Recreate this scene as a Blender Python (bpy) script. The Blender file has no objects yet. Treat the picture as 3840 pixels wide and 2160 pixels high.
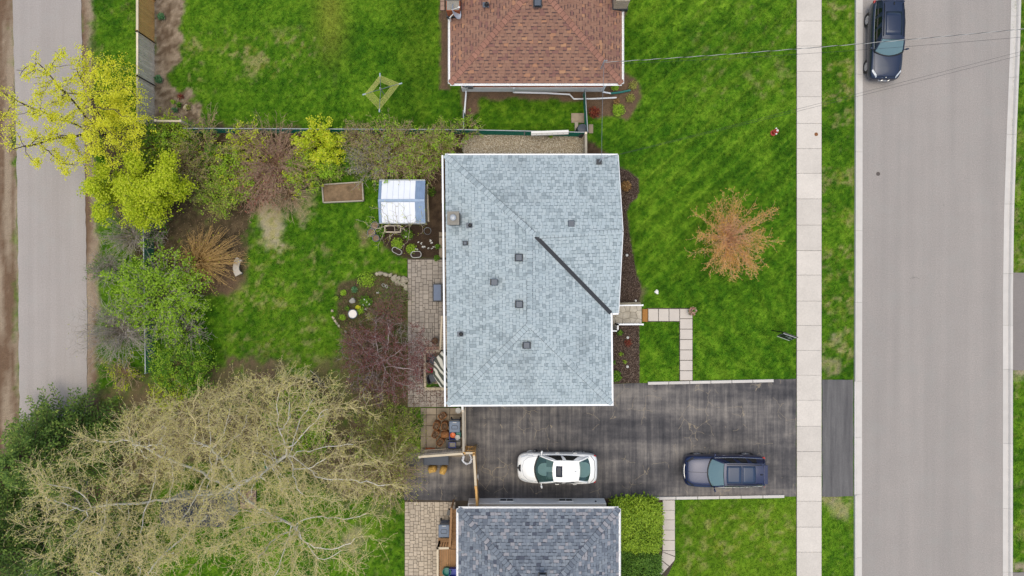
import bpy, bmesh, math, random
import numpy as np
from mathutils import Vector, Matrix

# ------------------------------------------------------------------ camera, sky, sun, exposure
SC = bpy.context.scene
H = 41.0                      # drone height in metres
F = 2560.0                    # focal length in photo pixels (24 mm on 36 mm at 3840 px)
cam_d = bpy.data.cameras.new('camera'); cam = bpy.data.objects.new('camera', cam_d)
SC.collection.objects.link(cam)
cam_d.lens = 24; cam_d.sensor_width = 36; cam_d.sensor_fit = 'HORIZONTAL'
cam_d.clip_start = 0.1; cam_d.clip_end = 2000
cam.location = (0, 0, H); cam.rotation_euler = (0, 0, 0)
SC.camera = cam

SUN_EL, SUN_AZ = math.radians(84), math.radians(200)
W = bpy.data.worlds.new('World'); SC.world = W; W.use_nodes = True
wn = W.node_tree.nodes; wl = W.node_tree.links
for n in list(wn): wn.remove(n)
sky = wn.new('ShaderNodeTexSky'); sky.sky_type = 'NISHITA'; sky.sun_disc = False
sky.sun_elevation = SUN_EL; sky.sun_rotation = SUN_AZ
sky.air_density = 1.0; sky.dust_density = 2.5; sky.ozone_density = 1.0
bg = wn.new('ShaderNodeBackground'); bg.inputs['Strength'].default_value = 0.15
wo = wn.new('ShaderNodeOutputWorld')
wl.new(sky.outputs[0], bg.inputs[0]); wl.new(bg.outputs[0], wo.inputs[0])
sun_d = bpy.data.lights.new('sun', 'SUN'); sun = bpy.data.objects.new('sun', sun_d)
SC.collection.objects.link(sun)
sun_d.energy = 1.5; sun_d.angle = math.radians(60); sun_d.color = (1.0, 0.93, 0.72)
sun.rotation_euler = (math.radians(90) - SUN_EL, 0, math.pi - SUN_AZ)
SC.view_settings.view_transform = 'Standard'; SC.view_settings.look = 'None'
SC.view_settings.exposure = 0.46; SC.view_settings.gamma = 1.0
SC.view_settings.use_curve_mapping = False
SC.cycles.max_bounces = 6; SC.cycles.transparent_max_bounces = 12

# ------------------------------------------------------------------ helpers
COL = SC.collection
def P(x, y, z=0.0):
    """photo pixel (3840x2160) of a point at height z -> world"""
    return Vector(((x - 1920) * (H - z) / F, -(y - 1080) * (H - z) / F, z))
def T(ox, oy, x, y, z=0.0): return P(ox + x / 2.0125, oy + y / 2.0125, z)
def P2(x, y, z=0.0): v = P(x, y, z); return (v.x, v.y)
def lin1(v): v /= 255.0; return v / 12.92 if v <= 0.04045 else ((v + 0.055) / 1.055) ** 2.4
def C(r, g, b, k=1.45): return (lin1(r) / k, lin1(g) / k, lin1(b) / k)

LOC = {}
def tag(o, label=None, cat=None, group=None, kind=None):
    if label: o['label'] = label
    if cat: o['category'] = cat
    if group: o['group'] = group
    if kind: o['kind'] = kind
    return o
def thing(name, label, cat, loc=(0, 0, 0), rotz=0.0, group=None, local=False):
    o = bpy.data.objects.new(name, None); COL.objects.link(o)
    o.location = loc; o.rotation_euler = (0, 0, rotz); o.empty_display_size = 0.2
    tag(o, label, cat, group)
    LOC[o] = Vector((0, 0, 0)) if local else Vector(loc)
    return o
def link(name, me, parent=None, loc=None):
    o = bpy.data.objects.new(name, me); COL.objects.link(o)
    if parent is not None:
        o.parent = parent; LOC[o] = LOC.get(parent, Vector((0, 0, 0)))
    else:
        LOC[o] = Vector((0, 0, 0))
    if loc is not None: o.location = Vector(loc) - (LOC[o] if parent is not None else Vector((0, 0, 0)))
    return o

class MB:
    """collects simple shapes (world or local coordinates) into one mesh"""
    def __init__(s): s.v = []; s.f = []; s.m = []; s.cm = 0
    def face(s, pts):
        i = len(s.v); s.v += [tuple(p) for p in pts]; s.f.append(tuple(range(i, i + len(pts)))); s.m.append(s.cm)
    def box(s, c, d, rz=0.0, rot=None, taper=1.0):
        R = rot if rot is not None else Matrix.Rotation(rz, 3, 'Z'); c = Vector(c)
        i = len(s.v)
        for z in (-1, 1):
            k = taper if z > 0 else 1.0
            for x, y in ((-1, -1), (1, -1), (1, 1), (-1, 1)):
                s.v.append(tuple(c + R @ Vector((x * d[0] / 2 * k, y * d[1] / 2 * k, z * d[2] / 2))))
        for q in ((3, 2, 1, 0), (4, 5, 6, 7), (0, 1, 5, 4), (1, 2, 6, 5), (2, 3, 7, 6), (3, 0, 4, 7)):
            s.f.append(tuple(i + k for k in q)); s.m.append(s.cm)
    def bar(s, a, b, w, h, up=Vector((0, 0, 1))):
        a = Vector(a); b = Vector(b); d = b - a; L = d.length
        if L < 1e-6: return
        x = d / L; y = up.cross(x)
        if y.length < 1e-4: y = Vector((0, 1, 0)).cross(x)
        y.normalize(); z = x.cross(y)
        s.box((a + b) / 2, (L, w, h), rot=Matrix((x, y, z)).transposed())
    def prism(s, poly, z0, z1, taper=0.0):
        n = len(poly); A = sum(poly[k][0] * poly[(k + 1) % n][1] - poly[(k + 1) % n][0] * poly[k][1] for k in range(n))
        if A < 0: poly = list(reversed(poly))
        cx = sum(p[0] for p in poly) / n; cy = sum(p[1] for p in poly) / n
        i = len(s.v)
        s.v += [(p[0], p[1], z0) for p in poly]
        s.v += [(cx + (p[0] - cx) * (1 - taper), cy + (p[1] - cy) * (1 - taper), z1) for p in poly]
        s.f.append(tuple(i + k for k in reversed(range(n)))); s.m.append(s.cm)
        s.f.append(tuple(i + n + k for k in range(n))); s.m.append(s.cm)
        for k in range(n):
            k2 = (k + 1) % n; s.f.append((i + k, i + k2, i + n + k2, i + n + k)); s.m.append(s.cm)
    def tube(s, path, r, n=6, cap=True):
        path = [Vector(p) for p in path]; m = len(path)
        rs = r if isinstance(r, (list, tuple)) else [r] * m
        i = len(s.v); ref = None
        for k, p in enumerate(path):
            d = (path[min(k + 1, m - 1)] - path[max(k - 1, 0)]).normalized()
            if ref is None:
                ref = Vector((0, 0, 1)) if abs(d.z) < 0.9 else Vector((1, 0, 0))
            a = d.cross(ref)
            if a.length < 1e-4: a = d.cross(Vector((0, 1, 0)))
            a.normalize(); b = d.cross(a).normalized(); ref = -b if False else ref
            for j in range(n):
                t = 2 * math.pi * j / n
                s.v.append(tuple(p + (a * math.cos(t) + b * math.sin(t)) * rs[k]))
        for k in range(m - 1):
            for j in range(n):
                j2 = (j + 1) % n
                s.f.append((i + k * n + j, i + k * n + j2, i + (k + 1) * n + j2, i + (k + 1) * n + j)); s.m.append(s.cm)
        if cap:
            s.f.append(tuple(i + j for j in range(n))); s.m.append(s.cm)
            s.f.append(tuple(i + (m - 1) * n + j for j in reversed(range(n)))); s.m.append(s.cm)
    def lathe(s, prof, c, n=20, sx=1.0, sy=1.0, axis=None):
        """prof: (r,z) list; axis: 3x3 matrix turning local z"""
        c = Vector(c); i = len(s.v); m = len(prof)
        for r, z in prof:
            for j in range(n):
                t = 2 * math.pi * j / n
                p = Vector((r * math.cos(t) * sx, r * math.sin(t) * sy, z))
                if axis is not None: p = axis @ p
                s.v.append(tuple(c + p))
        for k in range(m - 1):
            for j in range(n):
                j2 = (j + 1) % n
                s.f.append((i + k * n + j, i + k * n + j2, i + (k + 1) * n + j2, i + (k + 1) * n + j)); s.m.append(s.cm)
        if prof[0][0] > 1e-5: s.f.append(tuple(i + j for j in reversed(range(n)))); s.m.append(s.cm)
        if prof[-1][0] > 1e-5: s.f.append(tuple(i + (m - 1) * n + j for j in range(n))); s.m.append(s.cm)
    def grid(s, pts):
        """pts: rows of equal length"""
        i = len(s.v); R = len(pts); Cn = len(pts[0])
        for row in pts: s.v += [tuple(p) for p in row]
        for a in range(R - 1):
            for b in range(Cn - 1):
                s.f.append((i + a * Cn + b, i + a * Cn + b + 1, i + (a + 1) * Cn + b + 1, i + (a + 1) * Cn + b)); s.m.append(s.cm)
    def build(s, name, mats, parent=None, smooth=False, bevel=0.0, subsurf=0, base=None, weld=False, solid=0.0):
        me = bpy.data.meshes.new(name)
        off = LOC[parent] if parent is not None else (Vector(base) if base is not None else Vector((0, 0, 0)))
        me.from_pydata([(v[0] - off[0], v[1] - off[1], v[2] - off[2]) for v in s.v], [], s.f)
        for m in (mats if isinstance(mats, (list, tuple)) else [mats]): me.materials.append(m)
        me.polygons.foreach_set('material_index', s.m)
        if weld or smooth or subsurf:
            bm = bmesh.new(); bm.from_mesh(me)
            bmesh.ops.remove_doubles(bm, verts=bm.verts, dist=1e-4)
            bmesh.ops.recalc_face_normals(bm, faces=bm.faces)
            bm.to_mesh(me); bm.free()
        if smooth:
            me.polygons.foreach_set('use_smooth', [True] * len(me.polygons))
        o = bpy.data.objects.new(name, me); COL.objects.link(o)
        if parent is not None: o.parent = parent; LOC[o] = LOC[parent]
        else:
            o.location = off; LOC[o] = off
        if solid:
            md = o.modifiers.new('solid', 'SOLIDIFY'); md.thickness = solid; md.offset = -1
        if bevel:
            md = o.modifiers.new('bevel', 'BEVEL'); md.width = bevel; md.segments = 2; md.limit_method = 'ANGLE'; md.angle_limit = 0.7
        if subsurf:
            md = o.modifiers.new('sub', 'SUBSURF'); md.levels = subsurf; md.render_levels = subsurf
        me.update()
        return o

def fast_mesh(name, V, Fc, mat, rnd=None, col=None, smooth=False):
    """numpy verts (n,3), faces (m,k) of constant k; rnd: per-face float attribute; col: per-vertex colour"""
    V = np.asarray(V, dtype=np.float32); Fc = np.asarray(Fc, dtype=np.int32)
    me = bpy.data.meshes.new(name); k = Fc.shape[1]
    me.vertices.add(len(V)); me.vertices.foreach_set('co', V.ravel())
    me.loops.add(Fc.size); me.loops.foreach_set('vertex_index', Fc.ravel())
    me.polygons.add(len(Fc)); me.polygons.foreach_set('loop_start', np.arange(0, Fc.size, k, dtype=np.int32))
    me.polygons.foreach_set('loop_total', np.full(len(Fc), k, dtype=np.int32))
    if smooth: me.polygons.foreach_set('use_smooth', np.ones(len(Fc), dtype=bool))
    me.update(calc_edges=True)
    if rnd is not None:
        a = me.attributes.new('rnd', 'FLOAT', 'FACE'); a.data.foreach_set('value', np.asarray(rnd, dtype=np.float32))
    if col is not None:
        a = me.color_attributes.new('col', 'FLOAT_COLOR', 'POINT')
        c4 = np.ones((len(V), 4), dtype=np.float32); c4[:, :3] = col; a.data.foreach_set('color', c4.ravel())
    me.materials.append(mat)
    return me

# ------------------------------------------------------------------ numpy noise + polygons
def _hash(ix, iy, seed):
    n = (ix.astype(np.int64) * 374761393 + iy.astype(np.int64) * 668265263 + seed * 1442695041) & 0x7fffffff
    n = ((n ^ (n >> 13)) * 1274126177) & 0x7fffffff
    n = (n ^ (n >> 16)) & 0xffff
    return n / 65535.0
def vnoise(x, y, seed=0):
    xi = np.floor(x); yi = np.floor(y); fx = x - xi; fy = y - yi
    fx = fx * fx * (3 - 2 * fx); fy = fy * fy * (3 - 2 * fy)
    a = _hash(xi, yi, seed); b = _hash(xi + 1, yi, seed); c = _hash(xi, yi + 1, seed); d = _hash(xi + 1, yi + 1, seed)
    return (a * (1 - fx) + b * fx) * (1 - fy) + (c * (1 - fx) + d * fx) * fy
def fbm(x, y, seed=0, o=4, g=0.5):
    s = np.zeros_like(x); a = 1.0; t = 0.0
    for k in range(o):
        s += a * vnoise(x * 2 ** k, y * 2 ** k, seed + k * 17); t += a; a *= g
    return s / t
def sdf(x, y, poly):
    """signed distance to polygon, negative inside"""
    n = len(poly); d = np.full(x.shape, 1e9); ins = np.zeros(x.shape, dtype=bool)
    for k in range(n):
        ax, ay = poly[k]; bx, by = poly[(k + 1) % n]
        ex, ey = bx - ax, by - ay; wx, wy = x - ax, y - ay
        t = np.clip((wx * ex + wy * ey) / (ex * ex + ey * ey + 1e-12), 0, 1)
        d = np.minimum(d, (wx - ex * t) ** 2 + (wy - ey * t) ** 2)
        c = ((ay <= y) & (by > y)) | ((by <= y) & (ay > y))
        with np.errstate(divide='ignore', invalid='ignore'):
            xx = ax + (y - ay) * ex / (ey if abs(ey) > 1e-12 else 1e-12)
        ins ^= c & (x < xx)
    d = np.sqrt(d); return np.where(ins, -d, d)
def sstep(a, b, x): t = np.clip((x - a) / (b - a), 0, 1); return t * t * (3 - 2 * t)
def px(poly, z=0.0): return [P2(a, b, z) for a, b in poly]

# ------------------------------------------------------------------ materials
def newmat(name):
    m = bpy.data.materials.new(name); m.use_nodes = True
    nt = m.node_tree; b = nt.nodes['Principled BSDF']
    return m, nt, b
def mathn(nt, op, a, b=None):
    n = nt.nodes.new('ShaderNodeMath'); n.operation = op
    for i, v in enumerate((a, b)):
        if v is None: continue
        if isinstance(v, (int, float)): n.inputs[i].default_value = v
        else: nt.links.new(v, n.inputs[i])
    return n.outputs[0]
def noise(nt, vec, scale, detail=4, rough=0.6):
    n = nt.nodes.new('ShaderNodeTexNoise'); n.inputs['Scale'].default_value = scale
    n.inputs['Detail'].default_value = detail; n.inputs['Roughness'].default_value = rough
    nt.links.new(vec, n.inputs['Vector']); return n.outputs['Fac']
def ramp(nt, fac, stops, interp='LINEAR'):
    n = nt.nodes.new('ShaderNodeValToRGB'); n.color_ramp.interpolation = interp
    el = n.color_ramp.elements
    while len(el) > 1: el.remove(el[-1])
    el[0].position = stops[0][0]; el[0].color = (*stops[0][1], 1)
    for p, c in stops[1:]:
        e = el.new(p); e.color = (*c, 1)
    nt.links.new(fac, n.inputs[0]); return n.outputs[0]
def mixc(nt, fac, a, b, mode='MIX'):
    n = nt.nodes.new('ShaderNodeMix'); n.data_type = 'RGBA'; n.blend_type = mode
    for sock, v in ((n.inputs[0], fac), (n.inputs[6], a), (n.inputs[7], b)):
        if isinstance(v, (int, float)): sock.default_value = v
        elif isinstance(v, tuple): sock.default_value = (*v[:3], 1)
        else: nt.links.new(v, sock)
    return n.outputs[2]
def pos(nt): return nt.nodes.new('ShaderNodeNewGeometry').outputs['Position']
def scalev(nt, vec, s):
    n = nt.nodes.new('ShaderNodeMapping'); n.inputs['Scale'].default_value = s; nt.links.new(vec, n.inputs['Vector']); return n.outputs[0]
def bump(nt, b, h, strength, dist=0.02):
    n = nt.nodes.new('ShaderNodeBump'); n.inputs['Strength'].default_value = strength; n.inputs['Distance'].default_value = dist
    nt.links.new(h, n.inputs['Height']); nt.links.new(n.outputs[0], b.inputs['Normal'])
def mat(name, col, rough=0.75, var=0.18, scale=5.0, fine=0.12, fscale=60.0, bmp=0.0, metal=0.0, spec=0.4, col2=None, orand=0.0, stretch=None, alpha=None, coat=0.0):
    m, nt, b = newmat(name)
    v = pos(nt)
    if stretch: v = scalev(nt, v, stretch)
    n1 = noise(nt, v, scale, 5); n2 = noise(nt, v, fscale, 3)
    if col2 is None: col2 = tuple(c * 0.6 for c in col)
    f1 = mathn(nt, 'MULTIPLY', mathn(nt, 'SUBTRACT', n1, 0.35), 2.2 * var / 0.5)
    base = mixc(nt, f1, col, col2)
    k = mathn(nt, 'ADD', mathn(nt, 'MULTIPLY', mathn(nt, 'SUBTRACT', n2, 0.5), fine * 4), 1.0)
    if orand:
        oi = nt.nodes.new('ShaderNodeObjectInfo').outputs['Random']
        k = mathn(nt, 'MULTIPLY', k, mathn(nt, 'ADD', mathn(nt, 'MULTIPLY', mathn(nt, 'SUBTRACT', oi, 0.5), 2 * orand), 1.0))
    base = mixc(nt, 1.0, base, k, 'MULTIPLY')
    nt.links.new(base, b.inputs['Base Color'])
    b.inputs['Roughness'].default_value = rough; b.inputs['Metallic'].default_value = metal
    b.inputs['Specular IOR Level'].default_value = spec
    if coat: b.inputs['Coat Weight'].default_value = coat; b.inputs['Coat Roughness'].default_value = 0.04
    if bmp: bump(nt, b, n2, bmp)
    return m
def leafmat(name, stops, rough=0.6, trans=0.35, orand=False):
    """colour by per-face 'rnd' attribute"""
    m, nt, b = newmat(name)
    at = nt.nodes.new('ShaderNodeAttribute'); at.attribute_name = 'rnd'
    c = ramp(nt, at.outputs['Fac'], stops)
    nt.links.new(c, b.inputs['Base Color']); b.inputs['Roughness'].default_value = rough
    b.inputs['Specular IOR Level'].default_value = 0.25
    tr = nt.nodes.new('ShaderNodeBsdfTranslucent'); nt.links.new(c, tr.inputs['Color'])
    mx = nt.nodes.new('ShaderNodeMixShader'); mx.inputs[0].default_value = trans
    out = nt.nodes['Material Output']
    nt.links.new(b.outputs[0], mx.inputs[1]); nt.links.new(tr.outputs[0], mx.inputs[2]); nt.links.new(mx.outputs[0], out.inputs[0])
    return m
def flat(name, col, rough=0.5, metal=0.0, spec=0.5, coat=0.0):
    return mat(name, col, rough=rough, var=0.06, fine=0.03, metal=metal, spec=spec, coat=coat)

M = {}
M['concrete'] = mat('sidewalk_concrete', C(229, 219, 206), 0.85, 0.16, 0.9, 0.10, 14, 0.1, orand=0.06)
M['kerb'] = mat('kerb_concrete', C(224, 217, 208), 0.85, 0.15, 1.5, 0.07, 60, 0.15, orand=0.05)
M['slab'] = mat('walk_slab', C(220, 209, 196), 0.85, 0.12, 2.0, 0.05, 70, 0.1, orand=0.05)
M['mossy_slab'] = mat('weathered_slab', C(172, 156, 134), 0.9, 0.35, 1.6, 0.1, 50, 0.2, orand=0.12, col2=C(116, 102, 84))
M['paver'] = mat('grey_paver', C(176, 165, 152), 0.9, 0.25, 3.0, 0.1, 60, 0.2, orand=0.13)
M['paver2'] = mat('tan_paver', C(205, 188, 165), 0.9, 0.2, 3.0, 0.1, 60, 0.2, orand=0.12)
M['paver3'] = mat('pinkish_paver', C(190, 158, 138), 0.9, 0.2, 3.0, 0.1, 60, 0.2, orand=0.12)
M['joint'] = mat('joint_sand', C(84, 74, 62), 0.95, 0.3, 4.0, 0.2, 60)
M['white'] = flat('white_aluminium', C(250, 250, 250, 1.3), 0.45)
M['whitep'] = mat('white_paint', C(244, 242, 236, 1.35), 0.5, 0.1, 3, 0.03)
M['dark'] = flat('dark_plastic', C(38, 40, 44), 0.5)
M['black'] = flat('black_plastic', C(24, 24, 26), 0.4)
M['slate'] = mat('slate_blue_plastic', C(92, 110, 140), 0.45, 0.12, 3, 0.05)
M['slated'] = mat('dark_slate_plastic', C(62, 70, 84), 0.5, 0.12, 3, 0.05)
M['greybin'] = mat('grey_bin_plastic', C(108, 122, 142), 0.5, 0.12, 3, 0.05)
M['metal'] = flat('grey_metal', C(150, 158, 165), 0.4, 0.6)
M['galv'] = flat('galvanised_steel', C(190, 194, 198), 0.45, 0.3)
M['vent'] = flat('dark_vent_metal', C(74, 84, 98), 0.4, 0.2)
M['ventd'] = flat('vent_flashing', C(36, 42, 50), 0.5)
M['chrome'] = flat('bright_chrome', C(225, 226, 228), 0.12, 0.9)
M['green_vinyl'] = mat('green_vinyl_wire', C(22, 118, 96), 0.5, 0.15, 4, 0.05)
M['woodnew'] = mat('fresh_cedar_board', C(238, 186, 112), 0.7, 0.25, 3.0, 0.12, 50, 0.1, orand=0.10, col2=C(214, 150, 76))
M['woodold'] = mat('weathered_grey_board', C(232, 216, 192, 1.3), 0.85, 0.3, 3.0, 0.15, 50, 0.2, orand=0.14, col2=C(192, 170, 144, 1.3))
M['woodpale'] = mat('pale_timber', C(226, 208, 178), 0.75, 0.2, 3.0, 0.08, 50, 0.1, orand=0.06)
M['deck'] = mat('brown_deck_board', C(186, 142, 98), 0.8, 0.25, 3.0, 0.12, 60, 0.15, orand=0.12)
M['woodgrey'] = mat('old_timber_rail', C(188, 178, 160), 0.85, 0.25, 4.0, 0.12, 50, 0.2)
M['stone'] = mat('garden_stone', C(178, 168, 146), 0.9, 0.3, 6.0, 0.15, 50, 0.4, orand=0.15)
M['flag'] = mat('flagstone', C(206, 196, 178), 0.8, 0.35, 3.0, 0.08, 60, 0.15, orand=0.14, col2=C(150, 138, 118))
M['brick'] = mat('orange_brick', C(186, 104, 62), 0.9, 0.3, 6.0, 0.15, 60, 0.2, orand=0.15)
M['chimstone'] = mat('pale_chimney_stone', C(206, 188, 160), 0.9, 0.25, 5.0, 0.15, 50, 0.3, orand=0.1)
M['cement'] = mat('grey_cement', C(160, 154, 142), 0.9, 0.25, 4.0, 0.25, 45, 0.4)
M['paperbag'] = mat('brown_paper_bag', C(178, 120, 72), 0.85, 0.3, 8.0, 0.12, 40, 0.3)
M['paperbagy'] = mat('yellow_paper_bag', C(232, 184, 96), 0.8, 0.25, 8.0, 0.1, 40, 0.3)
M['leaflitter'] = mat('dead_leaf_fill', C(110, 84, 62), 0.95, 0.6, 18.0, 0.4, 60, 0.6)
M['blue'] = flat('blue_box_plastic', C(34, 66, 178), 0.45)
M['teal'] = flat('teal_plastic', C(26, 122, 110), 0.45)
M['orange'] = flat('orange_plastic', C(236, 112, 36), 0.45)
M['red'] = mat('hydrant_red', C(206, 62, 56), 0.5, 0.2, 8, 0.06)
M['rubber'] = flat('tyre_rubber', C(36, 36, 38), 0.8)
M['potsoil'] = mat('potting_soil', C(96, 74, 56), 0.95, 0.4, 12, 0.3, 50, 0.5)
M['pot'] = mat('dark_pot', C(70, 66, 66), 0.6, 0.2, 6, 0.06)
M['wire'] = flat('cable_black', C(52, 52, 54), 0.6)
M['wirel'] = flat('cable_light', C(206, 204, 198), 0.5)
M['mulchm'] = None
# ------------------------------------------------------------------ ground: colours of grass, soil and dirt by place
def arr(c): return np.array(c, dtype=np.float64)
G_MID, G_DARK, G_BRI = arr(C(90, 136, 25)), arr(C(60, 108, 18)), arr(C(124, 165, 40))
G_YEL, G_DRY = arr(C(156, 160, 62)), arr(C(200, 184, 128))
SOIL, SOILD, MULCH = arr(C(118, 98, 78)), arr(C(82, 67, 54)), arr(C(104, 89, 80))
DIRT, DIRTD, DIRTP = arr(C(182, 162, 138)), arr(C(134, 108, 86)), arr(C(202, 184, 158))
# polygons in photo pixels: (points, colour a, colour b, edge wobble m, softness m, strength)
BEDS = [
 # back lane shoulders
 ([(-400,-400),(58,-400),(60,300),(66,700),(74,1200),(78,1700),(70,2600),(-400,2600)], DIRT, DIRTD, 0.35, 0.35, 1.0),
 ([(290,-400),(345,-400),(347,200),(352,500),(362,800),(370,1200),(372,1700),(380,2600),(290,2600)], DIRT, DIRTD, 0.25, 0.25, 1.0),
 # bed by the board fence
 ([(570,-400),(678,-400),(681,0),(681,169),(666,228),(631,278),(641,318),(710,343),(745,397),(742,470),(570,470)], DIRT, SOIL, 0.25, 0.15, 1.0),
 # hedge bed along the wire fence and the shrub border
 ([(380,470),(740,478),(1400,488),(1740,494),(1740,640),(1340,662),(1210,676),(1080,700),(1000,770),(935,830),(918,960),(880,1075),(800,1125),(640,1100),(540,1000),(430,800)], SOIL, SOILD, 0.35, 0.3, 0.95),
 ([(700,1000),(925,930),(925,1060),(850,1110),(700,1100)], DIRTD, SOIL, 0.2, 0.3, 0.9),
 ([(985,745),(1060,735),(1075,860),(1045,925),(975,905),(968,820)], G_DRY, DIRTP, 0.4, 0.3, 0.8),
 ([(1090,720),(1180,700),(1170,800),(1130,830),(1095,790)], DIRT, G_DRY, 0.4, 0.3, 0.7),
 ([(1590,580),(1680,580),(1680,970),(1590,970)], SOIL, SOILD, 0.15, 0.12, 1.0),
 ([(1422,840),(1600,838),(1652,860),(1652,970),(1528,968),(1478,955),(1440,925),(1418,880)], SOILD, SOILD*0.8, 0.06, 0.06, 1.0),
 ([(1345,850),(1388,845),(1388,925),(1350,925)], G_DRY*0.8, DIRTD, 0.2, 0.2, 0.8),
 ([(1255,1110),(1268,1060),(1330,1035),(1410,1022),(1480,1022),(1530,1040),(1530,1530),(1420,1510),(1360,1400),(1310,1290),(1262,1215)], SOIL, SOILD, 0.12, 0.15, 0.85),
 ([(1130,1380),(1300,1330),(1400,1420),(1560,1530),(1560,1700),(1380,1640),(1150,1500)], SOIL, DIRTD, 0.4, 0.5, 0.7),
 # under the big tree
 ([(500,1420),(900,1350),(1180,1420),(1280,1560),(1560,1690),(1520,1850),(1300,1850),(1080,1780),(900,1720),(620,1800),(350,2000),(0,2160),(-200,2000),(60,1640),(300,1560)], SOIL, DIRTD, 0.7, 0.7, 0.85),
 ([(860,1340),(1010,1330),(1090,1370),(1000,1440),(880,1420)], SOIL, DIRTD, 0.4, 0.4, 0.8),
 # north house beds and foundation strip
 ([(1733,320),(2210,320),(2210,372),(1990,374),(1800,368),(1790,420),(1733,440)], DIRTD, SOIL, 0.12, 0.12, 1.0),
 ([(1648,-400),(1685,-400),(1685,335),(1650,330),(1650,250),(1648,40)], SOIL, DIRTD, 0.05, 0.06, 1.0),
 ([(2180,300),(2350,270),(2398,320),(2408,370),(2392,412),(2352,440),(2275,435),(2240,440),(2200,415)], DIRTD, SOIL, 0.12, 0.12, 1.0),
 ([(2330,-300),(2358,-300),(2352,40),(2335,75)], SOIL, SOILD, 0.06, 0.06, 1.0),
 ([(2190,525),(2225,530),(2262,568),(2300,590),(2300,640),(2190,600)], SOIL, SOILD, 0.05, 0.05, 1.0),
 # main house mulch beds
 ([(2290,600),(2318,628),(2357,641),(2395,671),(2397,720),(2388,745),(2358,765),(2352,795),(2357,860),(2369,919),(2385,1018),(2406,1068),(2402,1150),(2290,1150)], MULCH, SOILD, 0.06, 0.07, 1.0),
 ([(2270,1205),(2398,1205),(2399,1437),(2270,1440)], MULCH, SOILD, 0.03, 0.04, 1.0),
 ([(2395,1060),(2425,1080),(2415,1140),(2395,1140)], G_DRY*0.7, MULCH, 0.15, 0.2, 0.7),
 # verge bare patches
 ([(3122,1250),(3148,1262),(3146,1310),(3124,1312)], G_DRY, DIRT, 0.4, 0.35, 0.75),
 ([(3090,1355),(3150,1350),(3165,1395),(3110,1405)], G_DRY, DIRT, 0.35, 0.3, 0.6),
 ([(3085,1868),(3205,1862),(3205,1900),(3180,1935),(3090,1905)], DIRT, G_DRY, 0.35, 0.3, 0.7),
 ([(3795,1375),(3860,1380),(3860,1410),(3795,1425)], DIRT, DIRTP, 0.2, 0.2, 0.9),
 ([(3797,2110),(3860,2105),(3860,2150),(3795,2160)], DIRT, DIRTP, 0.15, 0.15, 0.9),
 # hedge base by south house
 ([(2255,1855),(2490,1860),(2480,2260),(2255,2260)], SOIL, SOILD, 0.06, 0.08, 1.0),
 ([(2255,1855),(2470,1858),(2460,1885),(2255,1880)], DIRTD, SOIL, 0.06, 0.08, 1.0),
 # back lawn brown spots
 ([(1300,2000),(1350,1980),(1345,2090),(1310,2090)], DIRT, G_DRY, 0.4, 0.4, 0.7),
 ([(1380,1900),(1480,1870),(1500,1920),(1420,1960)], DIRT, SOIL, 0.4, 0.4, 0.6),
]
BEDS = [(px(b[0]),) + b[1:] for b in BEDS]
HARD = []     # hard surfaces that carry no grass (pixel polygons, filled in below)

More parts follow.
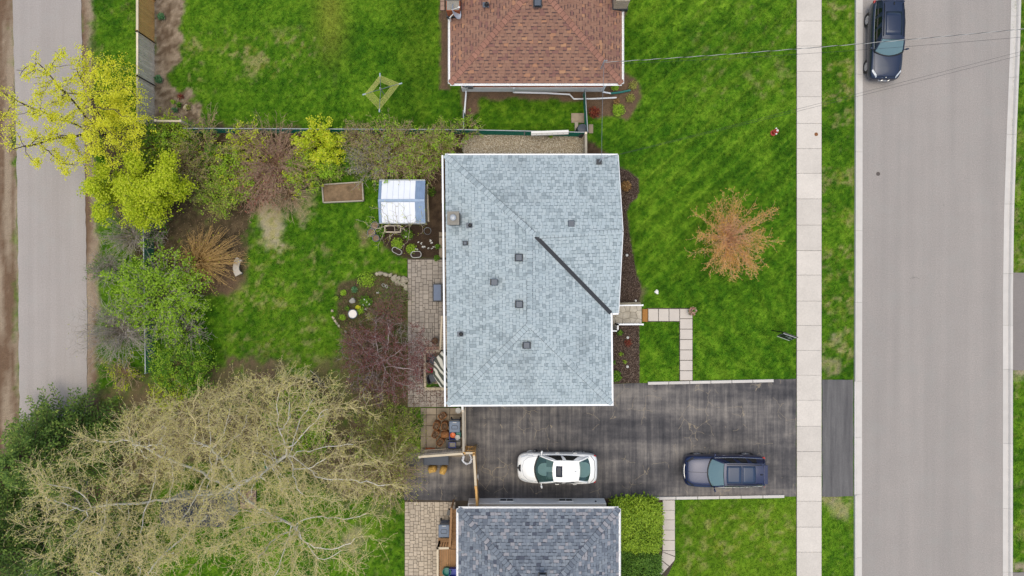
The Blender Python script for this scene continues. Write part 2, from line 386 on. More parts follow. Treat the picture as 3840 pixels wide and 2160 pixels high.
def ground_look(x, y):
    """base colour (n,3) and bare-ground mask (n,) at world points"""
    n1 = fbm(x * 0.35, y * 0.35, 3); n2 = fbm(x * 1.3, y * 1.3, 11); n3 = fbm(x * 4.0, y * 4.0, 23, 3)
    n4 = vnoise(x * 7.5, y * 7.5, 29)
    t = np.clip((n1 - 0.5) * 0.8 + (n2 - 0.5) * 0.65 + (n3 - 0.5) * 0.95 + (n4 - 0.5) * 0.8 + 0.5, 0, 1)[:, None]
    c = np.where(t < 0.5, G_DARK + (G_MID - G_DARK) * (t * 2), G_MID + (G_BRI - G_MID) * (t * 2 - 1))
    # mown stripes of the front lawn
    X0 = P(2340, 0).x; X1 = P(2985, 0).x
    front = sstep(X0, X0 + 1, x) * (1 - sstep(X1 - 0.2, X1, x)) * sstep(P(0, 1440).y, P(0, 1420).y, y)
    sd = (x * 0.66 - y * 0.75); sd2 = (x * 0.80 + y * 0.60)
    up = sstep(-1.0, 2.0, y)[:]
    st = np.sin(sd * 2 * math.pi / 1.05 + n1 * 3) * up + np.sin(sd2 * 2 * math.pi / 1.1 + n1 * 3) * (1 - up)
    thin = np.exp(-((np.mod(sd / 0.95 + n1 * 0.15, 1.0) - 0.5) / 0.05) ** 2) * up
    c = c * (1 + (0.13 * st * front)[:, None]) + (G_BRI - G_MID) * (0.75 * thin * front)[:, None]
    # back lawn of north house: yellow streak, straight mowing
    nb = (1 - sstep(P(1640, 0).x - 1, P(1640, 0).x, x)) * sstep(P(0, 490).y, P(0, 470).y, y) * sstep(P(600, 0).x, P(640, 0).x, x)
    yel = nb * np.exp(-((x - P(1240, 0).x) / 0.9) ** 2) * sstep(P(0, 330).y, P(0, 60).y, y)
    c = c * (1 - 0.65 * yel)[:, None] + G_YEL * (0.65 * yel)[:, None]
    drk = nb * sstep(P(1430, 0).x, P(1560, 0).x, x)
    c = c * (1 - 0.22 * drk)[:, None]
    # dry patches: north back lawn, own back yard, verge, south lawn
    def region(x0, x1, y0, y1, s=0.8):
        a = P(x0, y0); b = P(x1, y1)
        return sstep(a.x - s, a.x + s, x) * (1 - sstep(b.x - s, b.x + s, x)) * sstep(b.y - s, b.y + s, y) * (1 - sstep(a.y - s, a.y + s, y))
    d1 = fbm(x * 0.9 + 7, y * 0.9, 41); d2 = fbm(x * 3.2, y * 3.2, 53, 3); d3 = vnoise(x * 6.5, y * 6.5, 59)
    dm = np.zeros_like(x)
    for (R, k, th) in ((region(690, 1230, 120, 330), 1.0, 0.50), (region(850, 1500, 900, 1400), 0.75, 0.50), (region(2560, 2985, 1900, 2160), 0.9, 0.46),
                       (region(3085, 3205, 0, 1440, 0.3), 0.95, 0.50), (region(3085, 3205, 1860, 2160, 0.3), 0.5, 0.52), (region(2600, 2985, 0, 420), 0.55, 0.52),
                       (region(960, 1540, 1850, 2160), 0.6, 0.54), (region(3795, 3860, 0, 2160, 0.2), 0.7, 0.48), (region(360, 520, 0, 2100), 0.6, 0.52)):
        dm = np.maximum(dm, R * k * sstep(th, th + 0.20, 0.40 * d1 + 0.35 * d2 + 0.25 * d3))
    dcol = G_YEL + (G_DRY - G_YEL) * sstep(0.48, 0.72, d2)[:, None]
    c = c * (1 - 0.62 * dm[:, None]) + dcol * (0.62 * dm[:, None])
    lush = region(2560, 3000, 1860, 2200)
    c = c * (1 - 0.25 * lush[:, None]) * np.array([1.12, 1.10, 1.1]) ** lush[:, None] + (arr(C(146, 170, 44))) * (0.25 * lush[:, None])
    # bare beds
    bare = np.zeros_like(x)
    w1 = (fbm(x * 1.6, y * 1.6, 71) - 0.5) * 2; w2 = fbm(x * 5, y * 5, 83, 3)
    wl_ = fbm(x * 2.6, y * 0.22, 91, 4)
    for bi, (poly, ca, cb, wob, soft, k) in enumerate(BEDS):
        xs = [p[0] for p in poly]; ys = [p[1] for p in poly]
        sel = (x > min(xs) - 2) & (x < max(xs) + 2) & (y > min(ys) - 2) & (y < max(ys) + 2)
        if not sel.any(): continue
        d = sdf(x[sel], y[sel], poly) + w1[sel] * wob * 2
        m = (1 - sstep(-soft, soft, d)) * k
        if k < 0.99: m = m * sstep(0.25, 0.5, w2[sel] * 0.6 + fbm(x[sel] * 1.1, y[sel] * 1.1, 97) * 0.4 + (k - 0.7) * 0.5)
        cc = ca + (cb - ca) * np.clip(((w2[sel] - 0.5) * 2.5 + 0.5 + w1[sel] * 0.5) if bi > 1 else ((wl_[sel] - 0.5) * 3.2 + 0.45 + (w2[sel] - 0.5) * 0.8), 0, 1)[:, None]
        c[sel] = c[sel] * (1 - m[:, None]) + cc * m[:, None]
        bare[sel] = np.maximum(bare[sel] * (1 - 0.0 * m), m)
    return c, bare

gx = np.concatenate([[-600, -250, -110, -60, -46], np.arange(-40, 40.01, 0.145), [46, 60, 110, 250, 600]])
gy = np.concatenate([[-600, -250, -110, -55, -32], np.arange(-26, 26.01, 0.145), [32, 55, 110, 250, 600]])
GX, GY = np.meshgrid(gx, gy)
gX, gY = GX.ravel(), GY.ravel()
gc, gb = ground_look(gX, gY)
gz = (fbm(gX * 0.8, gY * 0.8, 5) - 0.5) * 0.05 * ((np.abs(gX) < 40) & (np.abs(gY) < 26)) - 0.03
nx, ny = len(gx), len(gy)
idx = np.arange(nx * ny).reshape(ny, nx)
gf = np.stack([idx[:-1, :-1], idx[:-1, 1:], idx[1:, 1:], idx[1:, :-1]], -1).reshape(-1, 4)
m, nt, b = newmat('lawn_and_soil')
ca = nt.nodes.new('ShaderNodeVertexColor'); ca.layer_name = 'col'
v = pos(nt); nf = noise(nt, v, 22, 6, 0.7); nff = noise(nt, v, 95, 3, 0.7)
k = mathn(nt, 'ADD', mathn(nt, 'MULTIPLY', mathn(nt, 'SUBTRACT', mathn(nt, 'ADD', nf, nff), 1.0), 1.5), 0.95)
nt.links.new(mixc(nt, 1.0, ca.outputs[0], k, 'MULTIPLY'), b.inputs['Base Color'])
b.inputs['Roughness'].default_value = 0.95; b.inputs['Specular IOR Level'].default_value = 0.1
bump(nt, b, mathn(nt, 'ADD', nf, nff), 0.8, 0.04)
M['ground'] = m
g = link('ground', fast_mesh('ground', np.stack([gX, gY, gz], -1), gf, m, col=gc, smooth=True))
tag(g, 'lawns and bare soil around the houses', None, kind='structure')

# ------------------------------------------------------------------ sheets for roads, drives, patios
def asphalt(name, base, dark, streak=None, sstrength=0.0, fine=0.25, cracks=0.0, patch=0.3, patchcol=None, grain=0.0):
    m, nt, b = newmat(name); v = pos(nt)
    n1 = noise(nt, v, 0.55, 6, 0.6); n2 = noise(nt, v, 110, 2, 0.7); n4 = noise(nt, v, 30, 3, 0.6)
    c = mixc(nt, mathn(nt, 'MULTIPLY', mathn(nt, 'SUBTRACT', n1, 0.3), 2.0 * patch), base, patchcol or dark)
    if streak:
        n3 = noise(nt, scalev(nt, v, streak), 1.0, 5, 0.65)
        f = mathn(nt, 'MULTIPLY', mathn(nt, 'SUBTRACT', n3, 0.40), 4.0 * sstrength)
        f = mathn(nt, 'MINIMUM', mathn(nt, 'MAXIMUM', f, 0.0), 1.0)
        c = mixc(nt, f, c, dark)
    k = mathn(nt, 'ADD', mathn(nt, 'MULTIPLY', mathn(nt, 'SUBTRACT', mathn(nt, 'ADD', n2, n4), 1.0), fine * 3), 1.0)
    c = mixc(nt, 1.0, c, k, 'MULTIPLY')
    if grain:       # aggregate that shows as fine speckle from the air, with warm and cool patches
        g1 = noise(nt, v, 13, 2, 0.9); g2 = noise(nt, v, 0.9, 3, 0.6)
        c = mixc(nt, 1.0, c, mathn(nt, 'ADD', mathn(nt, 'MULTIPLY', mathn(nt, 'SUBTRACT', g1, 0.5), grain * 4), 1.0), 'MULTIPLY')
        c = mixc(nt, mathn(nt, 'MULTIPLY', mathn(nt, 'MAXIMUM', mathn(nt, 'SUBTRACT', g2, 0.5), 0.0), 1.6), c, tuple(q * 0.93 for q in (base[0] * .95, base[1] * 1.02, base[2] * 1.03)))
    if cracks:      # sparse tar spots and hairline cracks
        vo = nt.nodes.new('ShaderNodeTexVoronoi'); vo.inputs['Scale'].default_value = 0.55; nt.links.new(v, vo.inputs['Vector'])
        sp_ = mathn(nt, 'LESS_THAN', vo.outputs['Distance'], 0.020)
        ve = nt.nodes.new('ShaderNodeTexVoronoi'); ve.feature = 'DISTANCE_TO_EDGE'; ve.inputs['Scale'].default_value = 0.16
        nn = nt.nodes.new('ShaderNodeTexNoise'); nn.inputs['Scale'].default_value = 1.2; nn.inputs['Detail'].default_value = 5; nt.links.new(v, nn.inputs['Vector'])
        nt.links.new(mixc(nt, 1.0, v, nn.outputs['Color'], 'ADD'), ve.inputs['Vector'])
        cr_ = mathn(nt, 'MULTIPLY', mathn(nt, 'LESS_THAN', ve.outputs['Distance'], 0.0028), mathn(nt, 'GREATER_THAN', noise(nt, v, 0.35, 2), 0.68))
        c = mixc(nt, mathn(nt, 'MULTIPLY', mathn(nt, 'MAXIMUM', sp_, cr_), 0.55 * cracks), c, C(80, 74, 70))
    nt.links.new(c, b.inputs['Base Color']); b.inputs['Roughness'].default_value = 0.9
    b.inputs['Specular IOR Level'].default_value = 0.25
    bump(nt, b, n2, 0.35, 0.01)
    return m
M['road'] = asphalt('road_asphalt', C(178, 169, 161), C(150, 144, 138), (0.6, 0.02, 1), 0.45, 0.34, cracks=0.7, grain=0.16)
M['lane'] = asphalt('lane_asphalt', C(184, 175, 168), C(156, 147, 140), (1.2, 0.03, 1), 0.35, 0.22, grain=0.14)
# driveway sealcoat: worn brown-grey and dark bands along x, brush marks across
m, nt, b = newmat('worn_sealed_asphalt'); v = pos(nt)
a1 = noise(nt, scalev(nt, v, (0.07, 0.6, 1)), 1.0, 4, 0.6)
a2 = noise(nt, scalev(nt, v, (3.4, 0.16, 1)), 1.0, 5, 0.7)
a3 = noise(nt, v, 1.6, 6, 0.7); a4 = noise(nt, v, 26, 4, 0.7)
f = mathn(nt, 'ADD', mathn(nt, 'MULTIPLY', a1, 1.15), mathn(nt, 'ADD', mathn(nt, 'MULTIPLY', a2, 0.85), mathn(nt, 'MULTIPLY', a3, 0.55)))
c = ramp(nt, mathn(nt, 'SUBTRACT', f, 0.76), [(0.22, C(62, 61, 64)), (0.42, C(88, 85, 85)), (0.55, C(110, 105, 102)), (0.70, C(136, 129, 122)), (0.84, C(156, 147, 137))])
k = mathn(nt, 'ADD', mathn(nt, 'MULTIPLY', mathn(nt, 'SUBTRACT', a4, 0.5), 0.8), 1.0)
vo = nt.nodes.new('ShaderNodeTexVoronoi'); vo.feature = 'DISTANCE_TO_EDGE'; vo.inputs['Scale'].default_value = 1.1
nn = nt.nodes.new('ShaderNodeTexNoise'); nn.inputs['Scale'].default_value = 2.0; nt.links.new(v, nn.inputs['Vector'])
nt.links.new(mixc(nt, 0.35, v, nn.outputs['Color'], 'ADD'), vo.inputs['Vector'])
ck = mathn(nt, 'MULTIPLY', mathn(nt, 'LESS_THAN', vo.outputs['Distance'], 0.010), mathn(nt, 'GREATER_THAN', noise(nt, v, 0.5, 2), 0.54))
c = mixc(nt, mathn(nt, 'MULTIPLY', ck, 0.55), mixc(nt, 1.0, c, k, 'MULTIPLY'), C(176, 160, 134))
nt.links.new(c, b.inputs['Base Color']); b.inputs['Roughness'].default_value = 0.85; b.inputs['Specular IOR Level'].default_value = 0.3
bump(nt, b, a4, 0.3, 0.01); M['drive'] = m
M['apron'] = asphalt('apron_asphalt', C(122, 119, 117), C(84, 82, 83), (2.8, 0.16, 1), 0.7, 0.25)
M['drive_opp'] = asphalt('old_drive_asphalt', C(150, 142, 136), C(118, 112, 108), None, 0, 0.2)

def wobble(poly, step=0.35, amp=0.04, seed=1):
    rng = random.Random(seed); out = []
    n = len(poly)
    for k in range(n):
        a = Vector(poly[k]); b2 = Vector(poly[(k + 1) % n]); L = (b2 - a).length; q = max(1, int(L / step))
        nrm = Vector((-(b2 - a).y, (b2 - a).x)) / max(L, 1e-6)
        for j in range(q):
            p = a + (b2 - a) * (j / q)
            if j: p = p + nrm * rng.uniform(-amp, amp)
            out.append((p.x, p.y))
    return out
def sheet(name, pxpoly, z, m, wob=0.0, seed=1, thick=0.10, kind='structure', hard=True, parent=None):
    w = px(pxpoly)
    if wob: w = wobble(w, 0.35, wob, seed)
    mb = MB(); mb.prism(w, z - thick, z)
    o = mb.build(name, m, parent)
    if kind: tag(o, kind=kind)
    if hard: HARD.append(px(pxpoly))
    return o
# right-hand street
RX_L = [(3232, -900), (3234, 0), (3233, 720), (3231, 1440), (3230, 3000)]
RX_R = [(3798, -900), (3793, 0), (3788, 200), (3776, 500), (3766, 800), (3762, 1100), (3761, 3000)]
sheet('road', RX_L + RX_R[::-1], 0.0, M['road'])
sheet('back_lane', [(30, -900), (47, 0), (55, 300), (65, 720), (72, 1440), (76, 1700), (90, 3000), (335, 3000), (328, 1700), (326, 1440), (328, 1200), (322, 900), (316, 500), (308, 200), (304, 0), (300, -900)], 0.0, M['lane'], 0.03, 4)
# verge/lawn level is about -0.03..0 ; walks stand a little proud
def slab_run(root, rects, zt, m, gap=0.012, thick=0.09, name='slab'):
    """rects: (x0,y0,x1,y1) in world; one object each, shared meshes by size"""
    cache = {}
    for (x0, y0, x1, y1) in rects:
        w = round(abs(x1 - x0) - gap, 2); h = round(abs(y1 - y0) - gap, 2)
        if (w, h) not in cache:
            mb = MB(); e = 0.008
            mb.prism([(-w/2, -h/2), (w/2, -h/2), (w/2, h/2), (-w/2, h/2)], -thick, -e)
            mb.prism([(-w/2, -h/2), (w/2, -h/2), (w/2, h/2), (-w/2, h/2)], -e, 0, taper=2 * e / max(w, h) * 1.2)
            me = bpy.data.meshes.new(name); me.from_pydata(mb.v, [], mb.f); me.materials.append(m); cache[(w, h)] = me
        o = link(name, cache[(w, h)], root, ((x0 + x1) / 2, (y0 + y1) / 2, zt + random.uniform(-0.004, 0.004)))
random.seed(5)
sw = sheet('sidewalk', [(2987, -900), (3082, -900), (3081, 3000), (2986, 3000)], -0.012, M['joint'])
ys = [-110.5, -15, 79.5, 173, 268, 363, 463, 557.5, 650, 746, 844, 940, 1031.5, 1129, 1221, 1314, 1407, 1500.6, 1598, 1693, 1787, 1879, 1976, 2070, 2165, 2260]
slab_run(sw, [(P(2987.5, 0).x, P(0, ys[k + 1]).y, P(3080.5, 0).x, P(0, ys[k]).y) for k in range(len(ys) - 1)], 0.03, M['concrete'], 0.014)
# kerbs: one piece per pour, gutter + raised lip
def kerb_run(name, pts, joints, side, label):
    """pts: pixel polyline of the road edge; side -1 kerb lies to the left (west) of it"""
    root = tag(bpy.data.objects.new(name, None), kind='structure'); COL.objects.link(root); LOC[root] = Vector((0, 0, 0))
    def xat(yp):
        for (xa, ya), (xb, yb) in zip(pts, pts[1:]):
            if ya <= yp <= yb: return xa + (xb - xa) * (yp - ya) / (yb - ya)
        return pts[-1][0]
    for ja, jb in zip(joints, joints[1:]):
        mb = MB(); n = max(1, int((jb - ja) / 60)); rows = []
        low = side < 0 and 1425 < (ja + jb) / 2 < 1860
        for q in range(n + 1):
            yp = ja + (jb - ja) * q / n
            yp += 0.35 if q == 0 else (-0.35 if q == n else 0)
            e = P(xat(yp), yp)
            prof = [(-0.02, -0.12), (-0.02, 0.012), (0.30, 0.004), (0.33, 0.05 if low else 0.115), (0.345, 0.06 if low else 0.13), (0.44, 0.06 if low else 0.13), (0.45, 0.05), (0.45, -0.12)]
            if side > 0: prof = [(-0.02, -0.12), (-0.02, 0.012), (0.30, 0.004), (0.36, 0.10), (0.39, 0.12), (0.50, 0.12), (0.51, 0.05), (0.51, -0.12)]
            rows.append([(e.x + side * d, e.y, z) for d, z in prof])
        mb.grid(rows)
        mb.face(rows[0]); mb.face(rows[-1][::-1])
        mb.build('kerb_section', M['kerb'], root, weld=True)
    return root
kerb_run('kerb_west', RX_L, [-500, -220, 50, 280, 570, 865, 1134, 1430, 1640, 1855, 2091, 2380], -1, '')
kerb_run('kerb_east', RX_R, [-500, -220, 60, 290, 505, 765, 1026, 1220, 1385, 1663, 1907, 2145, 2400], 1, '')
HARD.append(px([(3198, -900), (3832 - 30, -900), (3797, 0), (3795, 3000), (3198, 3000)]))
sheet('opposite_driveway', [(3797, 1022), (4300, 1022), (4300, 1388), (3796, 1388)], 0.02, M['drive_opp'], 0.02, 7)
sheet('opposite_driveway', [(3797, 2146), (4300, 2150), (4300, 2600), (3796, 2600)], 0.02, M['drive_opp'], 0.02, 8)
# driveway and apron
sheet('driveway', [(1735, 1500), (2270, 1440), (2985, 1420), (2985, 1861), (2450, 1866), (1760, 1878), (1515, 1874), (1513, 1700), (1735, 1690)], 0.012, M['drive'], 0.02, 9)
sheet('driveway_apron', [(3083, 1424), (3199, 1424), (3199, 1861), (3083, 1862)], 0.014, M['apron'], 0.02, 10)
# low concrete edging of the driveway, cast in lengths
def edging(name, a, b_, n, w=0.17, z=0.10, m=None):
    root = tag(bpy.data.objects.new(name, None), kind='structure'); COL.objects.link(root); LOC[root] = Vector((0, 0, 0))
    A = P(*a); B = P(*b_)
    for k in range(n):
        mb = MB(); p = A + (B - A) * ((k + 0.012) / n); q = A + (B - A) * ((k + 0.988) / n)
        p.z = q.z = z / 2 - 0.02; mb.bar(p, q, w, z + 0.04); mb.build('edging_block', m or M['kerb'], root, bevel=0.01)
edging('driveway_edging_north', (2428, 1437), (2900, 1427), 6)
edging('driveway_edging_south', (2452, 1868), (2940, 1860), 6)
# front walk slabs
fw = sheet('front_path', [(2425, 1155), (2598, 1155), (2598, 1428), (2547, 1428), (2547, 1207), (2425, 1207)], -0.012, M['joint'])
XS = [2430, 2469, 2508.5, 2548.5]
R = [(P(XS[k], 0).x, P(0, 1205).y, P(XS[k + 1], 0).x, P(0, 1157.5).y) for k in range(3)]
YS = [1157.5, 1195, 1234, 1273, 1312, 1351, 1390, 1427]
R += [(P(2549, 0).x, P(0, YS[k + 1]).y, P(2597, 0).x, P(0, YS[k]).y) for k in range(7)]
slab_run(fw, R, 0.03, M['slab'], 0.03)
sp = sheet('side_path', [(2483, 1874), (2532, 1874), (2532, 2100), (2508, 2150), (2480, 2200), (2440, 2200), (2478, 2120), (2483, 2060)], -0.012, M['joint'])
YS = [1875, 1913, 1949, 1987, 2026, 2064]
slab_run(sp, [(P(2484, 0).x, P(0, YS[k + 1]).y, P(2531, 0).x, P(0, YS[k]).y) for k in range(5)], 0.03, M['slab'], 0.02)
for poly in ([(2484, 2065), (2531, 2065), (2531, 2085), (2484, 2068)], [(2484, 2070), (2531, 2088), (2529, 2100), (2510, 2122), (2480, 2098)], [(2478, 2100), (2508, 2124), (2470, 2165), (2450, 2185), (2466, 2130)]):
    mb = MB(); mb.prism(px(poly), -0.06, 0.03); mb.build('slab', M['slab'], sp, bevel=0.006)
# pavers: random ashlar fill
def ashlar(root, poly, unit, m, zt, seed, sizes, cut=()):
    rng = random.Random(seed); w = px(poly)
    x0, x1 = min(p[0] for p in w), max(p[0] for p in w); y0, y1 = min(p[1] for p in w), max(p[1] for p in w)
    nx_, ny_ = int((x1 - x0) / unit), int((y1 - y0) / unit)
    occ = [[False] * nx_ for _ in range(ny_)]; cache = {}; cnt = 0
    for j in range(ny_):
        for i in range(nx_):
            if occ[j][i]: continue
            opts = sizes[:]; rng.shuffle(opts)
            for (a, b2) in opts + [(2, 2), (2, 1), (1, 2), (1, 1)]:
                if i + a <= nx_ and j + b2 <= ny_ and not any(occ[jj][ii] for jj in range(j, j + b2) for ii in range(i, i + a)): break
            for jj in range(j, j + b2):
                for ii in range(i, i + a): occ[jj][ii] = True
            cx, cy = x0 + (i + a / 2) * unit, y0 + (j + b2 / 2) * unit
            if any(q[0] < cx < q[1] and q[2] < cy < q[3] for q in cut): continue
            key = (a, b2)
            if key not in cache:
                mb = MB(); W_, H_ = a * unit - 0.016, b2 * unit - 0.016
                pl = [(-W_/2, -H_/2), (W_/2, -H_/2), (W_/2, H_/2), (-W_/2, H_/2)]
                mb.prism(pl, -0.05, -0.012); mb.prism(pl, -0.012, 0, taper=0.06)
                me = bpy.data.meshes.new('paver'); me.from_pydata(mb.v, [], mb.f); me.materials.append(m); cache[key] = me
            o = link('paver', cache[key], root, (cx, cy, zt + rng.uniform(-0.005, 0.005))); cnt += 1
            o.rotation_euler = (rng.uniform(-.01, .01), rng.uniform(-.01, .01), rng.uniform(-.015, .015))
    return cnt
pat = sheet('patio', [(1527, 968), (1700, 968), (1700, 1528), (1534, 1526)], -0.006, M['joint'])
stair = (P(1590, 0).x, P(1700, 0).x, P(0, 1452).y, P(0, 1305).y)
n_ = ashlar(pat, [(1529, 969), (1697, 969), (1697, 1526), (1529, 1526)], 0.115, M['paver'], 0.03, 3, [(3, 2), (2, 2), (3, 3), (2, 3), (3, 3), (3, 2)], cut=[stair])
pat2 = sheet('side_patio', [(1517, 1875), (1765, 1872), (1765, 1910), (1765, 2600), (1517, 2600)], -0.006, M['joint'])
n2_ = ashlar(pat2, [(1518, 1876), (1712, 1876), (1712, 2190), (1518, 2190)], 0.105, M['paver2'], 0.03, 8, [(3, 2), (2, 2), (3, 3), (2, 3), (3, 2)])
pad = sheet('slab_pad', [(1577, 1529), (1738, 1529), (1738, 1716), (1577, 1716)], -0.006, M['joint'])
XS = [1577, 1598, 1637.5, 1687, 1736]; YS = [1529, 1555.5, 1596, 1637, 1680, 1714]
slab_run(pad, [(P(XS[i], 0).x, P(0, YS[j + 1]).y, P(XS[i + 1], 0).x, P(0, YS[j]).y) for i in range(4) for j in range(5)], 0.03, M['mossy_slab'], 0.03)
wpad = sheet('side_slabs', [(1645, 868), (1680, 868), (1680, 968), (1645, 968)], -0.006, M['joint'])
slab_run(wpad, [(P(1646, 0).x, P(0, b2).y, P(1679, 0).x, P(0, a).y) for a, b2 in ((870, 888), (890, 928), (928, 967))], 0.03, M['mossy_slab'], 0.03)
nwp = sheet('north_side_slabs', [(1650, -100), (1676, -100), (1676, 40), (1650, 40)], -0.006, M['joint'])
ashlar(nwp, [(1651, -60), (1675, -60), (1675, 39), (1651, 39)], 0.13, M['paver3'], 0.03, 12, [(2, 2), (3, 2), (2, 3)])
upad = sheet('small_paving', [(900, 1838), (962, 1838), (962, 1908), (900, 1908)], -0.004, M['joint'])
ashlar(upad, [(901, 1839), (961, 1839), (961, 1907), (901, 1907)], 0.12, M['paver3'], 0.03, 15, [(2, 2), (2, 1), (1, 2)])
HARD.append(px([(1500, 1500), (1780, 1500), (1780, 1900), (1513, 1880)]))
for hp in ([(1660, 570), (2335, 570), (2335, 1180), (2300, 1525), (1670, 1525)], [(1680, -900), (2345, -900), (2345, 330), (1680, 330)], [(1700, 1865), (2340, 1865), (2340, 3000), (1700, 3000)]): HARD.append(px(hp))
# ------------------------------------------------------------------ roofs
def clip_poly(poly, clip):
    """Sutherland-Hodgman; clip convex, counter-clockwise"""
    out = poly
    for k in range(len(clip)):
        ax, ay = clip[k]; bx, by = clip[(k + 1) % len(clip)]
        inp = out; out = []
        if not inp: break
        s = inp[-1]; ss = (bx - ax) * (s[1] - ay) - (by - ay) * (s[0] - ax)
        for e in inp:
            es = (bx - ax) * (e[1] - ay) - (by - ay) * (e[0] - ax)
            if es >= 0:
                if ss < 0: t = ss / (ss - es); out.append((s[0] + (e[0] - s[0]) * t, s[1] + (e[1] - s[1]) * t))
                out.append(e)
            elif ss >= 0: t = ss / (ss - es); out.append((s[0] + (e[0] - s[0]) * t, s[1] + (e[1] - s[1]) * t))
            s, ss = e, es
    return out
def ccw(p):
    A = sum(p[k][0] * p[(k + 1) % len(p)][1] - p[(k + 1) % len(p)][0] * p[k][1] for k in range(len(p)))
    return p if A > 0 else p[::-1]
def shingle_mats(name, stops, stain=0.0):
    res = []
    for part in (False, True):
        m, nt, b = newmat(name + ('_tab' if part else '_field'))
        if part: f = mathn(nt, 'MULTIPLY', nt.nodes.new('ShaderNodeObjectInfo').outputs['Random'], 0.97)
        else:
            a = nt.nodes.new('ShaderNodeAttribute'); a.attribute_name = 'rnd'; f = a.outputs['Fac']
        c = ramp(nt, f, stops, 'CONSTANT'); v = pos(nt)
        n2 = noise(nt, v, 75, 3, 0.7); n1 = noise(nt, v, 0.45, 5, 0.6)
        k = mathn(nt, 'ADD', mathn(nt, 'MULTIPLY', mathn(nt, 'SUBTRACT', n2, 0.5), 0.5), 1.0)
        s = mathn(nt, 'SUBTRACT', 1.0, mathn(nt, 'MULTIPLY', mathn(nt, 'MAXIMUM', mathn(nt, 'SUBTRACT', n1, 0.52), 0.0), 2.2 * stain))
        c = mixc(nt, 1.0, mixc(nt, 1.0, c, k, 'MULTIPLY'), s, 'MULTIPLY')
        nt.links.new(c, b.inputs['Base Color']); b.inputs['Roughness'].default_value = 0.9; b.inputs['Specular IOR Level'].default_value = 0.3
        bump(nt, b, n2, 0.4, 0.008); res.append(m)
    return res
class Roof:
    def __init__(s, root, mats, expo, widths, seed, budget, dash=None, dd=0.04, dgap=(0.18, 0.24, 0.34, 0.44)):
        s.dd = dd; s.dgap = dgap; s.root = root; s.mats = mats; s.e = expo; s.w = widths; s.rng = random.Random(seed); s.budget = budget; s.dash = dash
        s.V = []; s.F = []; s.R = []; s.cache = {}; s.cand = []; s.deck = MB()
    def slope(s, eA, eB, polys):
        """eA,eB: eave ends (3D); polys: convex pieces (lists of 3D points) covering the slope"""
        o = Vector(eA); u = (Vector(eB) - o); u.z = 0; u.normalize(); v = Vector((-u.y, u.x, 0))
        allp = [Vector(p) for q in polys for p in q]
        if sum((p - o).dot(v) for p in allp) < 0: v = -v
        vv = [(p - o).dot(v) for p in allp]; zz = [p.z - o.z for p in allp]
        sl = sum(a * b for a, b in zip(vv, zz)) / sum(a * a for a in vv)
        for q in polys: s.deck.face([p if True else p for p in [Vector((a.x, a.y, o.z + sl * (a - o).dot(v) - 0.03)) for a in map(Vector, q)]])
        umin, umax = min((p - o).dot(u) for p in allp), max((p - o).dot(u) for p in allp)
        vmax = max(vv); k = 0; rng = s.rng
        clips = [ccw([((Vector(p) - o).dot(u), (Vector(p) - o).dot(v)) for p in q]) for q in polys]
        N = (Vector((0, 0, 1)) - v * sl).normalized()
        while k * s.e < vmax:
            v0, v1 = k * s.e, (k + 1) * s.e + 0.02
            x = umin - rng.uniform(0, 0.3)
            while x < umax:
                w = rng.choice(s.w); rect = [(x + 0.005, v0), (x + w - 0.005, v0), (x + w - 0.005, v1), (x + 0.005, v1)]
                lift = rng.choice((0.0, 0.0, 0.007)); r = rng.random() * .97; x += w
                for ci, cl in enumerate(clips):
                    pl = clip_poly(rect, cl)
                    if len(pl) < 3: continue
                    A = abs(sum(pl[i][0] * pl[(i + 1) % len(pl)][1] - pl[(i + 1) % len(pl)][0] * pl[i][1] for i in range(len(pl)))) / 2
                    if A < 0.0008: continue
                    full = abs(A - (w - 0.010) * (v1 - v0)) < 1e-4
                    if full:
                        s.cand.append((o, u, v, sl, N, rect, w, v0, lift, r, len(s.R)))
                    s.put(o, u, v, sl, pl, v0, v1, lift, r)
                    s.R[-1] = (s.R[-1][0], s.R[-1][1], full)
            if s.dash:   # dark bands printed between laminated tabs, also painting in shade at course edges
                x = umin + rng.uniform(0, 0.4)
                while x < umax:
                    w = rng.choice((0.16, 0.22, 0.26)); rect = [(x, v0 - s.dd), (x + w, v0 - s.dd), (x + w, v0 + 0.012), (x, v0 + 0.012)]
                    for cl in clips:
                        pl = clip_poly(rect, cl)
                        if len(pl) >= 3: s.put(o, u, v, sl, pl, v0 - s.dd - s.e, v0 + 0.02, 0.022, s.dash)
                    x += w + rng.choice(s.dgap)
            k += 1
        return o, u, v, sl
    def put(s, o, u, v, sl, pl, v0, v1, lift, r):
        top = []; bot = []
        for a, b in pl:
            t = (b - v0) / (v1 - v0); h = 0.020 * (1 - t) + 0.004 + lift
            q = o + u * a + v * b; z = o.z + sl * b
            top.append((q.x, q.y, z + h)); bot.append((q.x, q.y, z - 0.012))
        n = len(top); i = len(s.V); s.V += top + bot
        fs = [tuple(range(i, i + n))] if s.is_up(top) else [tuple(reversed(range(i, i + n)))]
        for j in range(n): fs.append((i + j, i + (j + 1) % n, i + n + (j + 1) % n, i + n + j))
        s.R.append((fs, r, False))
    @staticmethod
    def is_up(t): return (Vector(t[1]) - Vector(t[0])).cross(Vector(t[2]) - Vector(t[1])).z > 0
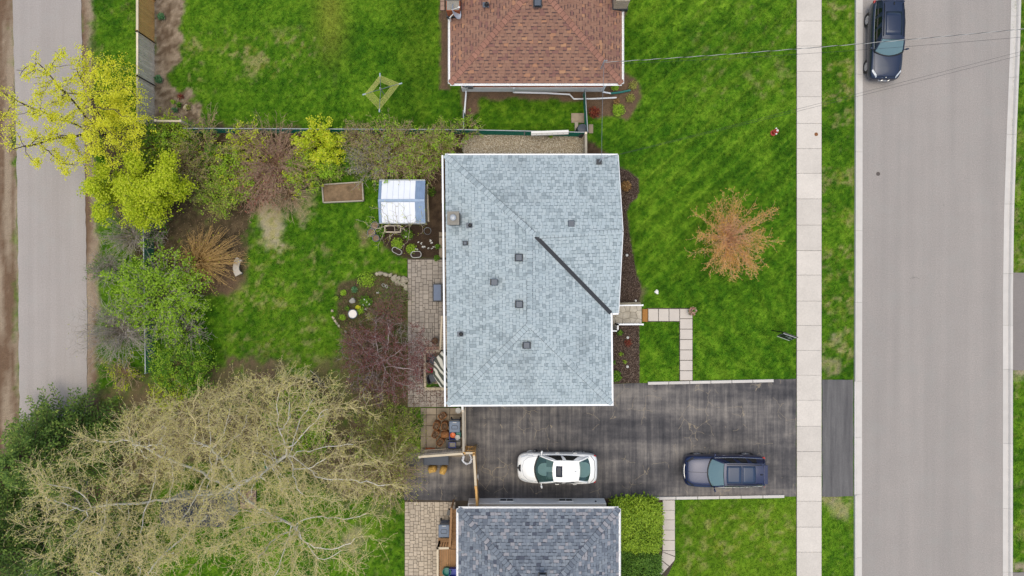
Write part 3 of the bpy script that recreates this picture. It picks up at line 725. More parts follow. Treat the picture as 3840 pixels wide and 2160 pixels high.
    def finish(s, near=(0, 0), deckmat=None, parent=None):
        parent = parent or s.root
        # the tabs that show largest become pieces of their own
        s.cand.sort(key=lambda c: (c[0] + c[1] * c[5][0][0] + c[2] * c[7] - Vector((near[0], near[1], 3))).length)
        take = s.cand[:s.budget]; gone = set(c[-1] for c in take); off = LOC[s.root]
        F = []; R = []
        for k, (fs, r, full) in enumerate(s.R):
            if k in gone: continue
            F += fs; R += [r] * len(fs)
        me = bpy.data.meshes.new('shingle_field'); me.from_pydata([(a[0] - off.x, a[1] - off.y, a[2] - off.z) for a in s.V], [], F)
        at = me.attributes.new('rnd', 'FLOAT', 'FACE'); at.data.foreach_set('value', R); me.materials.append(s.mats[0])
        fo = link('shingle_field', me, parent); tag(fo, kind='stuff')
        for (o, u, v, sl, N, rect, w, v0, lift, r, k) in take:
            key = (round(w, 3), lift, round(sl, 4))
            if key not in s.cache:
                L = s.e + 0.02; q = Roof(s.root, None, s.e, s.w, 0, 0)
                q.put(Vector((0, 0, 0)), Vector((1, 0, 0)), Vector((0, 1, 0)), sl, [(0.005, 0), (w - 0.005, 0), (w - 0.005, L), (0.005, L)], 0, L, lift, 0)
                mm = bpy.data.meshes.new('shingle'); mm.from_pydata(q.V, [], q.R[0][0]); mm.materials.append(s.mats[1]); s.cache[key] = mm
            p = o + u * (rect[0][0] - 0.005) + v * v0; p.z = o.z + sl * v0
            so = link('shingle', s.cache[key], parent)
            if u.cross(v).z > 0: Rm = Matrix((u, v, Vector((0, 0, 1)))).transposed()
            else:
                Rm = Matrix((-u, v, Vector((0, 0, 1)))).transposed(); p = p + u * w
            so.matrix_local = Matrix.Translation(p - off) @ Rm.to_4x4()
        return fo
def hip_caps(parent, a, b, nl, nr, m, w=0.15, e=0.20, name='ridge_shingle', um='cap_shade'):
    """folded cap pieces from a (low) to b (high); nl, nr: z drop per metre to each side"""
    a = Vector(a); b = Vector(b); d = b - a; L = d.length; x = d / L
    side = Vector((-x.y, x.x, 0)).normalized()
    Ln = L / max(1, int(L / e)) - 0.016; mb = MB()
    def pt(t, sgn, lift):
        dr = nl if sgn > 0 else nr
        p = x * t + side * (sgn * w); p.z -= dr * w; p.z += lift; return p
    r0, r1 = [pt(0, 1, .045), x * 0 + Vector((0, 0, .055)), pt(0, -1, .045)], [pt(Ln, 1, .022), x * Ln + Vector((0, 0, .03)), pt(Ln, -1, .022)]
    q0 = [p - Vector((0, 0, .04)) for p in r0]; q1 = [p - Vector((0, 0, .03)) for p in r1]
    mb.grid([r0, r1]); mb.grid([r0, q0]); mb.grid([r1, q1]); mb.face([r0[0], r1[0], q1[0], q0[0]]); mb.face([r0[2], q0[2], q1[2], r1[2]])
    me = bpy.data.meshes.new(name); me.from_pydata(mb.v, [], mb.f); me.materials.append(m)
    n = max(1, int(L / e))
    for k in range(n):
        link(name, me, parent, a + x * (k * L / n))
    mu = MB(); w2 = w + 0.02; zz = Vector((0, 0, 0.024))  # dark strip wider than the caps: a shadow line painted along their edges
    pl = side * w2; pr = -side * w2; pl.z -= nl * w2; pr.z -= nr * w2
    mu.grid([[a + pl + zz, a + zz + Vector((0, 0, .004)), a + pr + zz], [b + pl + zz, b + zz + Vector((0, 0, .004)), b + pr + zz]]); mu.build('ridge_shade_strip', M[um], parent)
def gutter(root, a, b, out, z, w=0.12, hang=1.25, name='gutter'):
    """open channel along an eave; out: outward unit vector"""
    a = Vector((a[0], a[1], z)); b = Vector((b[0], b[1], z)); out = Vector((out[0], out[1], 0))
    mb = MB(); prof = [(0, 0.0), (0, -0.11), (w * 0.75, -0.11), (w, -0.02), (w, 0.0), (w - 0.022, 0.0), (w - 0.022, -0.02), (w * 0.7, -0.09), (0.014, -0.09), (0.014, 0.0)]
    rows = [[p + out * d + Vector((0, 0, h)) for d, h in prof + prof[:1]] for p in (a, b)]
    mb.grid(rows); mb.face(rows[0][:-1]); mb.face(rows[1][:-1][::-1])
    g = mb.build(name, M['white'], root)
    L = (b - a).length
    if hang:
        n = int(L / hang)
        for k in range(n):
            p = a + (b - a) * ((k + 0.5) / n); mh = MB()
            mh.bar(p - out * 0.03 + Vector((0, 0, 0.004)), p + out * (w - 0.003) + Vector((0, 0, 0.004)), 0.03, 0.008); mh.build('hanger', M['white'], g)
    return g
def walls(root, poly, z0, z1, m, name='wall'):
    mb = MB(); n = len(poly)
    for k in range(n):
        a, b = poly[k], poly[(k + 1) % n]; mb.face([(*a, z0), (*b, z0), (*b, z1), (*a, z1)])
    return mb.build(name, m, root)
def box_vent(root, px_, z, size=0.36, rz=0.0, slope=(0, 0)):
    p = P(px_[0], px_[1], z)
    t = MB(); t.box(p + Vector((0, 0, -0.04)), (size * 1.25, size * 1.12, 0.02), rz)
    v = t.build('roof_vent', M['ventd'], root)
    t = MB(); t.box(p + Vector((0, 0, 0.045)), (size * 0.84, size * 0.84, 0.12), rz); t.build('vent_body', M['ventd'], v)
    t = MB(); t.box(p + Vector((0, 0, 0.13)), (size, size, 0.05), rz, taper=0.86); t.build('vent_hood', M['vent'], v, bevel=0.012)
    return v
def pipe_vent(root, px_, z, r=0.055):
    p = P(px_[0], px_[1], z)
    t = MB(); t.box(p + Vector((-0.05, 0, -0.03)), (0.34, 0.28, 0.02)); v = t.build('pipe_vent', M['vent'], root)
    t = MB(); t.lathe([(r + .06, -0.02), (r + .02, 0.04), (r + .01, 0.05), (r, 0.06), (r, 0.2), (r - .012, 0.2), (r - .014, 0.1), (0, 0.1)], p, 14); t.build('pipe', M['dark'], v, smooth=False)
    return v
def brick_shaft(root, c, sx, sy, z0, z1, m, seed, cx=0.22, cz=0.075, name='brickwork'):
    """bricks laid in courses round a shaft, joined; recessed mortar core inside"""
    rng = random.Random(seed); mb = MB(); z = z0; k = 0
    while z < z1 - 0.02:
        h = min(cz, z1 - z)
        for (ax, L, s) in (('x', sx, -1), ('x', sx, 1), ('y', sy, -1), ('y', sy, 1)):
            t = -L / 2 - (cx / 2 if k % 2 else 0)
            while t < L / 2:
                a, b = max(t, -L / 2), min(t + cx, L / 2)
                if b - a > 0.03:
                    pr = rng.uniform(-0.006, 0.006)
                    if ax == 'x': mb.box((c[0] + (a + b) / 2, c[1] + s * (sy / 2 - 0.03 + pr), z + h / 2), (b - a - 0.012, 0.07, h - 0.012))
                    else: mb.box((c[0] + s * (sx / 2 - 0.03 + pr), c[1] + (a + b) / 2, z + h / 2), (0.07, b - a - 0.012 if abs(b) < L / 2 and abs(a) < L / 2 else b - a - 0.05, h - 0.012))
                t += cx
        z += cz; k += 1
    o = mb.build(name, m, root); tag(o, kind='stuff')
    co = MB(); co.box((c[0], c[1], (z0 + z1) / 2), (sx - 0.05, sy - 0.05, z1 - z0)); co.build('mortar_core', M['cement'], root)
    return o

M['cap_shade_b'] = mat('brown_cap_shade', C(112, 80, 70), 0.9, 0.2, 6, 0.1); M['cap_shade_s'] = mat('slate_cap_shade', C(74, 78, 88), 0.9, 0.2, 6, 0.1)
M['cap_shade'] = mat('grey_cap_shade', C(118, 126, 132), 0.9, 0.2, 6, 0.1)  # dark tones of the shadow line painted beneath the hip caps
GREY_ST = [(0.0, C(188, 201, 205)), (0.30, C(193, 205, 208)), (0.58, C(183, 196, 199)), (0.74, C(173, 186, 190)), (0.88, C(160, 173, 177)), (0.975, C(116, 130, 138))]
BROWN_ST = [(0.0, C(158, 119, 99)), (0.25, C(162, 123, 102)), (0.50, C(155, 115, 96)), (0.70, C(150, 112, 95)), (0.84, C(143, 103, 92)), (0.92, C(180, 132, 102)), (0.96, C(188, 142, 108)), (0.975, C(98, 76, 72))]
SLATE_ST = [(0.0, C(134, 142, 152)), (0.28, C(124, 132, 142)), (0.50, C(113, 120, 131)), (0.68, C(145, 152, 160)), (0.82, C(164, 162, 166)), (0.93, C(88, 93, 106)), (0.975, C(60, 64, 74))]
SG = shingle_mats('pale_grey_shingle', GREY_ST, 0.55)
SB = shingle_mats('brown_shingle', BROWN_ST, 0.2)
SS = shingle_mats('slate_shingle', SLATE_ST, 0.15)
M['brickwall'] = mat('brick_wall', C(222, 136, 92), 0.9, 0.35, 7.0, 0.25, 30, 0.3)
M['siding'] = mat('pale_wall', C(205, 198, 186), 0.8, 0.2, 2.0, 0.08)
M['found'] = mat('painted_foundation', C(246, 244, 238, 1.25), 0.85, 0.2, 2.0, 0.12, 30, 0.2)
M['beige'] = mat('beige_trim', C(230, 212, 186, 1.3), 0.8, 0.2, 3.0, 0.08)
M['valley'] = flat('dark_valley_metal', C(34, 38, 46), 0.6)
M['pane'] = flat('window_glass', C(60, 70, 78), 0.08)

# ---- main house
ZE, ZM, ZG = 2.7, 4.44, 4.34
house = thing('house', 'bungalow with pale blue-grey hip roof, dark valley strip and front gable', 'house', (1.0, 0.5, 0))
A_, B_ = P(1669, 582, ZE), P(1679, 1518, ZE)
C_, D_ = P(2294, 1515, ZE), P(2290, 1174, ZE)
MN, MS = P(1987, 866, ZM), P(1987, 1216, ZM)
G1, G2 = P(2009, 886, ZG), P(2335, 868, ZG)
E_, F_ = P(2317, 582, ZE), P(2319, 1173, ZE)
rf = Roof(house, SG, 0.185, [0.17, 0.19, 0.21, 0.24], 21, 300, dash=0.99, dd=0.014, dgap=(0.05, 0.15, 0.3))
rf.slope(E_, A_, [[A_, E_, G2, G1], [A_, G1, MN]])
rf.slope(A_, B_, [[A_, B_, MS, MN]])
rf.slope(B_, C_, [[B_, C_, MS]])
rf.slope(C_, D_, [[C_, D_, G1, MS], [MS, G1, MN]])
rf.slope(F_, D_, [[D_, F_, G2, G1]])
roof = rf.deck.build('roof', M['ventd'], house)
rf.finish(near=(1.0, 0.6), parent=roof)
s = 0.37
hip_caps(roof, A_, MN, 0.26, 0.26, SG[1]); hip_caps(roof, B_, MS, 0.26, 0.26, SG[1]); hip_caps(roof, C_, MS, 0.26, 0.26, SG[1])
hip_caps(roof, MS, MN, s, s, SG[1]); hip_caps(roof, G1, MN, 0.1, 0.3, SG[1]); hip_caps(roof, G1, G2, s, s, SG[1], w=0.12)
mb = MB(); dv = (D_ - G1).normalized(); sd = Vector((-dv.y, dv.x, 0)).normalized()
mb.face([G1 + sd * 0.11 + Vector((0, 0, .05)), G1 - sd * 0.11 + Vector((0, 0, .05)), D_ - sd * 0.11 + Vector((0, 0, .075)), D_ + sd * 0.11 + Vector((0, 0, .075))])
mb.face([G1 + sd * 0.11, D_ + sd * 0.11, D_ + sd * 0.11 + Vector((0, 0, .075)), G1 + sd * 0.11 + Vector((0, 0, .05))])
mb.face([G1 - sd * 0.11, D_ - sd * 0.11, D_ - sd * 0.11 + Vector((0, 0, .075)), G1 - sd * 0.11 + Vector((0, 0, .05))])
mb.build('valley_flashing', M['valley'], roof)
def fascia(root, a, b, out, w=0.11, h=0.14, m=None, name='fascia'):
    a = Vector(a); b = Vector(b); out = Vector((*out, 0)).normalized(); mb = MB()
    mb.bar(a + out * w / 2 + Vector((0, 0, -h / 2 + 0.02)), b + out * w / 2 + Vector((0, 0, -h / 2 + 0.02)), w, h); return mb.build(name, m or M['white'], root)
fascia(roof, A_ + Vector((-.1, 0, 0)), B_ + Vector((-.1, -.1, 0)), (-1, 0), 0.095)
fascia(roof, B_, C_ + Vector((.1, 0, 0)), (0, -1), 0.095)
fascia(roof, C_, D_, (1, 0), 0.095)
fascia(roof, A_, E_, (0, 1), 0.08)
fascia(roof, E_ + Vector((0, 0, 0.02)), G2 + Vector((0, 0, 0.02)), (1, 0), 0.035, 0.16); fascia(roof, G2 + Vector((0, 0, 0.02)), F_ + Vector((0, 0, 0.02)), (1, 0), 0.035, 0.16)
fascia(roof, D_ + Vector((0.12, 0, 0)), F_, (0, -1), 0.095)
wp = [(A_.x + .5, A_.y - .45), (B_.x + .5, B_.y + .45), (C_.x - .5, C_.y + .45), (D_.x - .5, D_.y + .3), (F_.x - .45, F_.y + .35), (E_.x - .45, E_.y - .45)]
walls(house, wp, 0, ZE + 0.05, M['siding'])
mb = MB(); mb.face([(E_.x - .45, E_.y - .45, ZE), (F_.x - .45, F_.y + .35, ZE), (G2.x - .45, G2.y, ZG - 0.1)]); mb.build('gable_wall', M['siding'], house)
mb = MB(); mb.prism([(A_.x, A_.y), (B_.x, B_.y), (C_.x, C_.y), (D_.x, D_.y), (F_.x, F_.y), (E_.x, E_.y)], ZE - 0.10, ZE - 0.07); mb.build('soffit', M['whitep'], house)
# front windows and door in the east wall, back door in the west wall
for (y0, y1, x, z0, z1, nm) in ((5.9, 3.8, E_.x - .45, 0.9, 2.1, 'window'), (1.9, 0.2, E_.x - .45, 0.9, 2.1, 'window'), (-3.2, -5.0, C_.x - .5, 0.9, 2.1, 'window'), (-1.75, -2.65, C_.x - .5, 0.2, 2.25, 'door')):
    mb = MB(); mb.box((x + 0.03, (y0 + y1) / 2, (z0 + z1) / 2), (0.08, abs(y0 - y1), z1 - z0)); w_ = mb.build(nm, M['whitep'], house)
    mb = MB(); mb.box((x + 0.075, (y0 + y1) / 2, (z0 + z1) / 2), (0.02, abs(y0 - y1) - 0.16, z1 - z0 - 0.16)); mb.build('pane', M['pane'], w_)
def zroof_w(x, y):    # height of the west/east/… slopes near a plan point (hip roof)
    d = min(x - A_.x, C_.x - x, y - B_.y); return ZE + 0.36 * max(0, d)
for q in ((1946, 966), (1947, 1141), (1975, 1294)): box_vent(roof, q, 4.36 if q[1] < 1250 else 4.12)
box_vent(roof, (2142, 839), 4.12); 
mb = MB(); p = P(1852, 1058, 3.95); mb.box(p, (0.42, 0.36, 0.03)); tv = mb.build('roof_vent', M['ventd'], roof); 
mb = MB(); mb.box(p + Vector((0, 0, 0.14)), (0.36, 0.32, 0.22)); mb.build('vent_body', M['black'], tv)
mb = MB(); mb.box(p + Vector((0.03, 0, 0.27)), (0.36, 0.36, 0.06), taper=0.88); mb.build('vent_hood', M['vent'], tv, bevel=0.01)
pipe_vent(roof, (1763, 845), 3.42); pipe_vent(roof, (1729, 1253), 3.2)
mb = MB(); p = P(1745, 912, 3.3); mb.box(p + Vector((0, 0, .02)), (0.30, 0.24, 0.03)); tv = mb.build('roof_vent', M['ventd'], roof); mb = MB(); mb.box(p + Vector((0, 0, 0.12)), (0.2, 0.2, 0.16), taper=0.8); mb.build('vent_hood', M['vent'], tv, bevel=0.01)
# chimney
cp = P(1703, 822, 3.2); ch = MB(); ch.box((cp.x + 0.04, cp.y, 3.0), (0.60, 0.66, 0.5)); chim = ch.build('chimney', M['ventd'], house)
brick_shaft(chim, (cp.x, cp.y), 0.50, 0.56, 2.95, 3.72, M['chimstone'], 4)
mb = MB(); mb.box((cp.x, cp.y, 3.76), (0.66, 0.74, 0.10)); mb.build('chimney_cap', M['cement'], chim, bevel=0.015)
mb = MB(); mb.lathe([(0.10, 3.80), (0.10, 3.92), (0.17, 3.93), (0.17, 3.96), (0.10, 4.0), (0.0, 4.02)], (cp.x, cp.y + 0.02, 0), 18); mb.build('flue_cap', M['galv'], chim, smooth=False)
# service mast on the roof
mp = P(2246, 608, 2.9); mb = MB(); mb.box((mp.x, mp.y, 2.98), (0.3, 0.3, 0.03)); mast = mb.build('service_mast', M['ventd'], house)
mb = MB(); mb.tube([(mp.x, mp.y, 2.9), (mp.x, mp.y, 3.75), (mp.x + 0.02, mp.y + 0.03, 3.85), (mp.x + 0.16, mp.y + 0.08, 3.82)], [0.035, 0.035, 0.06, 0.05], 10); mb.build('mast_pipe', M['galv'], mast)
MAST1 = Vector((mp.x + 0.05, mp.y + 0.05, 3.7))

# ---- porch of the main house: flagstone platform, white rails
def halfplane(poly, nx_, ny_, d):
    out = []; s = poly[-1]; ss = nx_ * s[0] + ny_ * s[1] - d
    for e in poly:
        es = nx_ * e[0] + ny_ * e[1] - d
        if es <= 0:
            if ss > 0: t = ss / (ss - es); out.append((s[0] + (e[0] - s[0]) * t, s[1] + (e[1] - s[1]) * t))
            out.append(e)
        elif ss <= 0: t = ss / (ss - es); out.append((s[0] + (e[0] - s[0]) * t, s[1] + (e[1] - s[1]) * t))
        s, ss = e, es
    return out
def cells(poly, seeds, gap=0.012):
    res = []
    for i, a in enumerate(seeds):
        q = poly
        for j, b in enumerate(seeds):
            if i == j or not q: continue
            nx_, ny_ = b[0] - a[0], b[1] - a[1]; L = math.hypot(nx_, ny_); nx_ /= L; ny_ /= L
            q = halfplane(q, nx_, ny_, nx_ * (a[0] + b[0]) / 2 + ny_ * (a[1] + b[1]) / 2 - gap)
        if len(q) >= 3: res.append(q)
    return res
pz = 0.45
p0, p1 = P(2290, 1143, pz), P(2406, 1215, pz)
porch = thing('front_porch', 'raised flagstone porch platform with white railings at the front door', 'porch', ((p0.x + p1.x) / 2, (p0.y + p1.y) / 2, 0))
mb = MB(); mb.prism([(p0.x, p1.y), (p1.x, p1.y), (p1.x, p0.y), (p0.x, p0.y)], 0, pz - 0.04)
q0, q1 = P(2280, 1215, pz), P(2318, 1236, pz); mb.prism([(q0.x, q1.y), (q1.x, q1.y), (q1.x, q0.y + 0.02), (q0.x, q0.y + 0.02)], 0, pz - 0.043); mb.build('platform', M['cement'], porch)
rng = random.Random(3)
seeds = [(p0.x + (p1.x - p0.x) * (i + 0.5 + rng.uniform(-.38, .38)) / 5, p1.y + (p0.y - p1.y) * (j + 0.5 + rng.uniform(-.38, .38)) / 3) for i in range(5) for j in range(3)]
for q in cells([(p0.x, p1.y), (p1.x, p1.y), (p1.x, p0.y), (p0.x, p0.y)], seeds):
    mb = MB(); mb.prism(q, pz - 0.04, pz + rng.uniform(-0.004, 0.004)); mb.build('flagstone', M['flag'], porch)
for (q0y, q1y) in ((1136, 1142),):
    a = P(2318, 1139, pz); b2 = P(2402, 1137, pz)
    for k in range(7):
        p = a + (b2 - a) * ((k + 0.5) / 7); mb = MB(); mb.box((p.x, p.y - 0.02, pz / 2 + 0.03), (0.19, 0.16, pz + 0.06)); mb.build('edge_stone', M['stone'], porch, bevel=0.01)
def railing(a, b, z0, z1, n, root, name='railing'):
    a = Vector((a[0], a[1], 0)); b = Vector((b[0], b[1], 0)); mb = MB()
    mb.bar(a + Vector((0, 0, z1)), b + Vector((0, 0, z1)), 0.075, 0.05)
    r = mb.build(name, M['white'], root)
    mb = MB(); mb.bar(a + Vector((0, 0, z0 + 0.1)), b + Vector((0, 0, z0 + 0.1)), 0.04, 0.04); mb.build('bottom_rail', M['white'], r)
    for k in range(n):
        p = a + (b - a) * ((k + 0.5) / n); mb = MB(); mb.box((p.x, p.y, (z0 + z1) / 2 + 0.05), (0.022, 0.022, z1 - z0 - 0.1)); mb.build('baluster', M['white'], r)
    for p in (a, b):
        mb = MB(); mb.box((p.x, p.y, (z0 + z1) / 2), (0.07, 0.07, z1 - z0 + 0.02)); mb.box((p.x, p.y, z1 + 0.03), (0.10, 0.10, 0.03)); mb.build('post', M['white'], r)
rz = pz + 0.9
ra, rb = P(2319, 1145.5, rz), P(2409, 1144.5, rz); railing(ra, rb, pz, rz, 10, porch)
ra, rb = P(2317, 1217, rz), P(2410, 1216.5, rz); railing(ra, rb, pz, rz, 10, porch)
ra, rb = P(2295, 1241, rz), P(2317, 1241, rz); railing(ra, rb, pz - .2, rz, 3, porch)
rc = P(2317, 1217, rz); railing(rb, rc, pz - .2, rz, 3, porch)
mb = MB(); p = P(2417, 1182.5); mb.box((p.x, p.y, 0.05), (0.31, 0.72, 0.14)); st = mb.build('step', M['cement'], porch)
mt = MB(); mt.box((p.x, p.y, 0.135), (0.31, 0.76, 0.02)); o = mt.build('doormat', mat('coir_mat', C(182, 128, 66), 0.95, 0.2, 10, 0.2, 80, 0.4), None, base=(p.x, p.y, 0.125)); tag(o, 'tan coir doormat on the step before the front porch', 'doormat')
mb = MB(); p = P(2300, 1230, pz); mb.box((p.x, p.y, pz + 0.1), (0.24, 0.26, 0.2)); o = mb.build('porch_box', M['black'], None, base=(p.x, p.y, pz)); tag(o, 'small black box in the porch corner behind the white rail', 'box')

# ---- north house (brown roof)
ZN = 2.9
nh = thing('house', 'brick bungalow with brown shingled hip roof, white gutters and satellite dish', 'house', (1.3, 17.0, 0))
x0, x1 = P(1688, 0, ZN).x, P(2332, 0, ZN).x; y0 = P(0, 313, ZN).y; y1 = y0 + 15.0
hw = (x1 - x0) / 2; zr = ZN + 0.36 * hw; xm = (x0 + x1) / 2
a, b2, c2, d2 = Vector((x0, y0, ZN)), Vector((x1, y0, ZN)), Vector((x1, y1, ZN)), Vector((x0, y1, ZN)); r0, r1 = Vector((xm, y0 + hw, zr)), Vector((xm, y1 - hw, zr))
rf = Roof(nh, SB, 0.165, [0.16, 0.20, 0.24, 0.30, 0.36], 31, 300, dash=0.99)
rf.slope(a, b2, [[a, b2, r0]]); rf.slope(b2, c2, [[b2, c2, r1, r0]]); rf.slope(c2, d2, [[c2, d2, r1]]); rf.slope(d2, a, [[d2, a, r0, r1]])
nroof = rf.deck.build('roof', M['ventd'], nh); rf.finish(near=(1.3, 13.0), parent=nroof)
CB = mat('brown_cap_shingle', C(170, 122, 102), 0.9, 0.2, 8, 0.2, 70, 0.3, orand=0.12)
for p, q in ((a, r0), (b2, r0), (r0, r1), (c2, r1), (d2, r1)): hip_caps(nroof, p, q, 0.26, 0.26, CB, w=0.16, e=0.24, um='cap_shade_b')
gutter(nh, a, b2, (0, -1), ZN + 0.0); gutter(nh, (x0, y0), (x0, y1), (-1, 0), ZN); gutter(nh, (x1, y0), (x1, y1), (1, 0), ZN)
o_ = 0.42; nwall = [(x0 + o_ + .1, y0 + o_), (x1 - o_ - .35, y0 + o_), (x1 - o_ - .35, y1 - o_), (x0 + o_ + .1, y1 - o_)]
walls(nh, nwall, 0.75, ZN, M['brickwall']); 
fw2 = [(p[0] + (-.05 if i in (0, 3) else .05), p[1] + (-.05 if i < 2 else .05)) for i, p in enumerate(nwall)]
mb = MB(); mb.prism(fw2, 0, 0.75); mb.build('foundation', M['found'], nh)
mb = MB(); mb.prism([(x0, y0), (x1, y0), (x1, y1), (x0, y1)], ZN - 0.10, ZN - 0.07); mb.build('soffit', M['whitep'], nh)
for (xx, ww) in ((-0.6, 1.0), (3.0, 1.0)):
    mb = MB(); mb.box((xx, nwall[0][1] - 0.02, 1.7), (ww, 0.08, 1.1)); w_ = mb.build('window', M['whitep'], nh); mb = MB(); mb.box((xx, nwall[0][1] - 0.065, 1.7), (ww - .16, 0.02, 0.94)); mb.build('pane', M['pane'], w_)
box_vent(nroof, (2016, 12), 4.45, 0.38); pipe_vent(nroof, (1825, 17), 3.95, 0.07)
# chimneys of the north house
for (q, z, sx, sy, zt, mm, ml) in (((1702, 32), 3.3, 0.72, 1.1, 3.9, M['brick'], 'chimney'), ((2325, 10), 3.1, 0.75, 1.1, 4.2, M['chimstone'], 'chimney')):
    cp = P(q[0], q[1], z); ch = MB(); ch.box((cp.x, cp.y + 0.2, ZN + 0.1), (sx + 0.12, sy + 0.12, 0.3)); cm = ch.build('chimney', M['ventd'], nh)
    brick_shaft(cm, (cp.x, cp.y + 0.2), sx, sy, ZN + 0.2, zt, mm, 6)
    mb = MB(); mb.box((cp.x, cp.y + 0.48, zt + 0.04), (sx + 0.08, sy - 0.5, 0.12)); mb.build('chimney_cap', M['cement'], cm, bevel=0.015)
# satellite dish
dp = P(1690, 78, ZN + .1); mb = MB(); mb.tube([(dp.x, dp.y, ZN + 0.1), (dp.x, dp.y, ZN + 0.55), (dp.x + 0.2, dp.y + 0.12, ZN + 0.75)], 0.03, 8); dish = mb.build('satellite_dish', M['whitep'], nh)
ax = Vector((0.86, 0.12, 0.5)).normalized(); zx = ax; xx = zx.cross(Vector((0, 0, 1))).normalized(); yx = zx.cross(xx)
RM = Matrix((xx, yx, zx)).transposed(); dc = Vector((dp.x + 0.30, dp.y + 0.22, ZN + 0.80))
mb = MB(); mb.lathe([(0.0, 0.0), (0.15, 0.012), (0.3, 0.05), (0.42, 0.10), (0.43, 0.11), (0.42, 0.09), (0.3, 0.035), (0.15, 0.0), (0.0, -0.012)], dc, 24, axis=RM); mb.build('reflector', mat('dish_grey', C(206, 212, 222), .4, .05), dish, smooth=True)
mb = MB(); mb.tube([dc - yx * 0.35, dc + zx * 0.45 - yx * 0.3], 0.015, 6); mb.box(dc + zx * 0.47 - yx * 0.3, (0.09, 0.07, 0.07)); mb.build('feed_arm', M['whitep'], dish)
# mast
mp = P(2255, 255, 3.3); mb = MB(); mb.tube([(mp.x, mp.y, 2.9), (mp.x, mp.y, 4.3), (mp.x + .04, mp.y + .04, 4.4), (mp.x + 0.16, mp.y + 0.05, 4.36)], [0.035, 0.035, 0.06, 0.05], 10); mb.build('service_mast', M['galv'], nh)
MAST2 = Vector((mp.x + 0.05, mp.y, 4.25))
# downspouts, long drain pipe and meter on the south wall
wy = nwall[0][1] - 0.1
def dspout(pts, r, m, nm): mb = MB(); mb.tube(pts, r, 6); return mb.build(nm, m, nh)
e = P(1741, 435, 0.12); dspout([(P(1741, 320, ZN).x, y0 - 0.05, ZN - 0.05), (P(1747, 342, 2.4).x, wy, 2.5), (P(1747, 342, .6).x, wy, 0.4), (P(1748, 350).x, wy - .2, 0.2), (e.x, e.y, 0.12)], 0.05, M['white'], 'downspout')
pp = [P(1927, 330, 2.0), P(1924, 346, 0.5), P(2050, 349, 0.5), P(2136, 354, 0.45), P(2152, 371, 0.3), P(2230, 370, 0.22), P(2312, 366, 0.14)]
dspout(pp, 0.05, M['white'], 'drain_pipe')
dspout([(P(2272, 318, ZN).x, y0 - .05, ZN - .05), P(2261, 340, 1.5), P(2259, 344, 0.5), P(2290, 350, 0.3)], 0.05, M['white'], 'downspout')
dspout([P(2290, 350, 0.3), P(2325, 346, 0.2), P(2364, 338, 0.12)], 0.065, M['teal'], 'green_drain_hose')
p = P(1764, 345, 1.1); mb = MB(); mb.box((p.x, wy, 1.2), (0.32, 0.16, 0.42)); mb.box((p.x - .3, wy, 1.35), (0.22, 0.12, 0.3)); mb.build('meter_box', M['metal'], nh, bevel=0.01)

# ---- south house (dark slate roof)
ZS = 2.9
sh = thing('house', 'bungalow with mottled dark slate-grey hip roof and white gutters beside the driveway', 'house', (1.5, -18.0, 0))
x0, x1 = P(1719, 0, ZS).x, P(2320, 0, ZS).x; y0 = P(0, 1908, ZS).y; y1 = y0 - 13.0
hw = (x1 - x0) / 2; zr = ZS + 0.36 * hw; xm = (x0 + x1) / 2
a, b2, c2, d2 = Vector((x1, y0, ZS)), Vector((x0, y0, ZS)), Vector((x0, y1, ZS)), Vector((x1, y1, ZS)); r0, r1 = Vector((xm, y0 - hw, zr)), Vector((xm, y1 + hw, zr))
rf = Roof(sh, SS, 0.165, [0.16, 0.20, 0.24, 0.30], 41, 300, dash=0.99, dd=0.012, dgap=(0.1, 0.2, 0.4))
rf.slope(a, b2, [[a, b2, r0]]); rf.slope(b2, c2, [[b2, c2, r1, r0]]); rf.slope(c2, d2, [[c2, d2, r1]]); rf.slope(d2, a, [[d2, a, r0, r1]])
sroof = rf.deck.build('roof', M['ventd'], sh); rf.finish(near=(1.5, -14.0), parent=sroof)
for p, q in ((a, r0), (b2, r0), (r0, r1), (c2, r1), (d2, r1)): hip_caps(sroof, p, q, 0.26, 0.26, SS[1], w=0.16, e=0.20, um='cap_shade_s')
gutter(sh, (x0, y0), (x1, y0), (0, 1), ZS, hang=0.95); gutter(sh, (x0, y0), (x0, y1), (-1, 0), ZS, hang=0.95); gutter(sh, (x1, y0), (x1, y1), (1, 0), ZS, hang=0.95)
xl, xr = P(1762, 0).x, P(2262, 0).x; yw = P(0, 1868).y
sw_ = [(xl, yw - .06), (xr, yw - .06), (xr, y1 + .4), (xl, y1 + .4)]
walls(sh, sw_, 0.85, ZS, M['beige'])
mb = MB(); mb.prism([(xl - .05, yw), (xr + .05, yw), (xr + .05, y1 + .35), (xl - .05, y1 + .35)], 0, 0.95); mb.build('foundation', M['found'], sh)
mb = MB(); mb.prism([(x0, y0), (x1, y0), (x1, y1), (x0, y1)], ZS - 0.10, ZS - 0.07); mb.build('soffit', M['whitep'], sh)
for q in (1900, 2121):
    xx = P(q, 0, .5).x; mb = MB(); mb.box((xx, yw + 0.02, 0.55), (0.88, 0.08, 0.42)); w_ = mb.build('basement_window', M['whitep'], sh)
    for k in (-1, 1): mb = MB(); mb.box((xx + k * 0.2, yw + 0.062, 0.55), (0.35, 0.02, 0.30)); mb.build('pane', M['pane'], w_)
mb = MB(); p = P(2233, 1886, .6); mb.lathe([(0.05, 0), (0.05, 0.06), (0, 0.06)], (p.x, yw, .7), 10, axis=Matrix.Rotation(-math.pi / 2, 3, 'X')); mb.build('wall_outlet', M['dark'], sh)
box_vent(sroof, (2035, 2163), 4.5, 0.38)
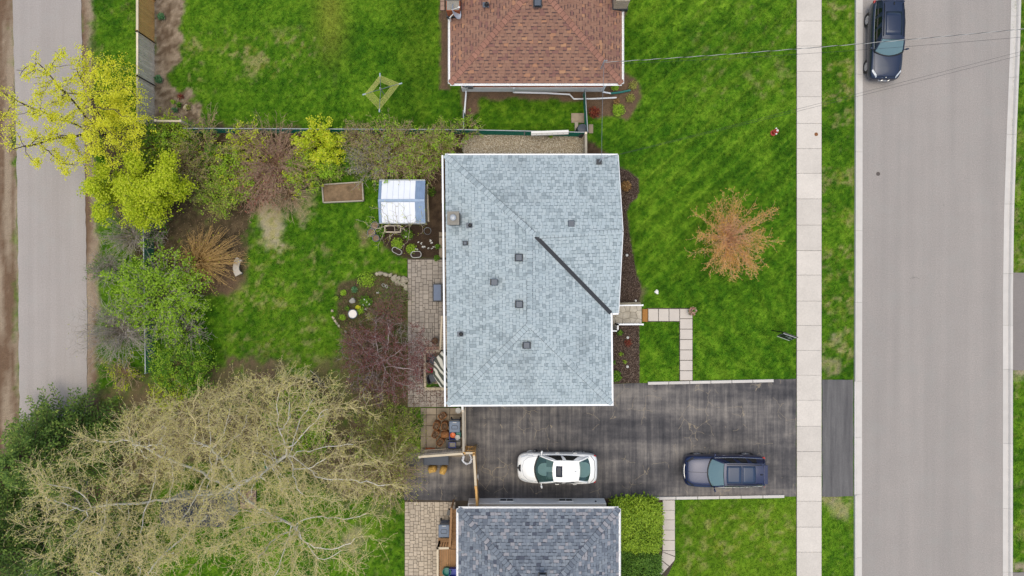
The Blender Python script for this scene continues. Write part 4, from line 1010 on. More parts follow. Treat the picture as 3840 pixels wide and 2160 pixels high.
# ------------------------------------------------------------------ fences
def board_fence(name, label, a, b, zt, bm, rm, side=1, bw=0.14, pitch=0.155, rails=(0.2, 1.2), capm=None, capw=0.10, posts=2, group=None, zb=0.04):
    """a,b: world xy of the fence line; side: which normal side carries the rails"""
    a = Vector((a[0], a[1], 0)); b = Vector((b[0], b[1], 0)); d = b - a; L = d.length; u = d / L; nrm = Vector((-u.y, u.x, 0)) * side
    root = thing(name, label, 'fence', (a + b) / 2, group=group); ang = math.atan2(u.y, u.x)
    mb = MB(); mb.box((0, 0, 0), (bw, 0.02, zt - zb - 0.03), ang); me = bpy.data.meshes.new('board'); me.from_pydata(mb.v, [], mb.f); me.materials.append(bm)
    n = int(L / pitch); rng = random.Random(int(L * 100))
    for k in range(n):
        p = a + u * ((k + 0.5) * L / n); o = link('board', me, root, (p.x, p.y, (zt + zb) / 2 - 0.02)); o.rotation_euler = (rng.uniform(-.01, .01), rng.uniform(-.01, .01), rng.uniform(-.02, .02))
    for z in rails:
        mb = MB(); mb.bar(a + nrm * 0.035 + Vector((0, 0, z)), b + nrm * 0.035 + Vector((0, 0, z)), 0.045, 0.085); mb.build('rail', rm, root)
    mb = MB(); mb.bar(a + Vector((0, 0, zt)), b + Vector((0, 0, zt)), capw, 0.04); mb.build('cap_rail', capm or rm, root)
    for k in range(posts):
        p = a + d * (k / max(1, posts - 1)); mb = MB(); mb.box((p.x, p.y, (zt + 0.06) / 2), (0.10, 0.10, zt + 0.06), ang); mb.box((p.x, p.y, zt + 0.07), (0.13, 0.13, 0.03), ang); mb.build('post', rm, root)
    return root
xf = P(580, 0).x
Y = [P(0, q, 1.9).y for q in (-216, -49, 118, 285, 452)]
board_fence('board_fence', 'fresh orange cedar fence panel next in line before the grey ones', (xf, Y[1]), (xf, Y[2]), 1.9, M['woodnew'], M['woodnew'], -1, rails=(0.18, 1.22), capm=M['woodpale'], capw=0.13)
board_fence('board_fence', 'fresh orange cedar fence panel at the far end of the fence line', (xf, Y[0]), (xf, Y[1] + 0.02), 1.9, M['woodnew'], M['woodnew'], -1, rails=(0.18, 1.22), capm=M['woodpale'], capw=0.13)
board_fence('board_fence', 'weathered grey board fence panel joined to the fresh orange panel', (xf, Y[2] - 0.02), (xf, Y[3]), 1.9, M['woodold'], M['woodold'], -1, rails=(0.18, 1.22), capm=M['woodold'], capw=0.11)
board_fence('board_fence', 'weathered grey board fence panel ending at the yellow maple', (xf, Y[3] - 0.02), (xf, Y[4]), 1.9, M['woodold'], M['woodold'], -1, rails=(0.18, 1.22), capm=M['woodold'], capw=0.11)
a = P(585, 453, 1.7); b = P(678, 454, 1.7)
board_fence('board_fence', 'short grey board fence return behind the shrub bed', (a.x, a.y), (b.x, b.y), 1.7, M['woodold'], M['woodold'], 1, rails=(0.2, 1.2), capm=M['woodpale'])

def wire_fence(label, pts, zt, name='chain_link_fence', privacy=True):
    root = thing(name, label, 'fence', (pts[0][0], pts[0][1], 0))
    for (p, q) in zip(pts, pts[1:]):
        a = Vector((p[0], p[1], 0)); b = Vector((q[0], q[1], 0)); d = b - a; L = d.length; u = d / L
        mb = MB(); mb.tube([a + Vector((0, 0, zt)), b + Vector((0, 0, zt))], 0.028, 8); mb.build('top_rail', M['galv'], root)
        mb = MB(); s = 0.075; n = int((L + zt) / s)
        for k in range(n):
            for sg in (1, -1):
                t0 = k * s if sg > 0 else k * s - zt
                x0, z0, x1, z1 = (t0, 0.04, t0 - zt, zt) if sg > 0 else (t0, 0.04, t0 + zt, zt)
                def cl(xa, za, xb, zb):
                    if xa > L: t = (L - xa) / (xb - xa); xa, za = L, za + (zb - za) * t
                    if xa < 0: t = (0 - xa) / (xb - xa); xa, za = 0, za + (zb - za) * t
                    return xa, za
                if max(x0, x1) < 0.01 or min(x0, x1) > L - 0.01: continue
                A0 = cl(x0, z0, x1, z1); A1 = cl(x1, z1, x0, z0)
                mb.tube([a + u * A0[0] + Vector((0, 0, A0[1])), a + u * A1[0] + Vector((0, 0, A1[1]))], 0.009, 3, cap=False)
        o = mb.build('wire_mesh', M['green_vinyl'], root); tag(o, kind='stuff')
        npost = max(2, int(L / 2.6) + 1)
        for k in range(npost):
            pp = a + d * (k / (npost - 1)); mb = MB(); mb.tube([pp, pp + Vector((0, 0, zt + 0.03))], 0.03, 8); mb.lathe([(0.04, zt + 0.02), (0.03, zt + 0.06), (0, zt + 0.08)], (pp.x, pp.y, 0), 8); mb.build('post', M['galv'], root)
    return root
wire_fence('green chain-link fence with pale top rail behind the shrub hedge', [P2(690, 481, 1.2), P2(1740, 486, 1.2), P2(2196, 496, 1.2)], 1.2)
wire_fence('green chain-link fence beside the back lane among the bare shrubs', [P2(537, 815, 1.2), P2(545, 1400, 1.2)], 1.2)
wire_fence('short green chain-link fence between the brick wall and the composter', [P2(2194, 335, 1.2), P2(2204, 494, 1.2)], 1.2)
wire_fence('short green chain-link fence stub below the white downspout', [P2(1738, 415, 1.2), P2(1738, 484, 1.2)], 1.2)
board_fence('board_fence', 'short timber gate fence at the end of the gravel strip', P2(2197, 500, 1.4), P2(2198, 582, 1.4), 1.4, M['woodold'], M['woodold'], 1, capm=M['woodgrey'], capw=0.13)
# side-yard fences by the driveway
board_fence('board_fence', 'grey-capped board fence between the slab pad and the driveway', P2(1736, 1541, 1.8), P2(1738, 1702, 1.8), 1.8, M['woodold'], M['woodold'], 1, rails=(0.3, 1.4), capm=M['woodgrey'], capw=0.11)
mb = MB(); a = P(1734, 1520, 1.8); b = P(1735, 1543, 1.8); mb.bar(a, b, 0.12, 0.10); o = mb.build('fence_post_rail', M['whitep'], None, base=(a.x, a.y, 0))
mb2 = MB(); mb2.box((0, -0.15, 0.9), (0.1, 0.1, 1.75)); mb2.build('post', M['whitep'], o); o['label'] = 'short white rail joining the house corner and the grey-capped fence'; o['category'] = 'rail'
board_fence('wooden_gate', 'open board gate with pale top rail standing between the paper bags and deck box', P2(1574, 1713, 1.7), P2(1735, 1701, 1.7), 1.7, M['woodold'], M['woodold'], 1, rails=(0.3, 1.3), capm=M['woodpale'], capw=0.13)
board_fence('board_fence', 'short fence with orange boards beside the white coiled bag', P2(1741, 1699, 1.8), P2(1777, 1699, 1.8), 1.8, M['woodnew'], M['woodnew'], 1, rails=(0.4, 1.3), capm=M['woodpale'], capw=0.12)
board_fence('board_fence', 'pale-capped driveway fence next to the white sedan', P2(1777, 1703, 1.8), P2(1784, 1826, 1.8), 1.8, M['woodnew'], M['woodnew'], -1, rails=(0.4, 1.3), capm=M['woodpale'], capw=0.13)
board_fence('wooden_gate', 'orange timber gate leaf meeting the south house wall', P2(1785, 1828, 1.75), P2(1789, 1903, 1.75), 1.75, M['woodnew'], M['woodnew'], -1, rails=(0.4, 1.3), capm=M['woodnew'], capw=0.12)
for o in bpy.data.objects:
    if o.name.startswith('wooden_gate'): o['category'] = 'gate'

# ------------------------------------------------------------------ overhead cables
def sagline(a, b, sag, n=60):
    a = Vector(a); b = Vector(b); return [a + (b - a) * (k / n) - Vector((0, 0, sag * 4 * (k / n) * (1 - k / n))) for k in range(n + 1)]
def twisted(name, label, a, b, sag):
    base = sagline(a, b, sag, 240); L = (Vector(b) - Vector(a)).length
    d = (Vector(b) - Vector(a)).normalized(); u = d.cross(Vector((0, 0, 1))).normalized(); w = u.cross(d)
    root = thing(name, label, 'cable', base[0])
    for k, (m_, ph) in enumerate(((M['wirel'], 0), (M['wire'], math.pi))):
        mb = MB(); mb.tube([p + (u * math.cos(i / 240 * L / 1.15 * 2 * math.pi + ph) + w * math.sin(i / 240 * L / 1.15 * 2 * math.pi + ph)) * 0.011 for i, p in enumerate(base)], 0.011, 5); mb.build('strand', m_, root)
def cable(label, a, b, sag, r=0.010, m=None):
    pts = sagline(a, b, sag, 30); mb = MB(); mb.tube(pts, r, 5); o = mb.build('overhead_cable', m or M['wire'], None, base=pts[0]); tag(o, label, 'cable'); return o
twisted('overhead_cable', 'twisted black and white service cable from the brown-roofed house across the street', MAST2, P(4300, 62, 7.0), 0.5)
cable('thin black line below the twisted cable crossing the parked car', MAST2 - Vector((0, 0, .3)), P(4300, 95, 6.6), 0.7, 0.007)
cable('thin black wire from grey roof mast over the lawn to the street, upper of two', MAST1 + Vector((0, 0, .05)), P(4300, 70, 6.8), 0.3, 0.0065)
cable('thin black wire from grey roof mast over the lawn to the street, lower of two', MAST1 - Vector((0, 0, .12)), P(4300, 86, 6.6), 0.45, 0.0065)
cable('thin grey wire strung between the masts of the two neighbouring roofs', MAST2 - Vector((0, 0, .2)), MAST1, 0.25, 0.011, M['metal'])

# ------------------------------------------------------------------ cars
def glassmat(name, tint, tr=0.35, rough=0.03):
    m, nt, b = newmat(name)
    b.inputs['Base Color'].default_value = (*tint, 1); b.inputs['Roughness'].default_value = rough; b.inputs['Specular IOR Level'].default_value = 0.8
    b.inputs['Coat Weight'].default_value = 0.4; b.inputs['Coat Roughness'].default_value = 0.12
    tb = nt.nodes.new('ShaderNodeBsdfTransparent'); tb.inputs[0].default_value = (0.62, 0.78, 0.76, 1)
    mx = nt.nodes.new('ShaderNodeMixShader'); mx.inputs[0].default_value = tr
    nt.links.new(b.outputs[0], mx.inputs[1]); nt.links.new(tb.outputs[0], mx.inputs[2]); nt.links.new(mx.outputs[0], nt.nodes['Material Output'].inputs[0])
    return m
M['wshield'] = glassmat('windscreen_glass', C(70, 104, 104), 0.45)
M['wshield2'] = glassmat('bright_windscreen_glass', C(128, 160, 164), 0.25)
M['sideglass'] = flat('dark_side_glass', C(24, 28, 30), 0.05, spec=0.8)
M['roofglass'] = flat('sunroof_glass', C(44, 50, 64), 0.3, spec=0.22)
M['panoglass'] = flat('panorama_glass', C(54, 70, 96), 0.22, spec=0.35)
def paint(name, c, rough=0.3, metal=0.0, coat=1.0):
    m, nt, b = newmat(name); v = pos(nt); n = noise(nt, v, 1.5, 3); k = mathn(nt, 'ADD', mathn(nt, 'MULTIPLY', mathn(nt, 'SUBTRACT', n, .5), 0.25), 1.0)
    nt.links.new(mixc(nt, 1.0, c, k, 'MULTIPLY'), b.inputs['Base Color']); b.inputs['Roughness'].default_value = rough; b.inputs['Metallic'].default_value = metal
    b.inputs['Coat Weight'].default_value = coat; b.inputs['Coat Roughness'].default_value = 0.10; return m
M['p_white'] = paint('pearl_white_paint', C(246, 245, 241, 1.22), 0.35)
M['p_blue'] = paint('dark_blue_paint', C(26, 40, 80), 0.3, 0.2, 0.5)
M['p_navy'] = paint('black_sapphire_paint', C(40, 52, 76), 0.32, 0.3, 0.4)
M['p_dark'] = flat('black_trim', C(24, 25, 28), 0.45)
M['lamp'] = flat('headlamp_glass', C(222, 226, 228), 0.1, spec=0.8)
M['tail'] = flat('tail_lamp_red', C(196, 42, 26), 0.2)
M['seat_pale'] = flat('pale_seat_leather', C(196, 196, 178), 0.6)
M['seat_dark'] = flat('dark_seat_cloth', C(52, 54, 56), 0.7)
M['rim'] = flat('alloy_rim', C(196, 198, 202), 0.25, 0.7)

def car(name, label, loc, rot, d, body, gl, seatm, group=None):
    t = thing(name, label, 'car', loc, rot, group, local=True)
    def lp(a, b, k): return a + (b - a) * k
    # lower body: loft of cross-sections, front to rear
    rows = []
    for (x, w, zb, zs, zt) in d['st']:
        half = [(w * 0.86, zb), (w * 0.975, zb + 0.10), (w * 1.0, lp(zb, zs, 0.5)), (w * 0.985, zs - 0.07), (w * 0.945, zs), (w * 0.72, lp(zs, zt, 0.72)), (w * 0.38, lp(zs, zt, 0.95)), (0, zt)]
        rows.append([(x, y, z) for y, z in half] + [(x, -y, z) for y, z in half[-2::-1]])
    mb = MB(); mb.grid(rows)
    for r in (rows[0], rows[-1]):
        n = len(r)
        for k in range(n // 2): 
            if k + 1 < n - 2 - k: mb.face([r[k], r[k + 1], r[n - 2 - k], r[n - 1 - k]])
            elif k + 1 == n - 2 - k: mb.face([r[k], r[k + 1], r[n - 1 - k]])
    bo = mb.build('body', body, t, smooth=True, subsurf=2)
    g = d['g']
    def ws(u, v, o=0.0):      # windscreen point: v 0 base, 1 top
        a = Vector((g['fb'] - g['cb'] * u * u, g['wb'] * u, g['zf'])); b = Vector((g['ft'] - g['ct'] * u * u, g['wt'] * u, g['zr'] - 0.05 * u * u))
        p = a.lerp(b, v); k = math.sin(math.pi * v) * 0.03 + o; return p + Vector((0.5, 0, 0.86)) * k
    def rw(u, v, o=0.0):
        a = Vector((g['rb'] + g['cr'] * u * u, g['wr'] * u, g['zb'])); b = Vector((g['rt'] + 0.06 * u * u, g['wt2'] * u, g['zr2'] - 0.05 * u * u))
        p = a.lerp(b, v); k = math.sin(math.pi * v) * 0.03 + o; return p + Vector((-0.6, 0, 0.8)) * k
    def rp(u, s):             # roof point: s 0 front 1 rear
        x = lp(g['ft'] - g['ct'] * u * u, g['rt'] + 0.06 * u * u, s); wt = lp(g['wt'], g['wt2'], s) + 0.03 * math.sin(math.pi * s)
        z = lp(g['zr'], g['zr2'], s) - 0.05 * u * u + 0.055 * math.sin(math.pi * s) ; return Vector((x, wt * u, z))
    def sd(s, v, sg, o=0.0):  # side panel point
        a = ws(1, 0).lerp(rw(1, 0), s); a.y = lp(g['wb'], g['wr'], s) + 0.05 * math.sin(math.pi * s); a.z = lp(g['zf'], g['zb'], s)
        b = rp(1, s); p = a.lerp(b, v); p.y += math.sin(math.pi * v) * 0.03 + o; p.y *= sg; return p
    mb = MB(); mb.grid([[rp(-1 + 2 * i / 12, j / 10) for i in range(13)] for j in range(11)]); ro = mb.build('roof', d.get('roofm', body), t, smooth=True)
    for sg in (1, -1):
        mb = MB(); mb.grid([[sd(i / 12, j / 4, sg) for i in range(13)] for j in range(5)]); mb.build('side_frame', d.get('frame', body), t, smooth=True)
        for (s0, s1) in d['win']:
            mb = MB(); R = []
            for j in range(4):
                v = lp(0.05, 0.93, j / 3); R.append([sd(lp(lp(s0, s0 + d['lean'][0], v), lp(s1, s1 - d['lean'][1], v), i / 8), v, sg, 0.012) for i in range(9)])
            mb.grid(R); mb.build('side_window', M['sideglass'], t, smooth=True)
    mb = MB(); mb.grid([[ws(-.95 + 1.9 * i / 10, 0.03 + .94 * j / 6, 0.004) for i in range(11)] for j in range(7)]); mb.build('windscreen', gl, t, smooth=True)
    mb = MB(); mb.grid([[rw(-.92 + 1.84 * i / 10, 0.05 + .90 * j / 6, 0.004) for i in range(11)] for j in range(7)]); mb.build('rear_window', d.get('rglass', gl), t, smooth=True)
    for sg in (1, -1):   # pillars
        mb = MB(); mb.tube([ws(sg, k / 6) for k in range(7)], 0.045, 8); mb.build('pillar', d.get('frame', body), t, smooth=True)
        mb = MB(); mb.tube([rw(sg, k / 6) for k in range(7)], 0.055, 8); mb.build('pillar', d.get('frame', body), t, smooth=True)
    mb = MB(); mb.tube([ws(-1 + 2 * k / 10, 0.0) + Vector((0.02, 0, 0.01)) for k in range(11)], 0.04, 6); mb.build('cowl', M['p_dark'], t, smooth=True)
    # interior: dark tub lid, dash, seats, wheel
    tub = [ws(-.9 + 1.8 * k / 8, 0.0) for k in range(9)] + [rw(.9 - 1.8 * k / 8, 0.0) for k in range(9)]
    mb = MB(); mb.face([(p.x * 0.985, p.y * 0.97, g['zf'] + 0.012 if k < 9 else g['zb'] + 0.012) for k, p in enumerate(tub)]); it = mb.build('interior', M['p_dark'], t)
    for sg in (1, -1):
        mb = MB(); x = lp(g['ft'], g['rt'], 0.12)
        mb.box((x, sg * 0.36, g['zf'] + 0.10), (0.14, 0.46, 0.36), rot=Matrix.Rotation(-0.25, 3, 'Y')); mb.box((x - 0.06, sg * 0.36, g['zf'] + 0.33), (0.10, 0.24, 0.14)); mb.box((x + .3, sg * .36, g['zf'] - .0), (.46, .46, .08)); mb.build('seat', seatm, t, bevel=0.03)
    mb = MB(); mb.tube([(lp(g['fb'], g['ft'], .75) + 0.05 * math.sin(q) , 0.36 + 0.17 * math.cos(q), g['zf'] + 0.08 + 0.14 * math.sin(q)) for q in [2 * math.pi * k / 16 for k in range(17)]], 0.016, 6); mb.build('steering_wheel', M['p_dark'], t)
    # wheels
    wr, ww = d['wr'], 0.22
    for x in d['ax']:
        for sg in (1, -1):
            tr = d['track']; c = Vector((x, sg * (tr - ww / 2), wr)); AX = Matrix.Rotation(-sg * math.pi / 2, 3, 'X')
            if d.get('steer') and x == d['ax'][0]: AX = Matrix.Rotation(d['steer'], 3, 'Z') @ AX
            mb = MB(); mb.lathe([(wr * .62, -ww / 2), (wr * .93, -ww / 2), (wr, -ww * .32), (wr, ww * .32), (wr * .94, ww / 2), (wr * .70, ww / 2 + .004), (wr * .66, ww * .42)], c, 28, axis=AX); w = mb.build('wheel', M['rubber'], t, smooth=False)
            mb = MB(); mb.lathe([(wr * .68, ww * .40), (wr * .62, ww * .30), (wr * .60, ww * .1), (0.0, ww * .1)], c, 28, axis=AX); mb.build('rim_barrel', M['p_dark'], w)
            mb = MB(); mb.lathe([(wr * .20, ww * .2), (wr * .18, ww * .48), (0, ww * .50)], c, 12, axis=AX); mb.lathe([(wr * .70, ww * .44), (wr * .68, ww * .50), (wr * .62, ww * .46), (wr * .61, ww * .34)], c, 28, axis=AX)
            for k in range(10 if d.get('spokes') == 10 else 5):
                q = 2 * math.pi * k / (10 if d.get('spokes') == 10 else 5); R3 = AX @ Matrix.Rotation(q, 3, 'Z'); mb.box(c + R3 @ Vector((wr * .40, 0, ww * .40)), (wr * .50, wr * (.09 if d.get('spokes') == 10 else .17), .03), rot=R3)
            mb.build('rim', M['rim'], w)
            mb = MB(); mb.lathe([(wr * 1.17, -0.03), (wr * 1.17, 0.0), (wr * 1.03, 0.004), (wr * 1.02, -0.03)], Vector((x, sg * (tr - 0.008), wr + .01)), 28, axis=Matrix.Rotation(-sg * math.pi / 2, 3, 'X')); mb.build('wheel_arch', d.get('archm', M['p_dark']), t)
    # mirrors, handles
    for sg in (1, -1):
        x = g['fb'] - g['cb'] - 0.10; mb = MB(); y = g['wb'] + 0.02
        mb.tube([(x, sg * y, g['zf'] + .02), (x - .02, sg * (y + .10), g['zf'] + .06)], [.035, .03], 8); mb.lathe([(0, -.10), (.05, -.085), (.075, -.03), (.075, .04), (.055, .09), (0, .10)], (x - .03, sg * (y + .19), g['zf'] + .09), 12, sx=.75, sy=1.0, axis=Matrix.Rotation(sg * 0.25, 3, 'Z') @ Matrix.Rotation(math.pi / 2, 3, 'X')); mb.build('mirror', d.get('mirm', body), t, smooth=True)
        for x in d['hd']:
            w = np.interp(-x, [-q[0] for q in d['st']], [q[1] for q in d['st']]); z = np.interp(-x, [-q[0] for q in d['st']], [q[3] for q in d['st']])
            mb = MB(); mb.tube([(x - .11, sg * (w * .985), z - .10), (x - .07, sg * (w * .985 + .035), z - .095), (x + .07, sg * (w * .985 + .035), z - .095), (x + .11, sg * (w * .985), z - .10)], .016, 6); mb.build('door_handle', d.get('handm', body), t)
    # surface pieces laid on the body by projecting a plan outline
    bm_ = bo.data; dg = None
    return t, bo, ws, rw, rp, sd
def body_z(d, x, y):
    st = d['st']; xs = [-q[0] for q in st]
    w = np.interp(-x, xs, [q[1] for q in st]); zs = np.interp(-x, xs, [q[3] for q in st]); zt = np.interp(-x, xs, [q[4] for q in st]); zb = np.interp(-x, xs, [q[2] for q in st])
    h = [(0, zt), (.38, zs + (zt - zs) * .95), (.72, zs + (zt - zs) * .72), (.945, zs), (.985, zs - .07), (1.0, (zb + zs) / 2)]
    return float(np.interp(abs(y) / w, [q[0] for q in h], [q[1] for q in h])), w
def seam(t, d, pts, r=0.007, lift=-0.001, m=None, name='panel_seam', z=None):
    mb = MB(); out = []
    for (xa, ya), (xb, yb) in zip(pts, pts[1:]):
        for k in range(8): x = xa + (xb - xa) * k / 8; y = ya + (yb - ya) * k / 8; out.append((x, y, body_z(d, x, y)[0] + lift))
    out.append((pts[-1][0], pts[-1][1], body_z(d, *pts[-1])[0] + lift)); mb.tube(out, r, 5); return mb.build(name, m or M['p_dark'], t)
def blob(t, name, m, pts, dims, smooth=True):
    """rounded patch: a hull of points thickened as a swept strip"""
    mb = MB(); mb.tube(pts, dims, 10); return mb.build(name, m, t, smooth=smooth)

# -- white sedan
L = 4.70; h = L / 2
dW = dict(st=[(h - .00, .42, .34, .50, .60), (h - .04, .62, .26, .56, .69), (h - .20, .80, .22, .64, .78), (h - .55, .885, .22, .74, .90), (h - 1.05, .90, .22, .86, 1.00), (h - 1.35, .90, .22, .92, 1.02), (h - 2.3, .905, .22, .96, 1.03), (h - 3.3, .905, .22, .98, 1.05), (h - 3.9, .90, .24, 1.0, 1.07), (-h + .40, .87, .28, .98, 1.07), (-h + .14, .80, .32, .92, 1.03), (-h + .03, .66, .36, .80, .94), (-h, .5, .42, .70, .80)],
          g=dict(fb=h - 1.02, cb=.26, ft=h - 2.02, ct=.08, rt=-h + 1.10, rb=-h + .40, cr=.18, wb=.80, wt=.60, wt2=.57, wr=.74, zf=.99, zb=1.05, zr=1.50, zr2=1.46),
          win=[(.13, .40), (.42, .72)], lean=(.10, .10), wr=.32, ax=(h - .92, -h + 1.08), track=.875, hd=(.02, -1.02), spokes=10, steer=0.35, archm=M['p_white'])
dW['win'] = [(.08, .44), (.455, .84)]; dW['lean'] = (.06, .07)
pw = P(2090, 1760, 0.75)
tW, bW, ws, rw, rp, sd = car('sedan', 'white sedan with a dark sunroof parked on the driveway', (pw.x, -10.62, 0.012), math.pi - 0.004, dW, M['p_white'], M['wshield'], M['seat_pale'])
mb = MB(); mb.grid([[rp(-.52 + 1.04 * i / 6, .12 + .24 * j / 4) + Vector((0, 0, .012)) for i in range(7)] for j in range(5)]); mb.build('sunroof', M['roofglass'], tW, smooth=True, solid=0.02)
mb = MB(); mb.grid([[((h - .19, h - .07, h + .015)[k] - .12 * u * u, u * .48 * (1 - .10 * k), (.775, .715, .58)[k] - .02 * u * u) for u in [-1 + 2 * q / 10 for q in range(11)]] for k in range(3)]); gr = mb.build('grille', M['p_dark'], tW)
for q in range(-6, 7): mb = MB(); mb.bar((h - .17 - .12 * (q / 6.5) ** 2, q * .07, .775), (h + .02 - .12 * (q / 6.5) ** 2, q * .066, .60), .012, .014); mb.build('grille_bar', M['metal'], gr)
mb = MB(); mb.lathe([(0, .0), (.05, .0), (.05, .012), (0, .014)], (h - .03, 0, .70), 14, axis=Matrix.Rotation(.9, 3, 'Y')); mb.build('emblem', M['chrome'], gr)
for sg in (1, -1):
    mb = MB(); R = []
    for j in range(3):
        R.append([(h - .20 - .42 * i / 6, sg * (.60 + .16 * i / 6 + .05 * j - .02 * i / 6 * j), body_z(dW, h - .20 - .42 * i / 6, .60 + .16 * i / 6 + .05 * j - .02 * i / 6 * j)[0] + .004) for i in range(7)])
    mb.grid(R); mb.build('headlight', M['lamp'], tW, smooth=True)
    seam(tW, dW, [(h - .62, sg * .74), (h - .92, sg * .77)], .012, .0, M['metal'], 'wiper_jet')
    mb = MB(); mb.grid([[(-h + .10 + .12 * j, sg * (.78 - .30 * i / 4 + .06 * j), .86 + .0 * i + .06 * j) for i in range(5)] for j in range(2)]); mb.build('tail_light', M['tail'], tW)
    seam(tW, dW, [(-h + .16, 0), (-h + .20, sg * .5), (-h + .42, sg * .80)], .012)
    seam(tW, dW, [(h - .26, sg * .0), (h - .36, sg * .42), (h - .62, sg * .66), (h - 1.22, sg * .76)], .008, -.002, M['metal'])
mb = MB(); mb.lathe([(0, 0), (.05, 0), (.03, .02), (0, .025)], (-h + 1.35, 0, 1.565), 10, sx=1.5, sy=.6); mb.build('antenna_base', M['whitep'], tW)

# -- SUV builder shared dims
def suv(name, label, loc, rot, L, body, wg, opts):
    h = L / 2
    d = dict(st=[(h, .55, .36, .62, .70), (h - .03, .72, .30, .72, .82), (h - .14, .86, .26, .80, .92), (h - .45, .925, .25, .90, 1.02), (h - .95, .935, .25, .98, 1.09), (h - 1.30, .935, .25, 1.02, 1.12), (h - 2.3, .935, .25, 1.04, 1.12), (h - 3.4, .935, .25, 1.06, 1.13), (-h + .7, .925, .28, 1.08, 1.14), (-h + .28, .89, .34, 1.06, 1.13), (-h + .08, .82, .38, 1.0, 1.08), (-h, .66, .42, .90, .98)],
             g=dict(fb=h - 1.28, cb=.26, ft=h - 2.06, ct=.05, rt=-h + .26, rb=-h + .08, cr=.14, wb=.83, wt=.645, wt2=.60, wr=.78, zf=1.09, zb=1.12, zr=1.62, zr2=1.58),
             win=[(.12, .37), (.39, .64), (.66, .86)], lean=(.06, .05), wr=.36, ax=(h - .86, -h + .98), track=.915, hd=(.10, -.92), frame=opts.get('frame', body), mirm=body)
    t, bo, ws, rw, rp, sd = car(name, label, loc, rot, d, body, wg, M['seat_dark'])
    for sg in (1, -1):
        mb = MB(); mb.tube([rp(sg * .90, .06) + Vector((0, 0, .02)), rp(sg * .90, .12) + Vector((0, 0, .06)), rp(sg * .90, .5) + Vector((0, 0, .07)), rp(sg * .90, .88) + Vector((0, 0, .06)), rp(sg * .90, .94) + Vector((0, 0, .02))], .02, 6); mb.build('roof_rail', M['p_dark'], t)
        mb = MB(); mb.grid([[(h - .10 - .36 * i / 6, sg * (.60 + .24 * i / 6), .80 + .05 * i / 6 + .05 * j) for i in range(7)] for j in range(2)])
        R = [[(h - .06 - .045 * j - .38 * i / 6, sg * (.58 + .28 * i / 6 - .02 * j), body_z(d, h - .06 - .045 * j - .38 * i / 6, .58 + .28 * i / 6 - .02 * j)[0] + .006) for i in range(7)] for j in range(3)]
        mb = MB(); mb.grid(R); mb.build('headlight', opts['lampm'], t, smooth=True)
        mb = MB(); mb.box((-h + .17, sg * .80, .95), (.20, .13, .14), rz=-sg * .35); mb.build('tail_light', M['tail'], t, bevel=.03)
        seam(t, d, [(h - .30, sg * .70), (h - 1.0, sg * .76), (h - 1.45, sg * .80)], .009)
        mb = MB(); mb.tube([sd(k / 10, .04, sg, .02) for k in range(11)], .012, 5); mb.build('window_trim', M['chrome'] if opts.get('chrome') else M['metal'], t)
    seam(t, d, [(h - .16, -.62), (h - .11, 0), (h - .16, .62)], .010)
    mb = MB(); mb.lathe([(0, 0), (.055, 0), (.04, .05), (0, .065)], rp(0, .90) + Vector((0, 0, -.005)), 10, sx=1.9, sy=.7); mb.build('antenna_fin', M['p_dark'], t, smooth=True)
    mb = MB(); mb.box((h - .015, 0, .50), (.05, .55, .12)); mb.build('number_plate', M['whitep'], t)
    mb = MB(); mb.box(rw(0, 1.0) + Vector((-.02, 0, -.005)), (.22, 1.10, .04), rot=Matrix.Rotation(-.08, 3, 'Y')); mb.build('spoiler', body, t, bevel=.015)
    mb = MB(); mb.box(ws(0, .82) + Vector((-.03, 0, -.05)), (.16, .20, .05), rot=Matrix.Rotation(.5, 3, 'Y')); mb.build('mirror_housing', M['p_dark'], t)
    return t, d, ws, rw, rp, sd
ps = P(2718, 1768, 0.8)
tB, dB, ws, rw, rp, sd = suv('suv', 'dark blue SUV with panoramic roof parked on the driveway', (ps.x, -10.78, 0.012), math.pi, 4.74, M['p_blue'], M['wshield2'], dict(lampm=M['p_dark'], frame=M['p_blue'], chrome=True))
hB = 4.74 / 2
for (s0, s1) in ((.06, .42), (.435, .76)):
    mb = MB(); mb.grid([[rp(-.78 + 1.56 * i / 8, s0 + (s1 - s0) * j / 5) + Vector((0, 0, .010)) for i in range(9)] for j in range(6)]); mb.build('panorama_roof', M['panoglass'], tB, smooth=True, solid=.02)
for k in range(3):
    mb = MB(); mb.tube([(hB + .02 - .10 * (q / 5) ** 2, q * .12, .74 - k * .09) for q in range(-5, 6)], .02, 6); mb.build('grille_bar', M['chrome'], tB)
seam(tB, dB, [(hB - .16, .0), (hB - 1.25, 0)], .008, .0)
pk = P(3352, 155, 0.8)
tK, dK, ws, rw, rp, sd = suv('suv', 'black-blue SUV with double oval grille parked at the street kerb', (22.02, 14.60, 0.012), -math.pi / 2 - 0.02, 4.62, M['p_navy'], M['wshield2'], dict(lampm=M['lamp'], frame=M['p_navy'], archm=M['p_dark']))
hK = 4.62 / 2
for sg in (1, -1):
    mb = MB(); c = Vector((hK - .02, sg * .20, .72)); mb.tube([c + Vector((-.06 * math.sin(q) - .03 * abs(math.cos(q)), .165 * math.cos(q), .11 * math.sin(q))) for q in [2 * math.pi * k / 20 for k in range(21)]], .022, 6); kg = mb.build('kidney_grille', M['chrome'], tK)
    mb = MB(); mb.face([c + Vector((-.06 * math.sin(q) - .03 * abs(math.cos(q)), .15 * math.cos(q), .10 * math.sin(q))) for q in [2 * math.pi * k / 20 for k in range(20)]]); mb.build('grille_mesh', M['p_dark'], kg)
mb = MB(); mb.lathe([(0, 0), (.045, 0), (.045, .012), (0, .016)], (hK - .10, 0, .875), 14); mb.build('emblem', M['wirel'], tK)
